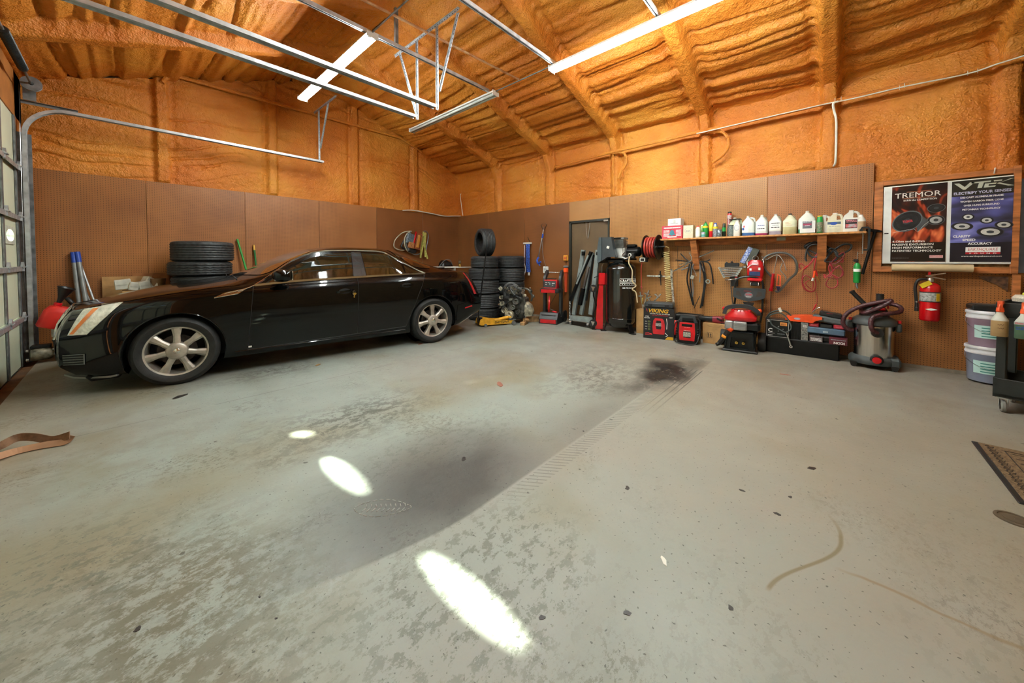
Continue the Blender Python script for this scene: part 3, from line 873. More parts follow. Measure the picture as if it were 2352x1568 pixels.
def section(u):
    """dense half section (y,z) at station u"""
    P = [(float(pch(u, [r[0] for r in row], [r[1] for r in row])), float(pch(u, [r[0] for r in row], [r[2] for r in row]))) for row in ROWS]
    P = np.array(P); out = []
    n = len(P)
    for i in range(n - 1):
        p0 = P[max(i - 1, 0)]; p1 = P[i]; p2 = P[i + 1]
        p3 = P[min(i + 2, n - 1)] if i + 2 < n else P[i + 1] * [-1, 1] + [0, 0] if 0 else (P[i + 2] if i + 2 < n else np.array([-P[n - 2][0], P[n - 2][1]]))
        for k in range(NSUB):
            t = k / NSUB
            out.append(.5 * ((2 * p1) + (p2 - p0) * t * .8 * 1.0 + (2 * p0 * .8 - (2 * 3 - 2 * .2 * 0 - 1) * p1 * 0 - 0) * 0) if 0 else
                       (2 * t ** 3 - 3 * t ** 2 + 1) * p1 + (t ** 3 - 2 * t ** 2 + t) * .42 * (p2 - p0) + (-2 * t ** 3 + 3 * t ** 2) * p2 + (t ** 3 - t ** 2) * .42 * (p3 - p1))
    out.append(P[-1])
    return np.array(out)
_sc = {}
def sec(u):
    k = round(u, 3)
    if k not in _sc: _sc[k] = section(k)
    return _sc[k]
def shiftx(u, y, z):
    y = abs(y)
    s = min(1, max(0, (-.22 - u) / .72)) ** 1.5
    g = .19 * max(0, (z - .5) / .39) ** 2.2 + .10 * max(0, (.3 - z) / .1)
    a = s * (.195 * (y / .9) ** 1.35 + g)
    s = min(1, max(0, (u - 3.12) / .82)) ** 1.5
    g = .27 * max(0, (z - .55) / .55) ** 1.3 + .10 * max(0, (.45 - z) / .1) * .5
    return a - s * (.15 * (y / .9) ** 2.5 + g)
def side_y(u, z):
    S = sec(u)[2 * NSUB - 3: 8 * NSUB + 1]
    return float(np.interp(z, S[:, 1], S[:, 0]))
def side_at(X, z, off=0.0, sgn=-1):
    lo, hi = -.94, 3.94
    for _ in range(22):
        m_ = (lo + hi) / 2
        if m_ + shiftx(m_, side_y(m_, z), z) < X: lo = m_
        else: hi = m_
    y = side_y((lo + hi) / 2, z)
    return Vector((X, sgn * (y + off), z))
def side_uv(u, z, off=0, sgn=-1):
    y = side_y(u, z)
    return Vector((u + shiftx(u, y, z), sgn * (y + off), z))
def pl_at(P, s):
    P = np.array(P, float); d = np.concatenate([[0], np.cumsum(np.hypot(*np.diff(P, axis=0).T))]); d /= d[-1]
    return np.interp(s, d, P[:, 0]), np.interp(s, d, P[:, 1])
def side_patch(B, T, off, sgn, nu=24, nv=10):
    """panel on the flank between a bottom and a top polyline given in (x,z)"""
    mb = MB()
    def f(s, v):
        bx, bz = pl_at(B, s); tx, tz = pl_at(T, s)
        return side_at(bx + (tx - bx) * v, bz + (tz - bz) * v, off, sgn)
    mb.grid(f, nu, nv)
    def edge(pts):
        mb.add([p for q in pts for p in (q, q + Vector((0, -sgn * (off + .006), 0)))], [[2 * i, 2 * i + 1, 2 * i + 3, 2 * i + 2] for i in range(len(pts) - 1)])
    n = nu
    edge([f(i / n, 0) for i in range(n + 1)]); edge([f(i / n, 1) for i in range(n + 1)])
    edge([f(0, i / 8) for i in range(9)]); edge([f(1, i / 8) for i in range(9)])
    return mb
def top_at(u, q, off=0.0, k0=8):
    """point on the upper surface: q=+-1 at row k0, 0 at the centreline"""
    S = sec(u)[k0 * NSUB:]
    t = (1 - abs(q)) * (len(S) - 1)
    y = float(np.interp(t, np.arange(len(S)), S[:, 0])); z = float(np.interp(t, np.arange(len(S)), S[:, 1]))
    sg = 1 if q > 0 else -1
    return Vector((u + shiftx(u, y, z), sg * y, z + off))
car = thing('sedan', 'black four-door sedan parked nose toward the green overhead door', 'car', (.465, 5.812, 0), R(-7.93))
ARR = .392
WX = (0.0, 2.873)
us = np.concatenate([np.linspace(-.94, -.5, 26), np.linspace(-.48, .46, 52), np.linspace(.48, 2.42, 80), np.linspace(2.44, 3.32, 48), np.linspace(3.34, 3.94, 34)])
def body_mesh():
    rows = []
    for u in us:
        S = sec(float(u))
        rows.append([(float(u) + shiftx(float(u), y, z), y, z) for y, z in S])
    A = np.array(rows)          # stations x pts x 3
    ns, npt, _ = A.shape
    V = []; F = []
    # mirrored ring: indices 0..npt-1 near side (y<0), then far side
    ring = 2 * npt - 2
    def idx(i, k): return i * ring + k
    for i in range(ns):
        for k in range(npt): V.append([A[i, k, 0], -A[i, k, 1], A[i, k, 2]])
        for k in range(npt - 2, 0, -1): V.append([A[i, k, 0], A[i, k, 1], A[i, k, 2]])
    V = np.array(V)
    ins = np.zeros(len(V), bool)
    for wx in WX:
        d = np.hypot(V[:, 0] - wx, V[:, 2] - .345)
        ins |= (d < ARR) & (np.abs(V[:, 1]) > .60)
    for i in range(ns - 1):
        for k in range(ring):
            q = [idx(i, k), idx(i, (k + 1) % ring), idx(i + 1, (k + 1) % ring), idx(i + 1, k)]
            if ins[q].all(): continue
            F.append(q)
    used = set(j for f in F for j in f)
    for j in np.nonzero(ins)[0]:
        if j not in used: continue
        for wx in WX:
            dx, dz = V[j, 0] - wx, V[j, 2] - .345
            d = math.hypot(dx, dz)
            if d < ARR:
                V[j, 0] = wx + dx / d * ARR; V[j, 2] = .345 + dz / d * ARR
                if V[j, 2] > .2: V[j, 1] = math.copysign(side_y(V[j, 0], V[j, 2]), V[j, 1])
    V = [tuple(v) for v in V]
    # front and rear caps follow the bumper curvature
    for i, uu in ((0, -.94), (ns - 1, 3.94)):
        prev = [idx(i, k) for k in range(ring)]
        S = sec(uu); cz = .5 if i == 0 else .68
        ys = [-S[k][0] for k in range(npt)] + [S[k][0] for k in range(npt - 2, 0, -1)]
        zs = [S[k][1] for k in range(npt)] + [S[k][1] for k in range(npt - 2, 0, -1)]
        for sc_ in (.9, .75, .55, .3, .05):
            cur = []
            for k in range(ring):
                y = ys[k] * sc_; z = cz + (zs[k] - cz) * sc_
                bul = (-.012 if i == 0 else .012) * (1 - sc_)
                V.append((uu + shiftx(uu, y, z) + bul, y, z)); cur.append(len(V) - 1)
            for k in range(ring):
                F.append([prev[k], prev[(k + 1) % ring], cur[(k + 1) % ring], cur[k]])
            prev = cur
    return V, F
V, F = body_mesh()
bodymb = MB(); bodymb.add(V, F, True)
body = obj('body', bodymb, PAINT, car)
for sgn in (-1, 1):
    near = sgn < 0
    # arch lips and wells
    for k, wx in enumerate(WX):
        mb = MB()
        arc = []
        for a in np.linspace(R(-16), R(196), 40):
            x, z = wx + ARR * math.cos(a), .345 + ARR * math.sin(a)
            y = side_y(x, max(z, .21)) if z > .2 else side_y(x, .21)
            arc.append((x, sgn * y, z))
        P = [Vector(p) for p in arc]
        mb.tube([p + Vector((0, -sgn * .002, 0)) for p in P], .006, 6)
        for i in range(len(P) - 1):
            a_, b_ = P[i], P[i + 1]
            ai = Vector((a_.x, sgn * .62, a_.z)); bi = Vector((b_.x, sgn * .62, b_.z))
            mb.mat(PAINT).add([a_, b_, b_ + Vector((0, -sgn * .03, 0)), a_ + Vector((0, -sgn * .03, 0))], [[0, 1, 2, 3]], True)
            mb.mat(DKPL).add([a_ + Vector((0, -sgn * .03, 0)), b_ + Vector((0, -sgn * .03, 0)), bi, ai], [[0, 1, 2, 3]], True)
        mb.mat(DKPL)
        c_ = [(wx + ARR * math.cos(a), .345 + ARR * math.sin(a)) for a in np.linspace(R(-20), R(200), 20)]
        mb.add([(x, sgn * .615, z) for x, z in c_], [list(range(20))])
        obj('wheel_arch', mb, None, car)
    # doors
    fd = obj('door', side_patch([(.578, .268), (1.753, .292)], [(.640, .978), (1.766, 1.030)], .004, sgn), PAINT, car)
    rd = obj('door', side_patch([(1.762, .292), (2.455, .33), (2.46, .335)], [(1.775, 1.030), (2.60, 1.052), (2.742, 1.052)], .004, sgn, 24, 14) if 0 else
             side_patch([(1.762, .292), (2.43, .31)], [(1.775, 1.030), (2.742, 1.050)], .004, sgn, 28, 16), PAINT, car)
    for par_, pts_ in ((fd, ((.578, .268), (.60, .72), (.640, .978))), (fd, ((1.7575, .292), (1.7705, 1.030))), (rd, ((2.43, .31), (2.52, .50), (2.742, 1.050))), (fd, ((.578, .268), (1.753, .292))), (rd, ((1.762, .292), (2.43, .31)))):
        if par_ is rd and pts_[0][0] == 2.43: pts_ = ((2.43, .31), (2.742, 1.050))
        if par_ is fd and len(pts_) == 3: pts_ = ((.578, .268), (.640, .978))
        mb = MB(); mb.tube([side_at(*pl_at(pts_, q), .0035, sgn) for q in np.linspace(0, 1, 24)], .0032, 5); obj('door_gap_shade', mb, DKPL, par_)  # dark tubes stand in for the shade in the door gaps
    # windows
    mb = side_patch([(.76, 1.012), (1.717, 1.052)], [(.79, 1.035), (1.09, 1.215), (1.232, 1.300), (1.508, 1.366), (1.745, 1.372)], .007, sgn, 26, 10)
    obj('window', mb, CGLASS, fd)
    mb = side_patch([(1.896, 1.060), (2.441, 1.082)], [(1.884, 1.370), (2.231, 1.362), (2.424, 1.215)], .007, sgn, 20, 10); obj('window', mb, CGLASS, rd)
    mb = side_patch([(2.458, 1.084), (2.665, 1.09)], [(2.462, 1.195), (2.667, 1.10)], .007, sgn, 8, 4); obj('quarter_window', mb, CGLASS, car)
    mb = side_patch([(1.725, 1.052), (1.890, 1.058)], [(1.752, 1.385), (1.878, 1.383)], .008, sgn, 6, 10); obj('pillar_cover', mb, mat('gloss pillar cover', '24282A', .2, coat=.6), car)
    # chrome around the side glass
    mb = MB()
    low = [(.655, .990), (1.05, 1.022), (1.40, 1.036), (1.758, 1.047), (2.3, 1.064), (2.77, 1.075)]
    mb.tube([side_at(x, z, .008, sgn) for x, z in [pl_at(low, s_) for s_ in np.linspace(0, 1, 40)]], 0, flat=(.024, .012, (0, 0, 1)))
    up_ = [(.655, .990), (.72, 1.03), (.90, 1.165), (1.03, 1.262), (1.15, 1.326), (1.29, 1.375), (1.40, 1.395), (1.516, 1.405), (1.815, 1.412), (2.1, 1.405), (2.208, 1.39), (2.30, 1.338), (2.383, 1.285), (2.55, 1.195), (2.77, 1.078)]
    mb.tube([side_at(x, z, .006, sgn) for x, z in [pl_at(up_, s_) for s_ in np.linspace(0, 1, 60)]], 0, flat=(.016, .012, (0, 0, 1)))
    obj('window_trim', mb, CHROME, car)
    # sill moulding
    mb = MB(); mb.tube([side_at(x, .262, .002, sgn) for x in np.linspace(.46, 2.42, 30)], .005, 5); obj('sill_moulding', mb, PAINT, car)
    # fender vent
    mb = MB()
    vent = [(.30, .872), (.385, .915), (.573, .955), (.50, .905)]
    P = [side_at(x, z, .004, sgn) for x, z in vent]
    mb.mat(CHROME).tube(P, .006, 6, closed=True)
    for q in (.33, .66): mb.tube([P[0].lerp(P[1], q), P[3].lerp(P[2], q)], .004, 5)
    mb.mat(DKPL).add([p + Vector((0, -sgn * .002, 0)) for p in P], [[0, 1, 2, 3]])
    mb.mat(CHROME).tube([side_at(x, z, .004, sgn) for x, z in [(.50, .925), (.57, .955), (.66, .992)]], .005, 6)
    obj('fender_vent', mb, None, car, 'chrome bordered fender vent')
    # door handles
    for x0, x1, z0, z1, par in ((1.50, 1.70, .862, .880, fd), (2.345, 2.53, .905, .915, rd)):
        mb = MB()
        mb.mat(DKPL); c = side_at((x0 + x1) / 2, (z0 + z1) / 2, .0055, sgn)
        mb.prism([(c.x + .075 * math.cos(a), c.z + .035 * math.sin(a)) for a in np.linspace(0, 2 * PI, 20, endpoint=False)], c.y, c.y + sgn * .001)
        mb.mat(PAINT)
        pts = [side_at(x, z, o_, sgn) for x, z, o_ in ((x0, z0, .002), (x0 + .03, z0 + .002, .035), ((x0 + x1) / 2, (z0 + z1) / 2, .042), (x1 - .03, z1, .035), (x1, z1, .002))]
        mb.tube(smooth_pts(pts, 4), 0, flat=(.024, .016, (0, 0, 1)))
        obj('door_handle', mb, None, par)
    # mirror
    mb = MB()
    ps = []
    for t_, ry, rz_, yy in ((0, .012, .02, .90), (.2, .05, .055, .96), (.5, .075, .072, 1.02), (.8, .07, .066, 1.09), (1, .03, .03, 1.125)):
        ps.append((ry, rz_, yy))
    vs = []; n = 16
    for ry, rz_, yy in ps:
        for i in range(n):
            a = 2 * PI * i / n
            vs.append((.90 + (.5 if 0 else 0) + ry * 1.25 * math.copysign(abs(math.cos(a)) ** .7, math.cos(a)) - .03 * (yy - .9) * 0, sgn * yy, 1.095 + rz_ * math.copysign(abs(math.sin(a)) ** .7, math.sin(a))))
    mb.add(vs, [[k * n + i, k * n + (i + 1) % n, (k + 1) * n + (i + 1) % n, (k + 1) * n + i] for k in range(4) for i in range(n)] + [list(range(n - 1, -1, -1)), list(range(4 * n, 5 * n))], True)
    mb.tube([(.86, sgn * .80, 1.03), (.89, sgn * .93, 1.06), (.90, sgn * 1.0, 1.08)], .022, 8)
    mo = obj('mirror', mb, PAINT, car)
    mb = MB(); mb.box((.995, sgn * 1.035, 1.095), (.012, .15, .11), bev=.006); obj('mirror_glass', mb, CHROME, mo)
    # headlamp
    mb = side_patch([(-.725, .588), (-.60, .592)], [(-.635, .835), (-.375, .868)], .006, sgn, 10, 12); hl = obj('headlamp', mb, LENSW, car)
    mb = side_patch([(-.712, .60), (-.685, .60)], [(-.575, .822), (-.535, .826)], .009, sgn, 3, 10); obj('side_reflector', mb, LENSO, hl)
    mb = MB(); mb.tube([side_at(x, z, .008, sgn) for x, z in ((-.725, .588), (-.60, .592), (-.48, .74), (-.375, .868), (-.52, .852), (-.635, .835))], .004, 5, closed=True); obj('headlamp_bezel', mb, CHROME, hl)
    # front fog vent
    mb = MB(); mb.mat(DKPL)
    g = side_patch([(-.76, .315), (-.625, .315)], [(-.765, .405), (-.622, .412)], .003, sgn, 8, 4); mb.v, mb.f, mb.sm, mb.mi = g.v, g.f, g.sm, [0] * len(g.f)
    mb.mat(mat('grey vent slat', '5A5F5C', .3))
    for k in range(5): mb.tube([side_at(x, .318 + k * .023, .007, sgn) for x in np.linspace(-.76, -.625, 6)], .0035, 5)
    mb.tube([side_at(-.625, .315, .007, sgn), side_at(-.622, .412, .007, sgn)], .005, 5)
    obj('fog_vent', mb, None, car, 'dark slatted vent low on the bumper')
    # chin spoiler
    mb = MB(); mb.tube([(-.80, sgn * .5, .175), (-.72, sgn * .62, .165), (-.62, sgn * .70, .16), (-.46, sgn * .80, .165), (-.42, sgn * .82, .175)], 0, flat=(.016, .03, (0, 0, 1))); obj('chin_spoiler', mb, mat('scuffed grey lip', '8B8A84', .5), car)
    mb = MB(); mb.box((-.52, sgn * .58, .15), (.20, .26, .06), taper=1.2, bev=.01); obj('splash_guard', mb, DKPL, car)
    # tail lamp
    mb = side_patch([(3.665, .70), (3.725, .70)], [(3.50, 1.062), (3.535, 1.060)], .006, sgn, 4, 12); obj('tail_lamp', mb, LENSR, car, 'red vertical tail lamp')
    mb = side_patch([(3.45, .478), (3.62, .495)], [(3.455, .497), (3.61, .517)], .006, sgn, 6, 2); obj('rear_marker', mb, LENSR, car, 'thin red side marker')
    mb = side_patch([(3.28, .30), (3.66, .40)], [(3.30, .545), (3.71, .625)], .006, sgn, 10, 6); obj('rear_bumper', mb, PAINT, car)
    mb = MB(); mb.tube([side_at(x, z, .004, sgn) for x, z in ((3.36, .235), (3.5, .28), (3.66, .35))], .005, 5); obj('bumper_edge', mb, mat('scuffed grey lip', '8B8A84', .5), car)
# hood, boot lid, glass
mb = MB(); mb.grid(lambda a, b_: top_at(-.80 + 1.22 * a + (.0 if 0 else .10 * abs(2 * b_ - 1) ** 2 * a), (2 * b_ - 1) * .98, .004, 6), 40, 24); obj('bonnet', mb, PAINT, car)
mb = MB(); mb.grid(lambda a, b_: top_at((.47 + .25 * (2 * b_ - 1) ** 2) + ((1.28 - .02 * (2 * b_ - 1) ** 2) - (.47 + .25 * (2 * b_ - 1) ** 2)) * a, (2 * b_ - 1) * .93, .006, 8), 24, 24); obj('windscreen', mb, CGLASS, car)
mb = MB(); mb.grid(lambda a, b_: top_at(2.42 + .72 * a - .18 * a * (2 * b_ - 1) ** 2, (2 * b_ - 1) * .88, .006, 8), 16, 20); obj('rear_window', mb, CGLASS, car)
mb = MB(); mb.grid(lambda a, b_: top_at(3.22 + .68 * a, (2 * b_ - 1) * .9, .004, 8), 14, 16); obj('boot_lid', mb, PAINT, car)
mb = MB(); mb.tube([(.42, y_, 1.062 + .012) for y_ in (-.1, .5)], .006, 6); mb.tube([(.50, -.62, 1.055), (.47, -.1, 1.085)], .006, 6); obj('wiper', mb, DKPL, car)
# grille
def frontpt(y, z, off=0): return Vector((-.948 + shiftx(-.94, y, z) - off, y, z))
mb = MB(); mb.mat(DKPL)
mb.grid(lambda a, b_: frontpt(-.43 + .86 * a, (.52 + .30 * b_), .003), 20, 6)
mb.mat(CHROME)
for k in range(6): mb.tube([frontpt(-.43 + .86 * a, .53 + .28 * k / 5, .008) for a in np.linspace(0, 1, 16)], .005, 5)
for k in range(15): mb.tube([frontpt(-.42 + .84 * k / 14, .53 + .28 * a, .008) for a in np.linspace(0, 1, 5)], .004, 5)
mb.tube([frontpt(a, b_, .008) for a, b_ in ((-.44, .52), (.44, .52), (.44, .66), (.44, .80), (0, .81), (-.44, .80), (-.44, .66))], .009, 6, closed=True)
obj('grille', mb, None, car, 'chrome crosshatch grille')
mb = MB(); mb.grid(lambda a, b_: frontpt(-.42 + .84 * a, .34 + .10 * b_, .004), 12, 3); obj('lower_intake', mb, DKPL, car)
# under floor
mb = MB(); mb.box((1.45, 0, .24), (3.9, 1.2, .10), bev=.02); obj('underbody', mb, DKPL, car)

def wheel(x, sgn, parent, wid=.225, rt=.346, rim=.245):
    w_ = bpy.data.objects.new('wheel', None)
    ax = (0, sgn, 0)
    yo = sgn * .672
    mb = MB()
    pr = [(rim - .004, .01), (rim + .004, .215), (rim + .03, .232), (rim + .06, .236), (rt - .03, .228), (rt - .010, .208)]
    for k in range(9):
        q = .19 - k * .0205
        pr += [(rt, q), (rt, q - .014), (rt - .006, q - .016), (rt - .006, q - .019)]
    pr += [(rt - .012, .01), (rim + .03, 0), (rim - .004, .01)]
    mb.lathe(pr, (x, yo, rt), ax, 56)
    o = obj('wheel', mb, RUBBER, parent, 'dusty road tyre on seven-spoke alloy rim')
    mb = MB()
    mb.lathe([(rim, .02), (rim, .196), (rim + .006, .206), (rim + .004, .212), (rim - .010, .206), (rim - .014, .19), (rim - .03, .10), (rim - .03, .03)], (x, yo, rt), ax, 48)
    # seven spokes
    u = Vector((1, 0, 0)); v = Vector((0, 0, 1)); a0 = Vector(ax)
    for k in range(7):
        t = 2 * PI * k / 7 + PI / 2
        d = u * math.cos(t) + v * math.sin(t); e = u * -math.sin(t) + v * math.cos(t)
        c = Vector((x, yo, rt))
        pts = []
        for r_, hw, h in ((.07, .030, .205), (.15, .026, .197), (.235, .042, .197)):
            for sd_, hh in ((-1, h - .012), (-.45, h), (.45, h), (1, h - .012), (1, h - .055), (-1, h - .055)):
                pts.append(c + d * r_ + e * hw * sd_ + a0 * hh)
        fs = [[6 * j + i, 6 * j + (i + 1) % 6, 6 * j + 6 + (i + 1) % 6, 6 * j + 6 + i] for j in range(2) for i in range(6)]
        mb.add(pts, fs)
    mb.lathe([(.001, .222), (.035, .221), (.07, .214), (.086, .203), (.09, .19), (.09, .15)], (x, yo, rt), ax, 32)
    ob_ = obj('rim', mb, ALLOY, o)
    mb = MB(); mb.lathe([(.03, .12), (.155, .12), (.155, .10), (.03, .10)], (x, yo, rt), ax, 32); obj('brake_disc', mb, BRAKE, o)
    mb = MB(); mb.lathe([(.001, .226), (.024, .225), (.028, .222), (.03, .218)], (x, yo, rt), ax, 24)
    cc = obj('centre_cap', mb, CHROME, o)
    return o
w0 = wheel(WX[0], -1, car); wheel(WX[1], -1, car); wheel(WX[0], 1, car); wheel(WX[1], 1, car)
mb = MB()
p = side_at(.60, .30, .006, -1); mb.box(p, (.030, .002, .018)); obj('door_badge', mb, mat('white badge', 'D8D8D2', .3), car)
# keys left hanging in the front door lock
kr = thing('key_ring', 'bunch of brass and steel keys hanging from the car door lock', 'keys', tuple(car.matrix_basis @ side_at(1.705, .872, .03, -1)))
BRASS = mat('brass key', 'C9A94E', .35, .8)
mb = MB(); mb.tube([(.014 * math.cos(a), 0, -.014 + .014 * math.sin(a)) for a in np.linspace(0, 2 * PI, 14, endpoint=False)], .0015, 5, closed=True); obj('split_ring', mb, CHROME, kr)
for k, (dx, a_) in enumerate(((-.012, -.3), (.006, .1), (.02, .45))):
    mb = MB(); M_ = Matrix.Translation((dx, -.002 * k, -.028)) @ Matrix.Rotation(a_, 4, 'Y')
    mb.add([], []); mb.box((0, 0, -.012), (.022, .003, .024), M=M_); mb.box((0, 0, -.042), (.008, .0025, .04), M=M_)
    obj('key', mb, BRASS if k else CHROME, kr)
# ================================================================= shelf on the right wall and what stands on it
def loft(mb, secs, n=20, cap=True, smooth=True):
    """secs: (cx, cy, z, w, d, p) superellipse rings"""
    vs = []
    for cx, cy_, z, w_, d_, p in secs:
        for i in range(n):
            t = 2 * PI * (i + .5) / n
            c, s_ = math.cos(t), math.sin(t)
            vs.append((cx + w_ / 2 * math.copysign(abs(c) ** (2 / p), c), cy_ + d_ / 2 * math.copysign(abs(s_) ** (2 / p), s_), z))
    k = len(secs)
    mb.add(vs, [[j * n + i, j * n + (i + 1) % n, (j + 1) * n + (i + 1) % n, (j + 1) * n + i] for j in range(k - 1) for i in range(n)], smooth)
    if cap:
        mb.add(vs[:n], [list(range(n - 1, -1, -1))]); mb.add(vs[-n:], [list(range(n))])
    return mb
PINE = mat('orange stained pine', 'B8703A', .55, var=.22, scale=3, stretch=(2, 9, 9), bump=.15)
PINEL = mat('light pine board', 'C98E50', .55, var=.2, scale=3, stretch=(9, 2, 9), bump=.1)
WHITE = mat('white plastic', 'DEDDD2', .35, var=.05)
CREAM = mat('cream plastic', 'D9D0B4', .4, var=.06)
RED = mat('red plastic', 'C4141C', .32, var=.12)
REDM = mat('red enamel', 'B8121A', .28, coat=.4, var=.12)
BLUE = mat('blue plastic', '2448A8', .35)
YEL = mat('yellow plastic', 'E2C22E', .4)
GRN = mat('green plastic', '1B8A3C', .35)
DGRY = mat('dark grey plastic', '33383A', .45)
GREY = mat('grey plastic', '6E7476', .45)
ORG = mat('orange plastic', 'F0531E', .4)
STEEL = mat('bright steel', 'C4C5C4', .25, .95, var=.1)
KRAFT = mat('brown cardboard', 'B48A56', .75, var=.1, bump=.1)
INKW = mat('white print', 'EDEDE8', .5, var=0)
INKK = mat('black print', '18181A', .5, var=0)
INKR = mat('red print', 'C2202A', .5, var=0)
INKB = mat('blue print', '2C4E9A', .5, var=0)
INKG = mat('grey print', '8A8F92', .5, var=0)
INKY = mat('gold print', 'D8A52A', .45, var=.05)
LABW = mat('white label', 'E4E6E0', .5, var=.04)
LABT = mat('teal label', 'BFE0D8', .5, var=.05)
SHZ = 1.622
sh = thing('wall_shelf', 'long orange pine wall shelf carrying jugs and bottles', 'shelf', (6.12, .915, SHZ), RB)
mb = MB(); mb.box((0, 0, -.012), (2.41, .29, .024), bev=.002); obj('shelf_board', mb, PINEL, sh)
mb = MB(); mb.box((.06, .125, -.069), (2.24, .038, .089), bev=.003); obj('wall_ledger', mb, PINE, sh)
for yc in (1.63, .11):
    x = .915 - yc
    mb = MB(); mb.prism([(-.125, -.026), (.02, -.026), (.155, -.42), (.155, -.50), (.115, -.50)], x - .045, x + .045, 'yz'); obj('brace', mb, PINE, sh)
mb = MB(); mb.box((.37, .102, -.05), (.10, .006, .045)); obj('note_holder', mb, mat('clear plastic tab', 'A9B29A', .2), sh)

def bars(x0, x1, z0, z1, n, m, y, parent, seed=0, name='print'):
    """rows of small print"""
    mb = MB(); q = random.Random(seed)
    for k in range(n):
        z = z1 - (z1 - z0) * (k + .5) / n; a = x0
        while a < x1 - .004:
            l = min(q.uniform(.008, .03), x1 - a); mb.box((a + l / 2, y, z), (l * .85, .0006, (z1 - z0) / n * .5)); a += l
    return obj(name, mb, m, parent)
def carton(name, label, w_, d_, h_, m, loc, rz=RB, cat='box', group=None):
    o = thing(name, label, cat, loc, rz, group)
    mb = MB(); mb.box((0, 0, h_ / 2), (w_, d_, h_), bev=.002); obj('carton', mb, m, o)
    return o
PINKR = mat('pinkish red carton', 'C83A4A', .55, var=.12, scale=14)
o = carton('washer_carton', 'pink-red printed carton at the left end of the shelf', .32, .20, .212, PINKR, (6.12, 1.95, SHZ))
bars(-.13, .13, .16, .195, 1, INKW, -.1008, o, 1); bars(-.135, -.04, .03, .145, 6, INKW, -.1008, o, 2); bars(.06, .14, .04, .145, 5, INKW, -.1008, o, 3)
mb = MB(); mb.prism([(.035 * math.cos(a), .095 + .05 * math.sin(a)) for a in np.linspace(0, 2 * PI, 9)[:-1]], -.102, -.1, 'xz'); mb.prism([(-.05, .06), (.05, .06), (.03, .10), (-.03, .1)], -.103, -.1); obj('picture', mb, mat('teal print', '3C7C8E', .5), o)
mb = MB(); mb.box((0, -.101, .03), (.14, .002, .018)); obj('label', mb, LABW, o)
o = carton('white_carton', 'white carton lying on top of the pink-red carton', .20, .17, .115, LABW, (6.13, 1.925, SHZ + .213))
bars(-.06, .06, .03, .045, 1, INKG, -.0858, o, 4)
mb = MB(); mb.box((0, -.0858, .07), (.04, .001, .06)); obj('tape', mb, mat('packing tape', 'C9CCC4', .3), o)
o = carton('cream_carton', 'cream carton with round emblem standing beside the pink-red carton', .145, .12, .205, CREAM, (6.10, 1.712, SHZ))
mb = MB()
mb.tube([(.048 * math.cos(a), -.061, .12 + .045 * math.sin(a)) for a in np.linspace(0, 2 * PI, 24, endpoint=False)], .0015, 4, closed=True); obj('emblem_ring', mb, INKG, o)
bars(-.035, .035, .095, .13, 3, INKG, -.0608, o, 5)
def bottle(name, label, r, h_, body, cap, loc, lab=None, rc=.018, sh_=.72, n=16, flat=1, group=None, hc=.02, neck=None, cat='bottle', labz=(.15, .6)):
    o = thing(name, label, cat, loc, RB, group)
    mb = MB(); nk = neck or rc * .85
    mb.lathe([(.001, 0), (r * .92, 0), (r, .004), (r, h_ * sh_), (r * .9, h_ * (sh_ + .05)), (nk * 1.2, h_ * .93), (nk, h_ * .95), (nk, h_ - hc)], n=n, sy=flat)
    obj('container', mb, body, o)
    mb = MB(); mb.lathe([(rc, h_ - hc), (rc, h_ - .002), (rc * .9, h_), (.001, h_)], n=n); obj('cap', mb, cap, o)
    if lab:
        mb = MB(); mb.lathe([(r + .0008, h_ * labz[0]), (r + .0008, h_ * labz[1])], n=n, sy=flat); obj('label', mb, lab, o)
    return o
bottle('small_bottle', 'white bottle with a red cap just right of the cream carton', .036, .185, WHITE, RED, (6.06, 1.573, SHZ), LABW)
bottle('small_bottle', 'slim pale green bottle with white cap behind the white red-capped one', .026, .205, mat('pale green plastic', '8FB870', .4), WHITE, (6.15, 1.535, SHZ))
bottle('oil_bottle', 'green bottle with slanted yellow shoulder and black spout', .042, .255, GRN, BLKP, (6.14, 1.487, SHZ), YEL, rc=.012, labz=(.6, .722))
bottle('small_jar', 'small squat jar with teal label in front of the green and yellow bottle', .03, .085, mat('white jar', 'C9D4D0', .4), mat('violet grey lid', '8C86B0', .4), (6.03, 1.49, SHZ), mat('teal jar label', '5FB0A8', .5), rc=.028)
o = thing('sealant_tube', 'upright flat tube, yellow above and red below', 'tube', (6.12, 1.405, SHZ), RB)
mb = MB(); loft(mb, [(0, 0, 0, .045, .045, 2), (0, 0, .10, .048, .04, 2)]); obj('lower_part', mb, RED, o)
mb = MB(); loft(mb, [(0, 0, .10, .048, .04, 2), (0, 0, .16, .052, .03, 2), (0, 0, .235, .056, .004, 3)]); obj('upper_part', mb, YEL, o)
bottle('additive_bottle', 'silver grey bottle with yellow shoulder and blue cap', .036, .22, mat('silver label print', '9DA5B0', .35, .3, var=.3, scale=60), BLUE, (6.10, 1.34, SHZ), YEL, labz=(.6, .74))
bottle('small_can', 'short grey printed can in front of the blue-capped bottle', .036, .115, mat('grey printed can', '7D8A90', .4, .3, var=.5, scale=70), GREY, (6.04, 1.275, SHZ), rc=.03)
bottle('dark_bottle', 'narrow dark green bottle with black top beside the netted jar', .024, .205, mat('dark bottle', '1A2A20', .25), BLKP, (6.09, 1.222, SHZ), GRN, rc=.02, labz=(.4, .7))
bottle('netted_jar', 'squat black mottled jar on the shelf left of the first jug', .05, .17, mat('mottled black', '2A302E', .5, var=.6, scale=90, col2='7F8C84'), BLKP, (6.07, 1.128, SHZ), rc=.045)
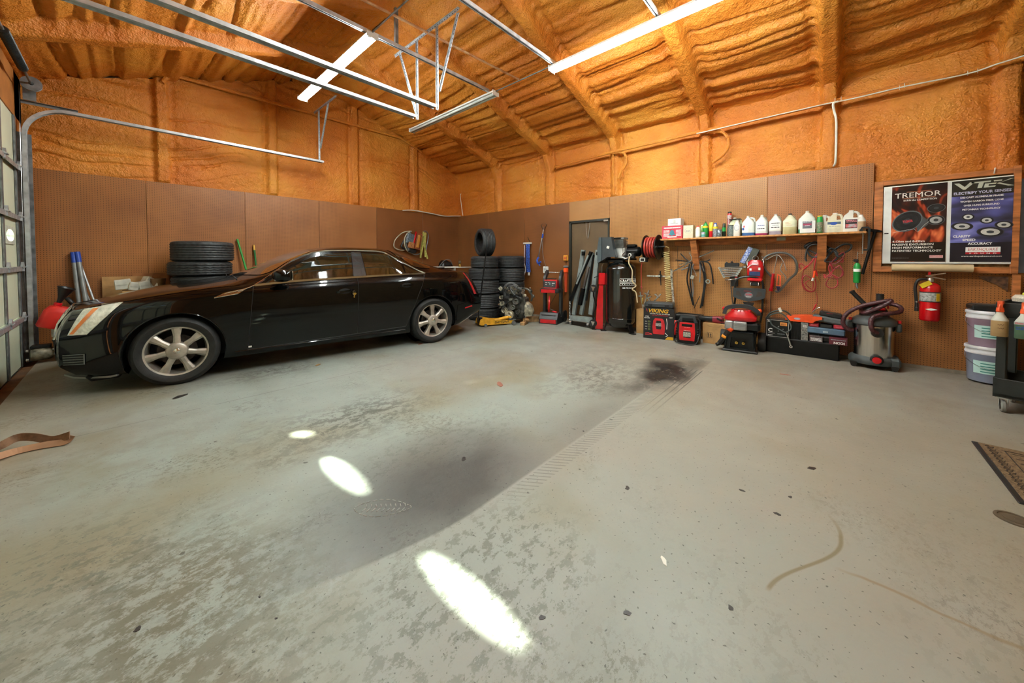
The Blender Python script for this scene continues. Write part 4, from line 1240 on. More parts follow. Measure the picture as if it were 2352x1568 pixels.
o = bottle('spray_can', 'tall red and white can with black cap rising behind the netted jar', .034, .385, RED, BLKP, (6.19, 1.17, SHZ), None, rc=.026, hc=.03)
mb = MB(); mb.lathe([(.035, .05), (.035, .33)], n=10); mb.v = [v for v in mb.v]; mb.f = [f for i, f in enumerate(mb.f) if i in (5, 6, 7, 8)]; mb.sm = mb.sm[:4]; mb.mi = mb.mi[:4]; obj('label', mb, mat('white speckled print', 'D8D2CE', .5, var=.6, scale=120, col2='5A2A2C'), o)

CLR = mat('milky jug plastic', 'D5DAD0', .35, var=.05, scale=4)
def jug(label, w_, d_, h_, loc, col, liq=None, lz=.1, cap=WHITE, handle='right', lab=None, capr=.019, neck=.12, rz=RB, cone=.62, name='jug'):
    """gallon jug: square body, cone shoulder, neck with cap, side handle"""
    o = thing(name, label, 'jug', loc, rz)
    mb = MB(); sc_ = [(0, 0, .0, w_ * .93, d_ * .93, 5), (0, 0, .006, w_, d_, 5)]
    if liq:
        m2 = MB(); loft(m2, sc_ + [(0, 0, lz, w_, d_, 5)]); obj('liquid', m2, liq, o); base = [(0, 0, lz, w_, d_, 5)]
    else: base = sc_
    zc = h_ * cone; nx = 0 if handle != 'right' else -w_ * .04
    loft(mb, base + [(0, 0, zc, w_, d_, 5), (0, 0, zc + .012, w_ * .96, d_ * .96, 4), (nx * .6, 0, h_ * .80, w_ * .60, d_ * .62, 3), (nx, 0, h_ * .90, .052, .052, 2), (nx, 0, h_ * .925, .040, .040, 2), (nx, 0, h_ - .012, .036, .036, 2)])
    obj('container', mb, col, o)
    mb = MB(); mb.lathe([(capr, -.02), (capr + .001, -.018), (capr, -.002), (capr * .85, 0), (.001, 0)], (nx, 0, h_), n=18); obj('cap', mb, cap, o)
    if handle:
        mb = MB(); s_ = 1 if handle == 'right' else 0
        if handle == 'right': P = [(nx + .015, 0, h_ * .87), (w_ * .22, 0, h_ * .885), (w_ * .40, 0, h_ * .84), (w_ * .46, 0, h_ * .72), (w_ * .44, 0, h_ * .60)]
        else: P = [(.012, d_ * .05, h_ * .88), (.035, d_ * .25, h_ * .86), (.045, d_ * .42, h_ * .76), (.045, d_ * .46, h_ * .62)]
        mb.tube(smooth_pts(P, 4), .0125, 8); obj('handle', mb, col, o)
    if lab:
        x0, x1, z0, z1, m_ = lab
        mb = MB(); mb.box(((x0 + x1) / 2, -d_ / 2 - .001, (z0 + z1) / 2), (x1 - x0, .003, z1 - z0)); obj('label', mb, m_, o)
    return o
def ell(o, x, z, a, b_, y, m_, n=24, name='emblem'):
    mb = MB(); mb.prism([(x + a * math.cos(t), z + b_ * math.sin(t)) for t in np.linspace(0, 2 * PI, n, endpoint=False)], y - .001, y); return obj(name, mb, m_, o)
JX = 6.11
o = jug('greenish clear jug with yellow label and black strap across its top', .16, .13, .285, (JX + .02, 1.085, SHZ), mat('greenish jug', 'B9C0A0', .3), mat('yellow green liquid', 'A9A86A', .25), .12, lab=(-.05, .035, .10, .20, mat('pale yellow label', 'DDDCA8', .5)))
bars(-.04, .02, .15, .18, 1, INKY, -.0678, o, 9); mb = MB(); mb.box((0, 0, .255), (.15, .10, .012), bev=.004); obj('strap', mb, BLKP, o)
o = jug('small white bottle with round emblem in front of the strapped jug', .085, .06, .245, (6.03, 1.045, SHZ), WHITE, None, cap=GREY, handle=None, capr=.015, name='small_bottle')
mb = MB(); mb.tube([(.03 * math.cos(a), -.031, .12 + .035 * math.sin(a)) for a in np.linspace(0, 2 * PI, 20, endpoint=False)], .0018, 4, closed=True); obj('emblem_ring', mb, INKB, o)
o = jug('white jug with open loop handle and a layer of blue liquid', .158, .14, .292, (JX, .915, SHZ), CLR, mat('blue liquid', '3F6FAE', .2), .045, lab=(-.072, .01, .05, .155, LABW))
ell(o, -.055, .10, .014, .02, -.073, INKB); ell(o, -.045, .135, .008, .016, -.073, INKR)
o = jug('jug with magenta liquid at the bottom and framed pale label', .145, .135, .292, (JX, .757, SHZ), CLR, mat('magenta liquid', 'A02A5E', .2), .03, handle='back', lab=(-.055, .055, .06, .175, LABW))
bars(-.04, .04, .13, .15, 1, INKB, -.0705, o, 12); bars(-.045, .045, .085, .105, 1, INKK, -.0705, o, 13)
o = jug('jug of pale violet liquid with large black lettered label', .142, .135, .292, (JX, .600, SHZ), CLR, mat('pale violet liquid', 'A7A3B4', .2), .05, handle='back', lab=(-.06, .062, .065, .185, LABW))
bars(-.045, .05, .15, .17, 1, INKK, -.0705, o, 14); bars(-.045, .05, .09, .115, 1, INKK, -.0705, o, 15); bars(-.03, .045, .125, .14, 1, INKG, -.0705, o, 16)
o = jug('yellowish jug with torn black cap and handwritten red lines', .152, .14, .285, (JX, .442, SHZ), mat('milky yellow jug', 'CFCFAF', .35), mat('straw liquid', 'C2B98A', .25), .10, cap=BLKP, handle='back')
for k, (x, z, l) in enumerate(((-.05, .155, .04), (-.04, .14, .05), (-.03, .122, .06))):
    mb = MB(); mb.tube([(x + l * q, -.0715, z + .003 * math.sin(q * 20 + k)) for q in np.linspace(0, 1, 12)], .0014, 4); obj('handwriting', mb, INKR, o)
o = jug('widest jug, green liquid behind a maroon and grey label', .178, .145, .302, (JX, .263, SHZ), CLR, mat('green liquid', '2E7E62', .2), .06, handle='back', lab=(-.07, .085, .012, .165, LABW))
mb = MB(); mb.box((.005, -.0755, .115), (.095, .002, .095)); obj('label_panel', mb, mat('slate print', '5E646A', .5), o); mb = MB(); mb.box((.005, -.077, .120), (.085, .001, .022)); obj('label_band', mb, mat('maroon print', '9A3450', .5), o)
bars(-.035, .045, .145, .158, 1, INKW, -.077, o, 17); bars(-.02, .03, .095, .108, 1, INKW, -.077, o, 18)
bottle('oil_bottle', 'green pictured bottle with yellow top overlapping a white handled bottle', .032, .225, GRN, YEL, (6.05, .135, SHZ), mat('green picture print', '3A6B4A', .5, var=.7, scale=60, col2='A08A7A'), rc=.026, hc=.035, labz=(.08, .62))
def fjug(label, w_, d_, h_, loc, col, name='jug'):
    """flat sided jug with a hole handle at the right shoulder"""
    o = thing(name, label, 'jug', loc, RB)
    out = [(-w_ / 2, 0), (w_ / 2, 0), (w_ / 2, h_ * .66), (w_ * .42, h_ * .86), (w_ * .30, h_ * .92), (w_ * .02, h_ * .93), (-w_ * .12, h_ * .93), (-w_ * .44, h_ * .74), (-w_ / 2, h_ * .66)]
    hol = [(w_ * .20 + w_ * .085 * math.cos(a) + .006 * math.sin(a), h_ * .77 + h_ * .09 * math.sin(a)) for a in np.linspace(0, 2 * PI, 12, endpoint=False)]
    mb = MB(); d2 = d_ / 2
    body = [(-w_ / 2, 0), (w_ / 2, 0), (w_ / 2, h_ * .64), (-w_ / 2, h_ * .64)]
    mb.prism(body, -d2, d2)
    sh0 = [(-w_ / 2, h_ * .64), (w_ * .08, h_ * .64), (w_ * .09, h_ * .93), (-w_ * .14, h_ * .93), (-w_ * .44, h_ * .76)]
    mb.prism(sh0, -d2 * .9, d2 * .9)
    P = [(w_ * .06, 0, h_ * .90), (w_ * .26, 0, h_ * .89), (w_ * .38, 0, h_ * .82), (w_ * .44, 0, h_ * .62)]
    mb.tube(smooth_pts(P, 4), .0145, 8)
    obj('container', mb, col, o)
    mb = MB(); mb.lathe([(.02, -.03), (.024, -.028), (.024, -.003), (.02, 0), (.001, 0)], (-w_ * .02, 0, h_), n=18); obj('cap', mb, WHITE, o)
    return o
fjug('white handled bottle mostly hidden behind the green pictured bottle', .105, .09, .235, (6.13, .085, SHZ), WHITE)
o = fjug('cream jug with a blue oval emblem label', .148, .11, .252, (JX, -.012, SHZ), CREAM)
mb = MB(); mb.box((-.01, -.056, .075), (.125, .002, .14)); obj('label', mb, mat('cream label', 'D8D5B8', .5), o)
mb = MB(); mb.box((-.01, -.0575, .12), (.125, .001, .03)); obj('label_band', mb, mat('dark band', '4A5A66', .5), o); ell(o, -.015, .115, .035, .019, -.0585, INKB); bars(-.06, .05, .075, .085, 1, INKG, -.0578, o, 20)
o = fjug('tallest white jug on the shelf with black and red label', .156, .12, .272, (JX - .01, -.162, SHZ), WHITE)
mb = MB(); mb.box((-.005, -.061, .10), (.108, .002, .11)); obj('label', mb, INKK, o); bars(-.05, .045, .115, .15, 2, mat('pink print', 'E08A90', .5), -.0628, o, 21)
mb = MB(); mb.box((-.005, -.0625, .075), (.10, .001, .045)); obj('label_picture', mb, mat('grey red picture', 'A8A8AC', .5, var=.5, scale=30, col2='D03030'), o)
bottle('small_bottle', 'white shouldered bottle with tan label at the right end of the shelf', .042, .205, WHITE, WHITE, (6.07, -.245, SHZ), mat('tan label', 'B89A78', .5), rc=.018, sh_=.68, labz=(.02, .60))
# clamp hooked over the shelf end and the long black bar
IRON = mat('dark iron', '2E3436', .4, .6, var=.25)
o = thing('c_clamp', 'dark C-clamp gripping the right end of the shelf', 'clamp', (6.02, -.275, SHZ), RB)
mb = MB(); mb.tube([(-.03, 0, .02), (-.02, 0, .045), (.03, 0, .045), (.04, 0, .03), (.04, 0, -.20), (.03, 0, -.225), (-.005, 0, -.225)], 0, flat=(.024, .02, (0, 1, 0))); mb.box((-.03, 0, .012), (.03, .03, .02)); obj('frame', mb, IRON, o)
mb = MB(); mb.cyl((-.012, 0, -.03), (-.012, 0, -.27), .006); mb.cyl((-.012, 0, -.03), (-.012, 0, -.022), .016); mb.cyl((-.05, 0, -.262), (.02, 0, -.262), .003); obj('screw', mb, STEEL, o)
o = thing('breaker_bar', 'long black T-headed bar leaning on a hook beside the poster frame', 'bar', (6.19, -.33, 1.36), RB)
mb = MB(); mb.tube([(.045, 0, .265), (-.055, 0, -.26)], .016, 10); obj('shaft', mb, BLKM, o); mb = MB(); mb.tube([(-.07, -.01, .275), (0, 0, .285), (.06, 0, .27), (.105, .0, .262)], [.012, .018, .018, .008], 8); obj('head', mb, BLKM, o)
# ================================================================= things hanging on the right wall
def BZ(px, py, x):  # point on the plane X = x seen at a pixel of the photograph
    return wb(px, py, x)
def wpath(name, label, cat, pts, r, m, x=6.2, group=None, k=5, n=8, closed=False):
    """a bent rod or hose whose course is given on the wall plane; z variation via optional third value = x"""
    P = [Vector(wb(p[0], p[1], p[2] if len(p) > 2 else x)) for p in pts]
    c = sum(P, Vector()) / len(P)
    o = thing(name, label, cat, c, 0, group)
    mb = MB(); mb.tube(smooth_pts([p - c for p in P], k, closed), r, n, closed=closed); obj('body' if cat not in ('hose', 'cable', 'cord') else cat, mb, m, o)
    return o
def sub(o, name, pts, r, m, x=6.2, k=5, n=8, label=None, closed=False):
    P = [Vector(wb(p[0], p[1], p[2] if len(p) > 2 else x)) - Vector(o.location) for p in pts]
    mb = MB(); mb.tube(smooth_pts(P, k, closed) if k > 1 else P, r, n, closed=closed); return obj(name, mb, m, o, label)
# door in the right wall
DRK = mat('brown door slab', '5F4A30', .5, var=.15, scale=2)
DFR = mat('black door frame', '20241F', .4)
mb = MB(); mb.box((XB + .045, 3.63, 1.03), (.04, .86, 2.03), bev=.003); d3 = struct(obj('door_3', mb, DRK), 'brown walk-through door behind the folded hoist')
mb = MB(); mb.box((XB + .01, 4.065, 1.04), (.06, .045, 2.08)); mb.box((XB + .01, 3.195, 1.04), (.06, .03, 2.08)); mb.box((XB + .01, 3.63, 2.06), (.06, .90, .04)); obj('door_frame', mb, DFR, d3)
mb = MB(); mb.box((XB - .02, 3.24, 2.035), (.05, .10, .035), bev=.004); obj('door_closer', mb, STEEL, d3)
mb = MB(); mb.cyl((XB - .03, 3.30, 1.0), (XB + .03, 3.30, 1.0), .026); obj('door_handle', mb, STEEL, d3)
o = wpath('chain', 'loop of chain hanging on the brown door', 'chain', [(1346, 511), (1347, 530), (1350, 548), (1353, 530), (1355, 511)], .006, STEEL, 6.25)
# hanging objects between corner and door
o = thing('snow_brush', 'blue folded squeegee brush hanging left of the battery charger', 'brush', (6.22, 5.17, 1.3), RB)
mb = MB(); mb.box((-.01, 0, .36), (.22, .06, .035), bev=.005); obj('head', mb, WHITE, o)
for k, x in enumerate((-.035, 0.005, .045)): mb = MB(); mb.tube([(x, -.01, .34), (x + .01, -.02, -.1), (x + .03, -.01, -.30)], .016, 8); obj('bristle_bar', mb, mat('blue brush', '3558B0', .5, var=.4, scale=40), o)
mb = MB(); mb.box((.04, -.01, -.34), (.045, .02, .07)); obj('end_cap', mb, WHITE, o)
mb = MB(); mb.tube([(.06, 0, .38), (0, .01, .47), (-.02, .02, .5)], .006, 6); obj('hook', mb, BLKM, o)
wpath('cable', 'thin white cable running down beside the blue brush to the engine', 'cable', [(1205, 563), (1204, 600), (1207, 618), (1203, 640), (1205, 668)], .008, WHITE, 6.1)
o = thing('window_pole', 'grey pole with blue grip and blue angled head on two hooks', 'pole', (6.2, 4.72, 1.6), RB)
mb = MB(); mb.tube([(-.13, 0, -.28), (.02, -.01, .34)], .011, 8); obj('shaft', mb, mat('silver pole', 'B8BABA', .3, .7), o)
mb = MB(); mb.tube([(-.01, -.01, .16), (.005, -.01, .25)], .02, 8); obj('grip', mb, BLUE, o)
mb = MB(); mb.tube(smooth_pts([(-.12, 0, -.26), (-.15, -.02, -.33), (-.11, -.03, -.40), (-.04, -.03, -.36)], 4), .022, 8); mb.tube([(-.14, -.02, -.35), (-.07, -.02, -.45)], .014, 6); obj('head', mb, BLUE, o)
for s_ in (-1, 1): mb = MB(); mb.tube([(.02 + s_ * .02, 0, .33), (.02 + s_ * .08, .0, .45), (.02 + s_ * .03, .01, .47)], .006, 6); obj('hook', mb, BLKM, o)
wpath('cord', 'thin grey cord hanging beside the blue headed pole', 'cord', [(1249, 520), (1246, 560), (1248, 590), (1254, 614)], .004, GREY, 6.22)
o = thing('outlet_box', 'small white junction box low beside the pole', 'outlet', (6.25, 4.68, 1.06), RB); mb = MB(); mb.box((0, 0, 0), (.12, .05, .15), bev=.008); obj('housing', mb, LABW, o); bars(-.04, .04, -.04, .05, 3, INKG, -.0258, o, 31)
o = thing('alarm_box', 'small orange box on the pegboard left of the brown door', 'box', (6.24, 4.15, 1.32), RB); mb = MB(); mb.box((0, 0, 0), (.10, .05, .12), bev=.008); obj('housing', mb, mat('orange box', 'E39A3A', .4), o); bars(-.03, .03, -.03, .03, 2, INKR, -.0258, o, 32)
o = thing('hanging_lamp', 'red-orange tubular work tool hanging beside the black door frame', 'tool', (6.2, 4.12, .90), RB)
mb = MB(); mb.lathe([(.001, -.30), (.03, -.29), (.034, .05), (.04, .10)], n=12); obj('barrel', mb, mat('faded red plastic', 'B8401F', .45), o)
mb = MB(); mb.box((0, 0, .16), (.09, .07, .10), bev=.015); obj('head', mb, ORG, o); mb = MB(); mb.lathe([(.001, .26), (.05, .255), (.055, .235), (.03, .21)], n=14); obj('cap', mb, GREY, o)
mb = MB(); mb.tube([(0, 0, .25), (.01, .01, .45)], .003, 5); obj('wire', mb, BLKM, o)

# compressed air hose reel
o = thing('hose_reel', 'black wall-mounted reel wound with red air hose', 'hose reel', (6.05, 2.28, 1.49), RB)
for x in (-.11, .10):
    mb = MB(); mb.lathe([(.03, 0), (.195, 0), (.21, .006), (.21, .016), (.195, .012), (.12, .018), (.03, .012)], (x, 0, 0), (1, 0, 0), 32); obj('side_disc', mb, BLKM, o)
HOSER = mat('red rubber hose', 'A2352A', .4, var=.1)
mb = MB()
for k in range(4): mb.lathe([(.160 + .018 * math.cos(a), .018 * math.sin(a)) for a in np.linspace(0, 2 * PI, 9)], (-.075 + .045 * k, 0, 0), (1, 0, 0), 32)
obj('wound_hose', mb, HOSER, o)
mb = MB(); mb.cyl((-.16, 0, 0), (.19, 0, 0), .02); mb.box((.145, .02, 0), (.012, .05, .30), rot=Matrix.Rotation(.5, 4, 'X')); mb.box((-.02, .17, -.02), (.30, .02, .30)); obj('axle_bracket', mb, BLKM, o)
mb = MB(); mb.cyl((.12, 0, .01), (.22, -.01, .01), .012); obj('inlet', mb, STEEL, o)
mb = MB(); mb.box((-.10, -.12, -.21), (.12, .09, .08), bev=.006); obj('guide_arm', mb, BLKP, o)
for dz, dx, sx, sz in ((.028, 0, .07, .012), (-.028, 0, .07, .012), (0, -.038, .012, .05), (0, .038, .012, .05)):
    mb = MB(); mb.box((-.10 + dx, -.17, -.21 + dz), (sx, .012, sz), bev=.003); obj('guide_roller', mb, WHITE, o)
mb = MB(); mb.tube(smooth_pts([(-.10, -.15, -.21), (-.125, -.15, -.35), (-.13, -.12, -.7)], 4), .008, 8); mb.sph((-.13, -.12, -.68), .018, 10, 6); mb.tube([(-.13, -.12, -.7), (-.12, -.1, -.82)], .004, 6); obj('hose_tail', mb, HOSER, o)
mb = MB(); mb.tube([(-.12, -.1, -.86), (-.12, -.1, -.97)], .009, 6); obj('coupler', mb, BRASS, o)
# rigid pipe work with a valve
PVC = mat('taped white pipe', 'C8C6BC', .4, var=.4, scale=30)
o = thing('air_pipe', 'taped white air pipe with black valve running from the compressor to the coiled hose', 'pipe', (6.2, 2.2, 1.0), RB)
mb = MB(); mb.cyl((-.22, 0, -.005), (.19, 0, -.005), .014, n=10); mb.tube([(.19, 0, .12), (.19, 0, -.005), (.235, 0, -.50)], .017, 8); obj('pipe_run', mb, PVC, o)
mb = MB(); mb.box((.01, -.01, 0), (.05, .05, .06), bev=.01); mb.tube([(.015, -.03, .01), (.02, -.04, .09)], .012, 8); mb.cyl((.01, 0, -.02), (.02, 0, -.16), .009, n=8); obj('valve', mb, BLKP, o)
mb = MB(); mb.sph((.005, -.04, .0), .014, 10, 6); obj('valve_knob', mb, WHITE, o)
# coiled yellow hose
YH = mat('yellow coil hose', 'E0CF8C', .35, var=.12)
o = thing('coiled_hose', 'pale yellow spiral air hose hanging in a long coil', 'hose', (6.14, 2.05, 1.45), RB)
mb = MB(); P = [(-.14, 0, .04), (-.02, -.01, .05), (.02, -.02, .03)]
N = 24; top, bot = -.03, -.89
for i in range(N * 10 + 1):
    q = i / (N * 10); a = 2 * PI * i / 10
    P.append((-.02 + .055 * q + .045 * math.cos(a), -.02 + .035 * math.sin(a), top + (bot - top) * q))
mb.tube(P, .0055, 6); obj('coil', mb, YH, o)

# wrenches, wiper arms and hoses under the first brace
o = thing('hook_of_wiper_blades', 'bundle of black wiper blades hanging left of the first shelf brace', 'wiper blades', (6.18, 1.70, 1.1), RB)
def rods(o, lst, X=6.19):
    for nm, pts, r, m in lst:
        P = [Vector(wb(p[0], p[1], p[2] if len(p) > 2 else X)) for p in pts]
        inv = (Matrix.Translation(o.location) @ Matrix.Rotation(o.rotation_euler[2], 4, 'Z')).inverted()
        mb = MB(); mb.tube(smooth_pts([inv @ p for p in P], 4), r, 6); obj(nm, mb, m, o)
rods(o, [('blade', [(1584, 606), (1578, 640), (1584, 670), (1592, 700)], .013, BLKP), ('blade', [(1590, 600), (1585, 640), (1590, 680), (1594, 702)], .011, BLKP),
         ('blade', [(1593, 606), (1588, 625), (1592, 660), (1590, 690)], .008, GREY), ('arm', [(1546, 623), (1570, 611), (1588, 597)], .010, STEEL), ('arm', [(1560, 608), (1588, 597), (1583, 580)], .007, STEEL),
         ('arm', [(1565, 620), (1585, 612)], .009, GREY), ('blade', [(1552, 597), (1575, 600), (1590, 606)], .008, BLKP), ('blade', [(1563, 582), (1575, 594), (1588, 604)], .009, BLKP), ('arm', [(1587, 606), (1594, 620), (1600, 634)], .007, STEEL)])
mb = MB(); mb.box((.03, -.03, -.10), (.05, .02, .06), rot=Matrix.Rotation(.3, 4, 'Y')); obj('bracket', mb, STEEL, o)
o = thing('hook_of_wiper_blades', 'bundle of long black wiper blades hanging right of the first shelf brace', 'wiper blades', (6.18, 1.5, 1.1), RB)
rods(o, [('blade', [(1609, 602), (1618, 640), (1614, 680), (1609, 707)], .014, BLKP), ('blade', [(1614, 600), (1621, 640), (1617, 675), (1613, 703)], .012, BLKP),
         ('blade', [(1609, 600), (1628, 604), (1635, 625), (1638, 652)], .011, BLKP), ('arm', [(1603, 591), (1622, 583), (1640, 575)], .011, STEEL), ('arm', [(1603, 592), (1611, 608), (1618, 623)], .011, STEEL),
         ('blade', [(1612, 601), (1622, 600), (1631, 596)], .009, BLKP), ('arm', [(1608, 606), (1608, 630), (1607, 648)], .010, GREY), ('blade', [(1607, 680), (1600, 695), (1594, 708)], .006, BLKP)])
mb = MB(); mb.lathe([(.02, 0), (.035, 0), (.035, .02), (.02, .02)], (-.01 + .065, -.03, -.16), (0, 1, 0), 12); obj('socket', mb, STEEL, o)
# wrench set
o = thing('wrench_rack', 'fan of chrome wrenches on a black rack', 'wrench rack', (6.14, 1.12, 1.10), RB)
mb = MB(); mb.box((0, 0, .10), (.19, .05, .07), bev=.01); mb.sph((-.07, -.01, .13), .018, 8, 6); mb.sph((.0, -.01, .14), .02, 8, 6); obj('rack', mb, BLKP, o); mb = MB(); mb.box((.03, .01, -.14), (.10, .03, .16), bev=.005); obj('rack_base', mb, BLKP, o)
for k in range(6):
    z = .065 - k * .026; x0, x1 = -.155 + .012 * k, .13 - .014 * k + (.03 if k == 0 else 0)
    mb = MB(); mb.tube([(x0, -.04, z - .012), (x1, -.04, z + .008)], .010, 6)
    mb.lathe([(.007, -.007), (.018, -.007), (.018, .007), (.007, .007)], (x0, -.04, z - .012), (0, 1, 0), 10); mb.box((x1 + .006, -.04, z + .009), (.03, .014, .026))
    obj('wrench', mb, STEEL, o)
mb = MB(); mb.tube([(-.08, -.04, -.125), (.06, -.04, -.11)], .011, 8); mb.box((.065, -.04, -.105), (.03, .02, .03)); obj('loose_wrench', mb, STEEL, o)
mb = MB(); mb.box((.06, -.02, -.07), (.03, .03, .05)); obj('red_clip', mb, RED, o)
o = thing('blue_carton', 'tilted dark carton with blue and white face wedged above the wrenches', 'box', (6.16, .90, 1.33), RB)
Rt = Matrix.Rotation(.42, 4, 'Y')
mb = MB(); mb.box((0, 0, 0), (.15, .08, .26), bev=.003, rot=Rt); obj('carton', mb, mat('dark carton', '45483F', .6), o)
mb = MB(); mb.box(Rt @ Vector((-.042, -.0415, 0)), (.062, .003, .245), rot=Rt); obj('blue_face', mb, mat('blue white print', '2A4C9C', .4, var=.7, scale=45, col2='C8D2E4'), o)
# red headed tool pack
o = thing('red_heat_tool', 'bulky red plastic tool hanging in its case above the pressure washer', 'power tool', (6.13, .825, 1.09), RB)
mb = MB(); loft(mb, [(0, 0, -.10, .17, .10, 4), (0, 0, -.02, .20, .14, 4), (0, 0, .08, .20, .14, 4), (0, 0, .15, .18, .12, 3.5), (0, 0, .185, .12, .08, 3)]); obj('shell', mb, REDM, o)
mb = MB(); mb.tube(smooth_pts([(-.085, -.073, .07), (-.05, -.075, .11), (.0, -.075, .12), (.04, -.075, .115)], 4), .007, 6); mb.box((-.05, -.073, .05), (.025, .006, .03)); mb.box((.055, -.073, .06), (.025, .006, .035)); obj('white_flash', mb, INKW, o)
mb = MB(); mb.box((0, -.071, -.01), (.13, .006, .06), bev=.002); obj('window_panel', mb, mat('dark blue panel', '2E3A62', .2), o)
mb = MB(); mb.box((0, -.045, -.095), (.18, .10, .045), bev=.012); obj('base', mb, RED, o)
mb = MB(); mb.tube([(.035 * math.cos(a), -.02, .21 + .035 * math.sin(a)) for a in np.linspace(0, 2 * PI, 14, endpoint=False)], .005, 6, closed=True); obj('hanging_ring', mb, STEEL, o)
for s_ in (-1, 1): mb = MB(); mb.tube([(s_ * .085, -.03, .05), (s_ * .10, -.02, .16), (s_ * .08, 0, .2)], .006, 6); obj('side_clip', mb, STEEL, o)
for s_ in (-1, 1): mb = MB(); mb.tube([(s_ * .04, -.04, -.12), (s_ * .05, -.06, -.16), (s_ * .045, -.06, -.18)], .006, 6); obj('prong', mb, STEEL, o)
mb = MB(); mb.box((0, -.02, -.15), (.12, .06, .07), bev=.01); obj('nozzle', mb, BLKP, o)
# grease gun with hose loop
o = thing('grease_gun', 'red grease gun hanging in a loop of grey hose', 'grease gun', (6.17, .60, 1.1), RB)
rods(o, [('barrel', [(1776, 628), (1771, 668)], .020, REDM), ('barrel_cap', [(1771, 662), (1770, 668)], .026, REDM), ('rod', [(1785, 588), (1777, 628)], .006, STEEL),
         ('hose', [(1777, 640), (1757, 618), (1753, 598), (1765, 586), (1790, 580), (1812, 584), (1828, 600), (1829, 625), (1812, 642), (1790, 668), (1780, 668)], .015, mat('grey hose', '4A4A44', .45)),
         ('lever', [(1750, 588), (1758, 597), (1775, 588), (1788, 586), (1800, 602), (1806, 622)], .008, STEEL), ('lever', [(1797, 604), (1793, 620), (1803, 632), (1806, 642)], .007, STEEL), ('lead', [(1771, 669), (1770, 690), (1770, 722)], .004, BLKP)])
o = thing('utility_knife', 'knife with orange outlined handle and dark blade hanging inside the hose loop', 'knife', (6.17, .56, .98), RB)
mb = MB(); mb.ring([(-.025, -.07), (.025, -.07), (.025, .08), (-.015, .10)], [(-.013, -.06), (.013, -.06), (.013, .07), (-.008, .085)], -.01, .01); obj('handle', mb, ORG, o); mb = MB(); mb.prism([(-.025, -.075), (.025, -.075), (.005, -.14), (-.008, -.14)], -.004, .004); obj('blade', mb, mat('dark blade', '2A2440', .3, .6), o)
# leads around the second brace
CBR = mat('red lead insulation', 'A3262C', .45, var=.15); CBK = mat('black lead insulation', '1E2120', .45)
def rloop(name, label, seedpts, r, m, X=6.18, closed=False):
    return wpath(name, label, 'cable', seedpts, r, m, X, closed=closed)
rloop('jumper_cable', 'thick black cable coiled behind the second brace, loop reaching right', [(1850, 566), (1870, 556), (1890, 562), (1915, 575), (1925, 590, 6.1), (1940, 580), (1953, 572), (1954, 562), (1935, 562), (1915, 575), (1895, 590), (1870, 580), (1852, 570), (1849, 564), (1862, 556)], .012, CBK, 6.17)
o = rloop('jumper_cable', 'second thick black cable draped across the top of the brace', [(1852, 573), (1865, 590), (1890, 585), (1910, 570), (1925, 585), (1918, 598), (1895, 600), (1905, 580), (1880, 562), (1858, 566), (1850, 590), (1853, 600)], .011, CBK, 6.15)
rloop('jumper_cable', 'red battery lead hanging left of the second brace with orange clip', [(1880, 578), (1866, 598), (1852, 612), (1840, 605), (1836, 612), (1845, 620), (1862, 605), (1874, 590), (1868, 625), (1866, 640), (1850, 632), (1843, 645), (1852, 665), (1868, 668), (1874, 655), (1872, 640)], .0065, CBR, 6.15)
rloop('jumper_cable', 'large thin red lead loop lowest beside the second brace', [(1846, 620), (1842, 640), (1845, 660), (1858, 670), (1870, 668), (1874, 655), (1870, 640), (1850, 650), (1866, 664), (1868, 640), (1872, 600)], .005, CBR, 6.16)
rloop('jumper_cable', 'red lead tangle right of the second brace', [(1904, 600), (1912, 620), (1903, 635), (1893, 630), (1896, 638), (1910, 625), (1928, 610), (1935, 625), (1928, 638), (1912, 632), (1900, 645), (1898, 655), (1910, 662), (1923, 655), (1922, 640), (1908, 628), (1904, 612), (1920, 598), (1936, 602), (1930, 588), (1915, 600)], .0065, CBR, 6.16)
rloop('jumper_cable', 'dark red lead looping over the right tangle', [(1905, 602), (1920, 605), (1938, 590), (1938, 580), (1926, 586), (1910, 604), (1918, 615), (1934, 618), (1936, 632), (1920, 640), (1902, 636)], .006, mat('dark red lead', '7A2024', .5), 6.14)
o = wpath('battery_clip', 'red handled steel clamp dangling alone on a thin lead', 'clamp', [(1874, 668), (1877, 685), (1876, 698)], .003, CBR, 6.18)
sub(o, 'jaw', [(1875, 698), (1869, 710), (1866, 717)], .009, RED, 6.17); sub(o, 'jaw', [(1884, 706), (1874, 709), (1866, 717)], .005, STEEL, 6.16)
sub(o, 'spring', [(1872, 712), (1868, 714)], .009, STEEL, 6.165)
o = wpath('battery_clip', 'orange jumper clip with white tag left of the second brace', 'clamp', [(1871, 622), (1870, 632), (1868, 638)], .012, ORG, 6.13); sub(o, 'tag', [(1868, 638), (1866, 645)], .013, WHITE, 6.12)
o = wpath('battery_clip', 'copper jawed clip pointing left among the leads', 'clamp', [(1846, 616), (1840, 622), (1834, 627)], .007, mat('copper', 'C08A4E', .35, .8), 6.13); sub(o, 'handle', [(1856, 610), (1846, 617)], .010, RED, 6.13)
o = wpath('battery_clip', 'copper clip hanging at the lower left of the brace', 'clamp', [(1876, 632), (1880, 642), (1884, 650)], .006, MATS['copper'], 6.15); sub(o, 'handle', [(1874, 620), (1877, 634)], .008, RED, 6.15)
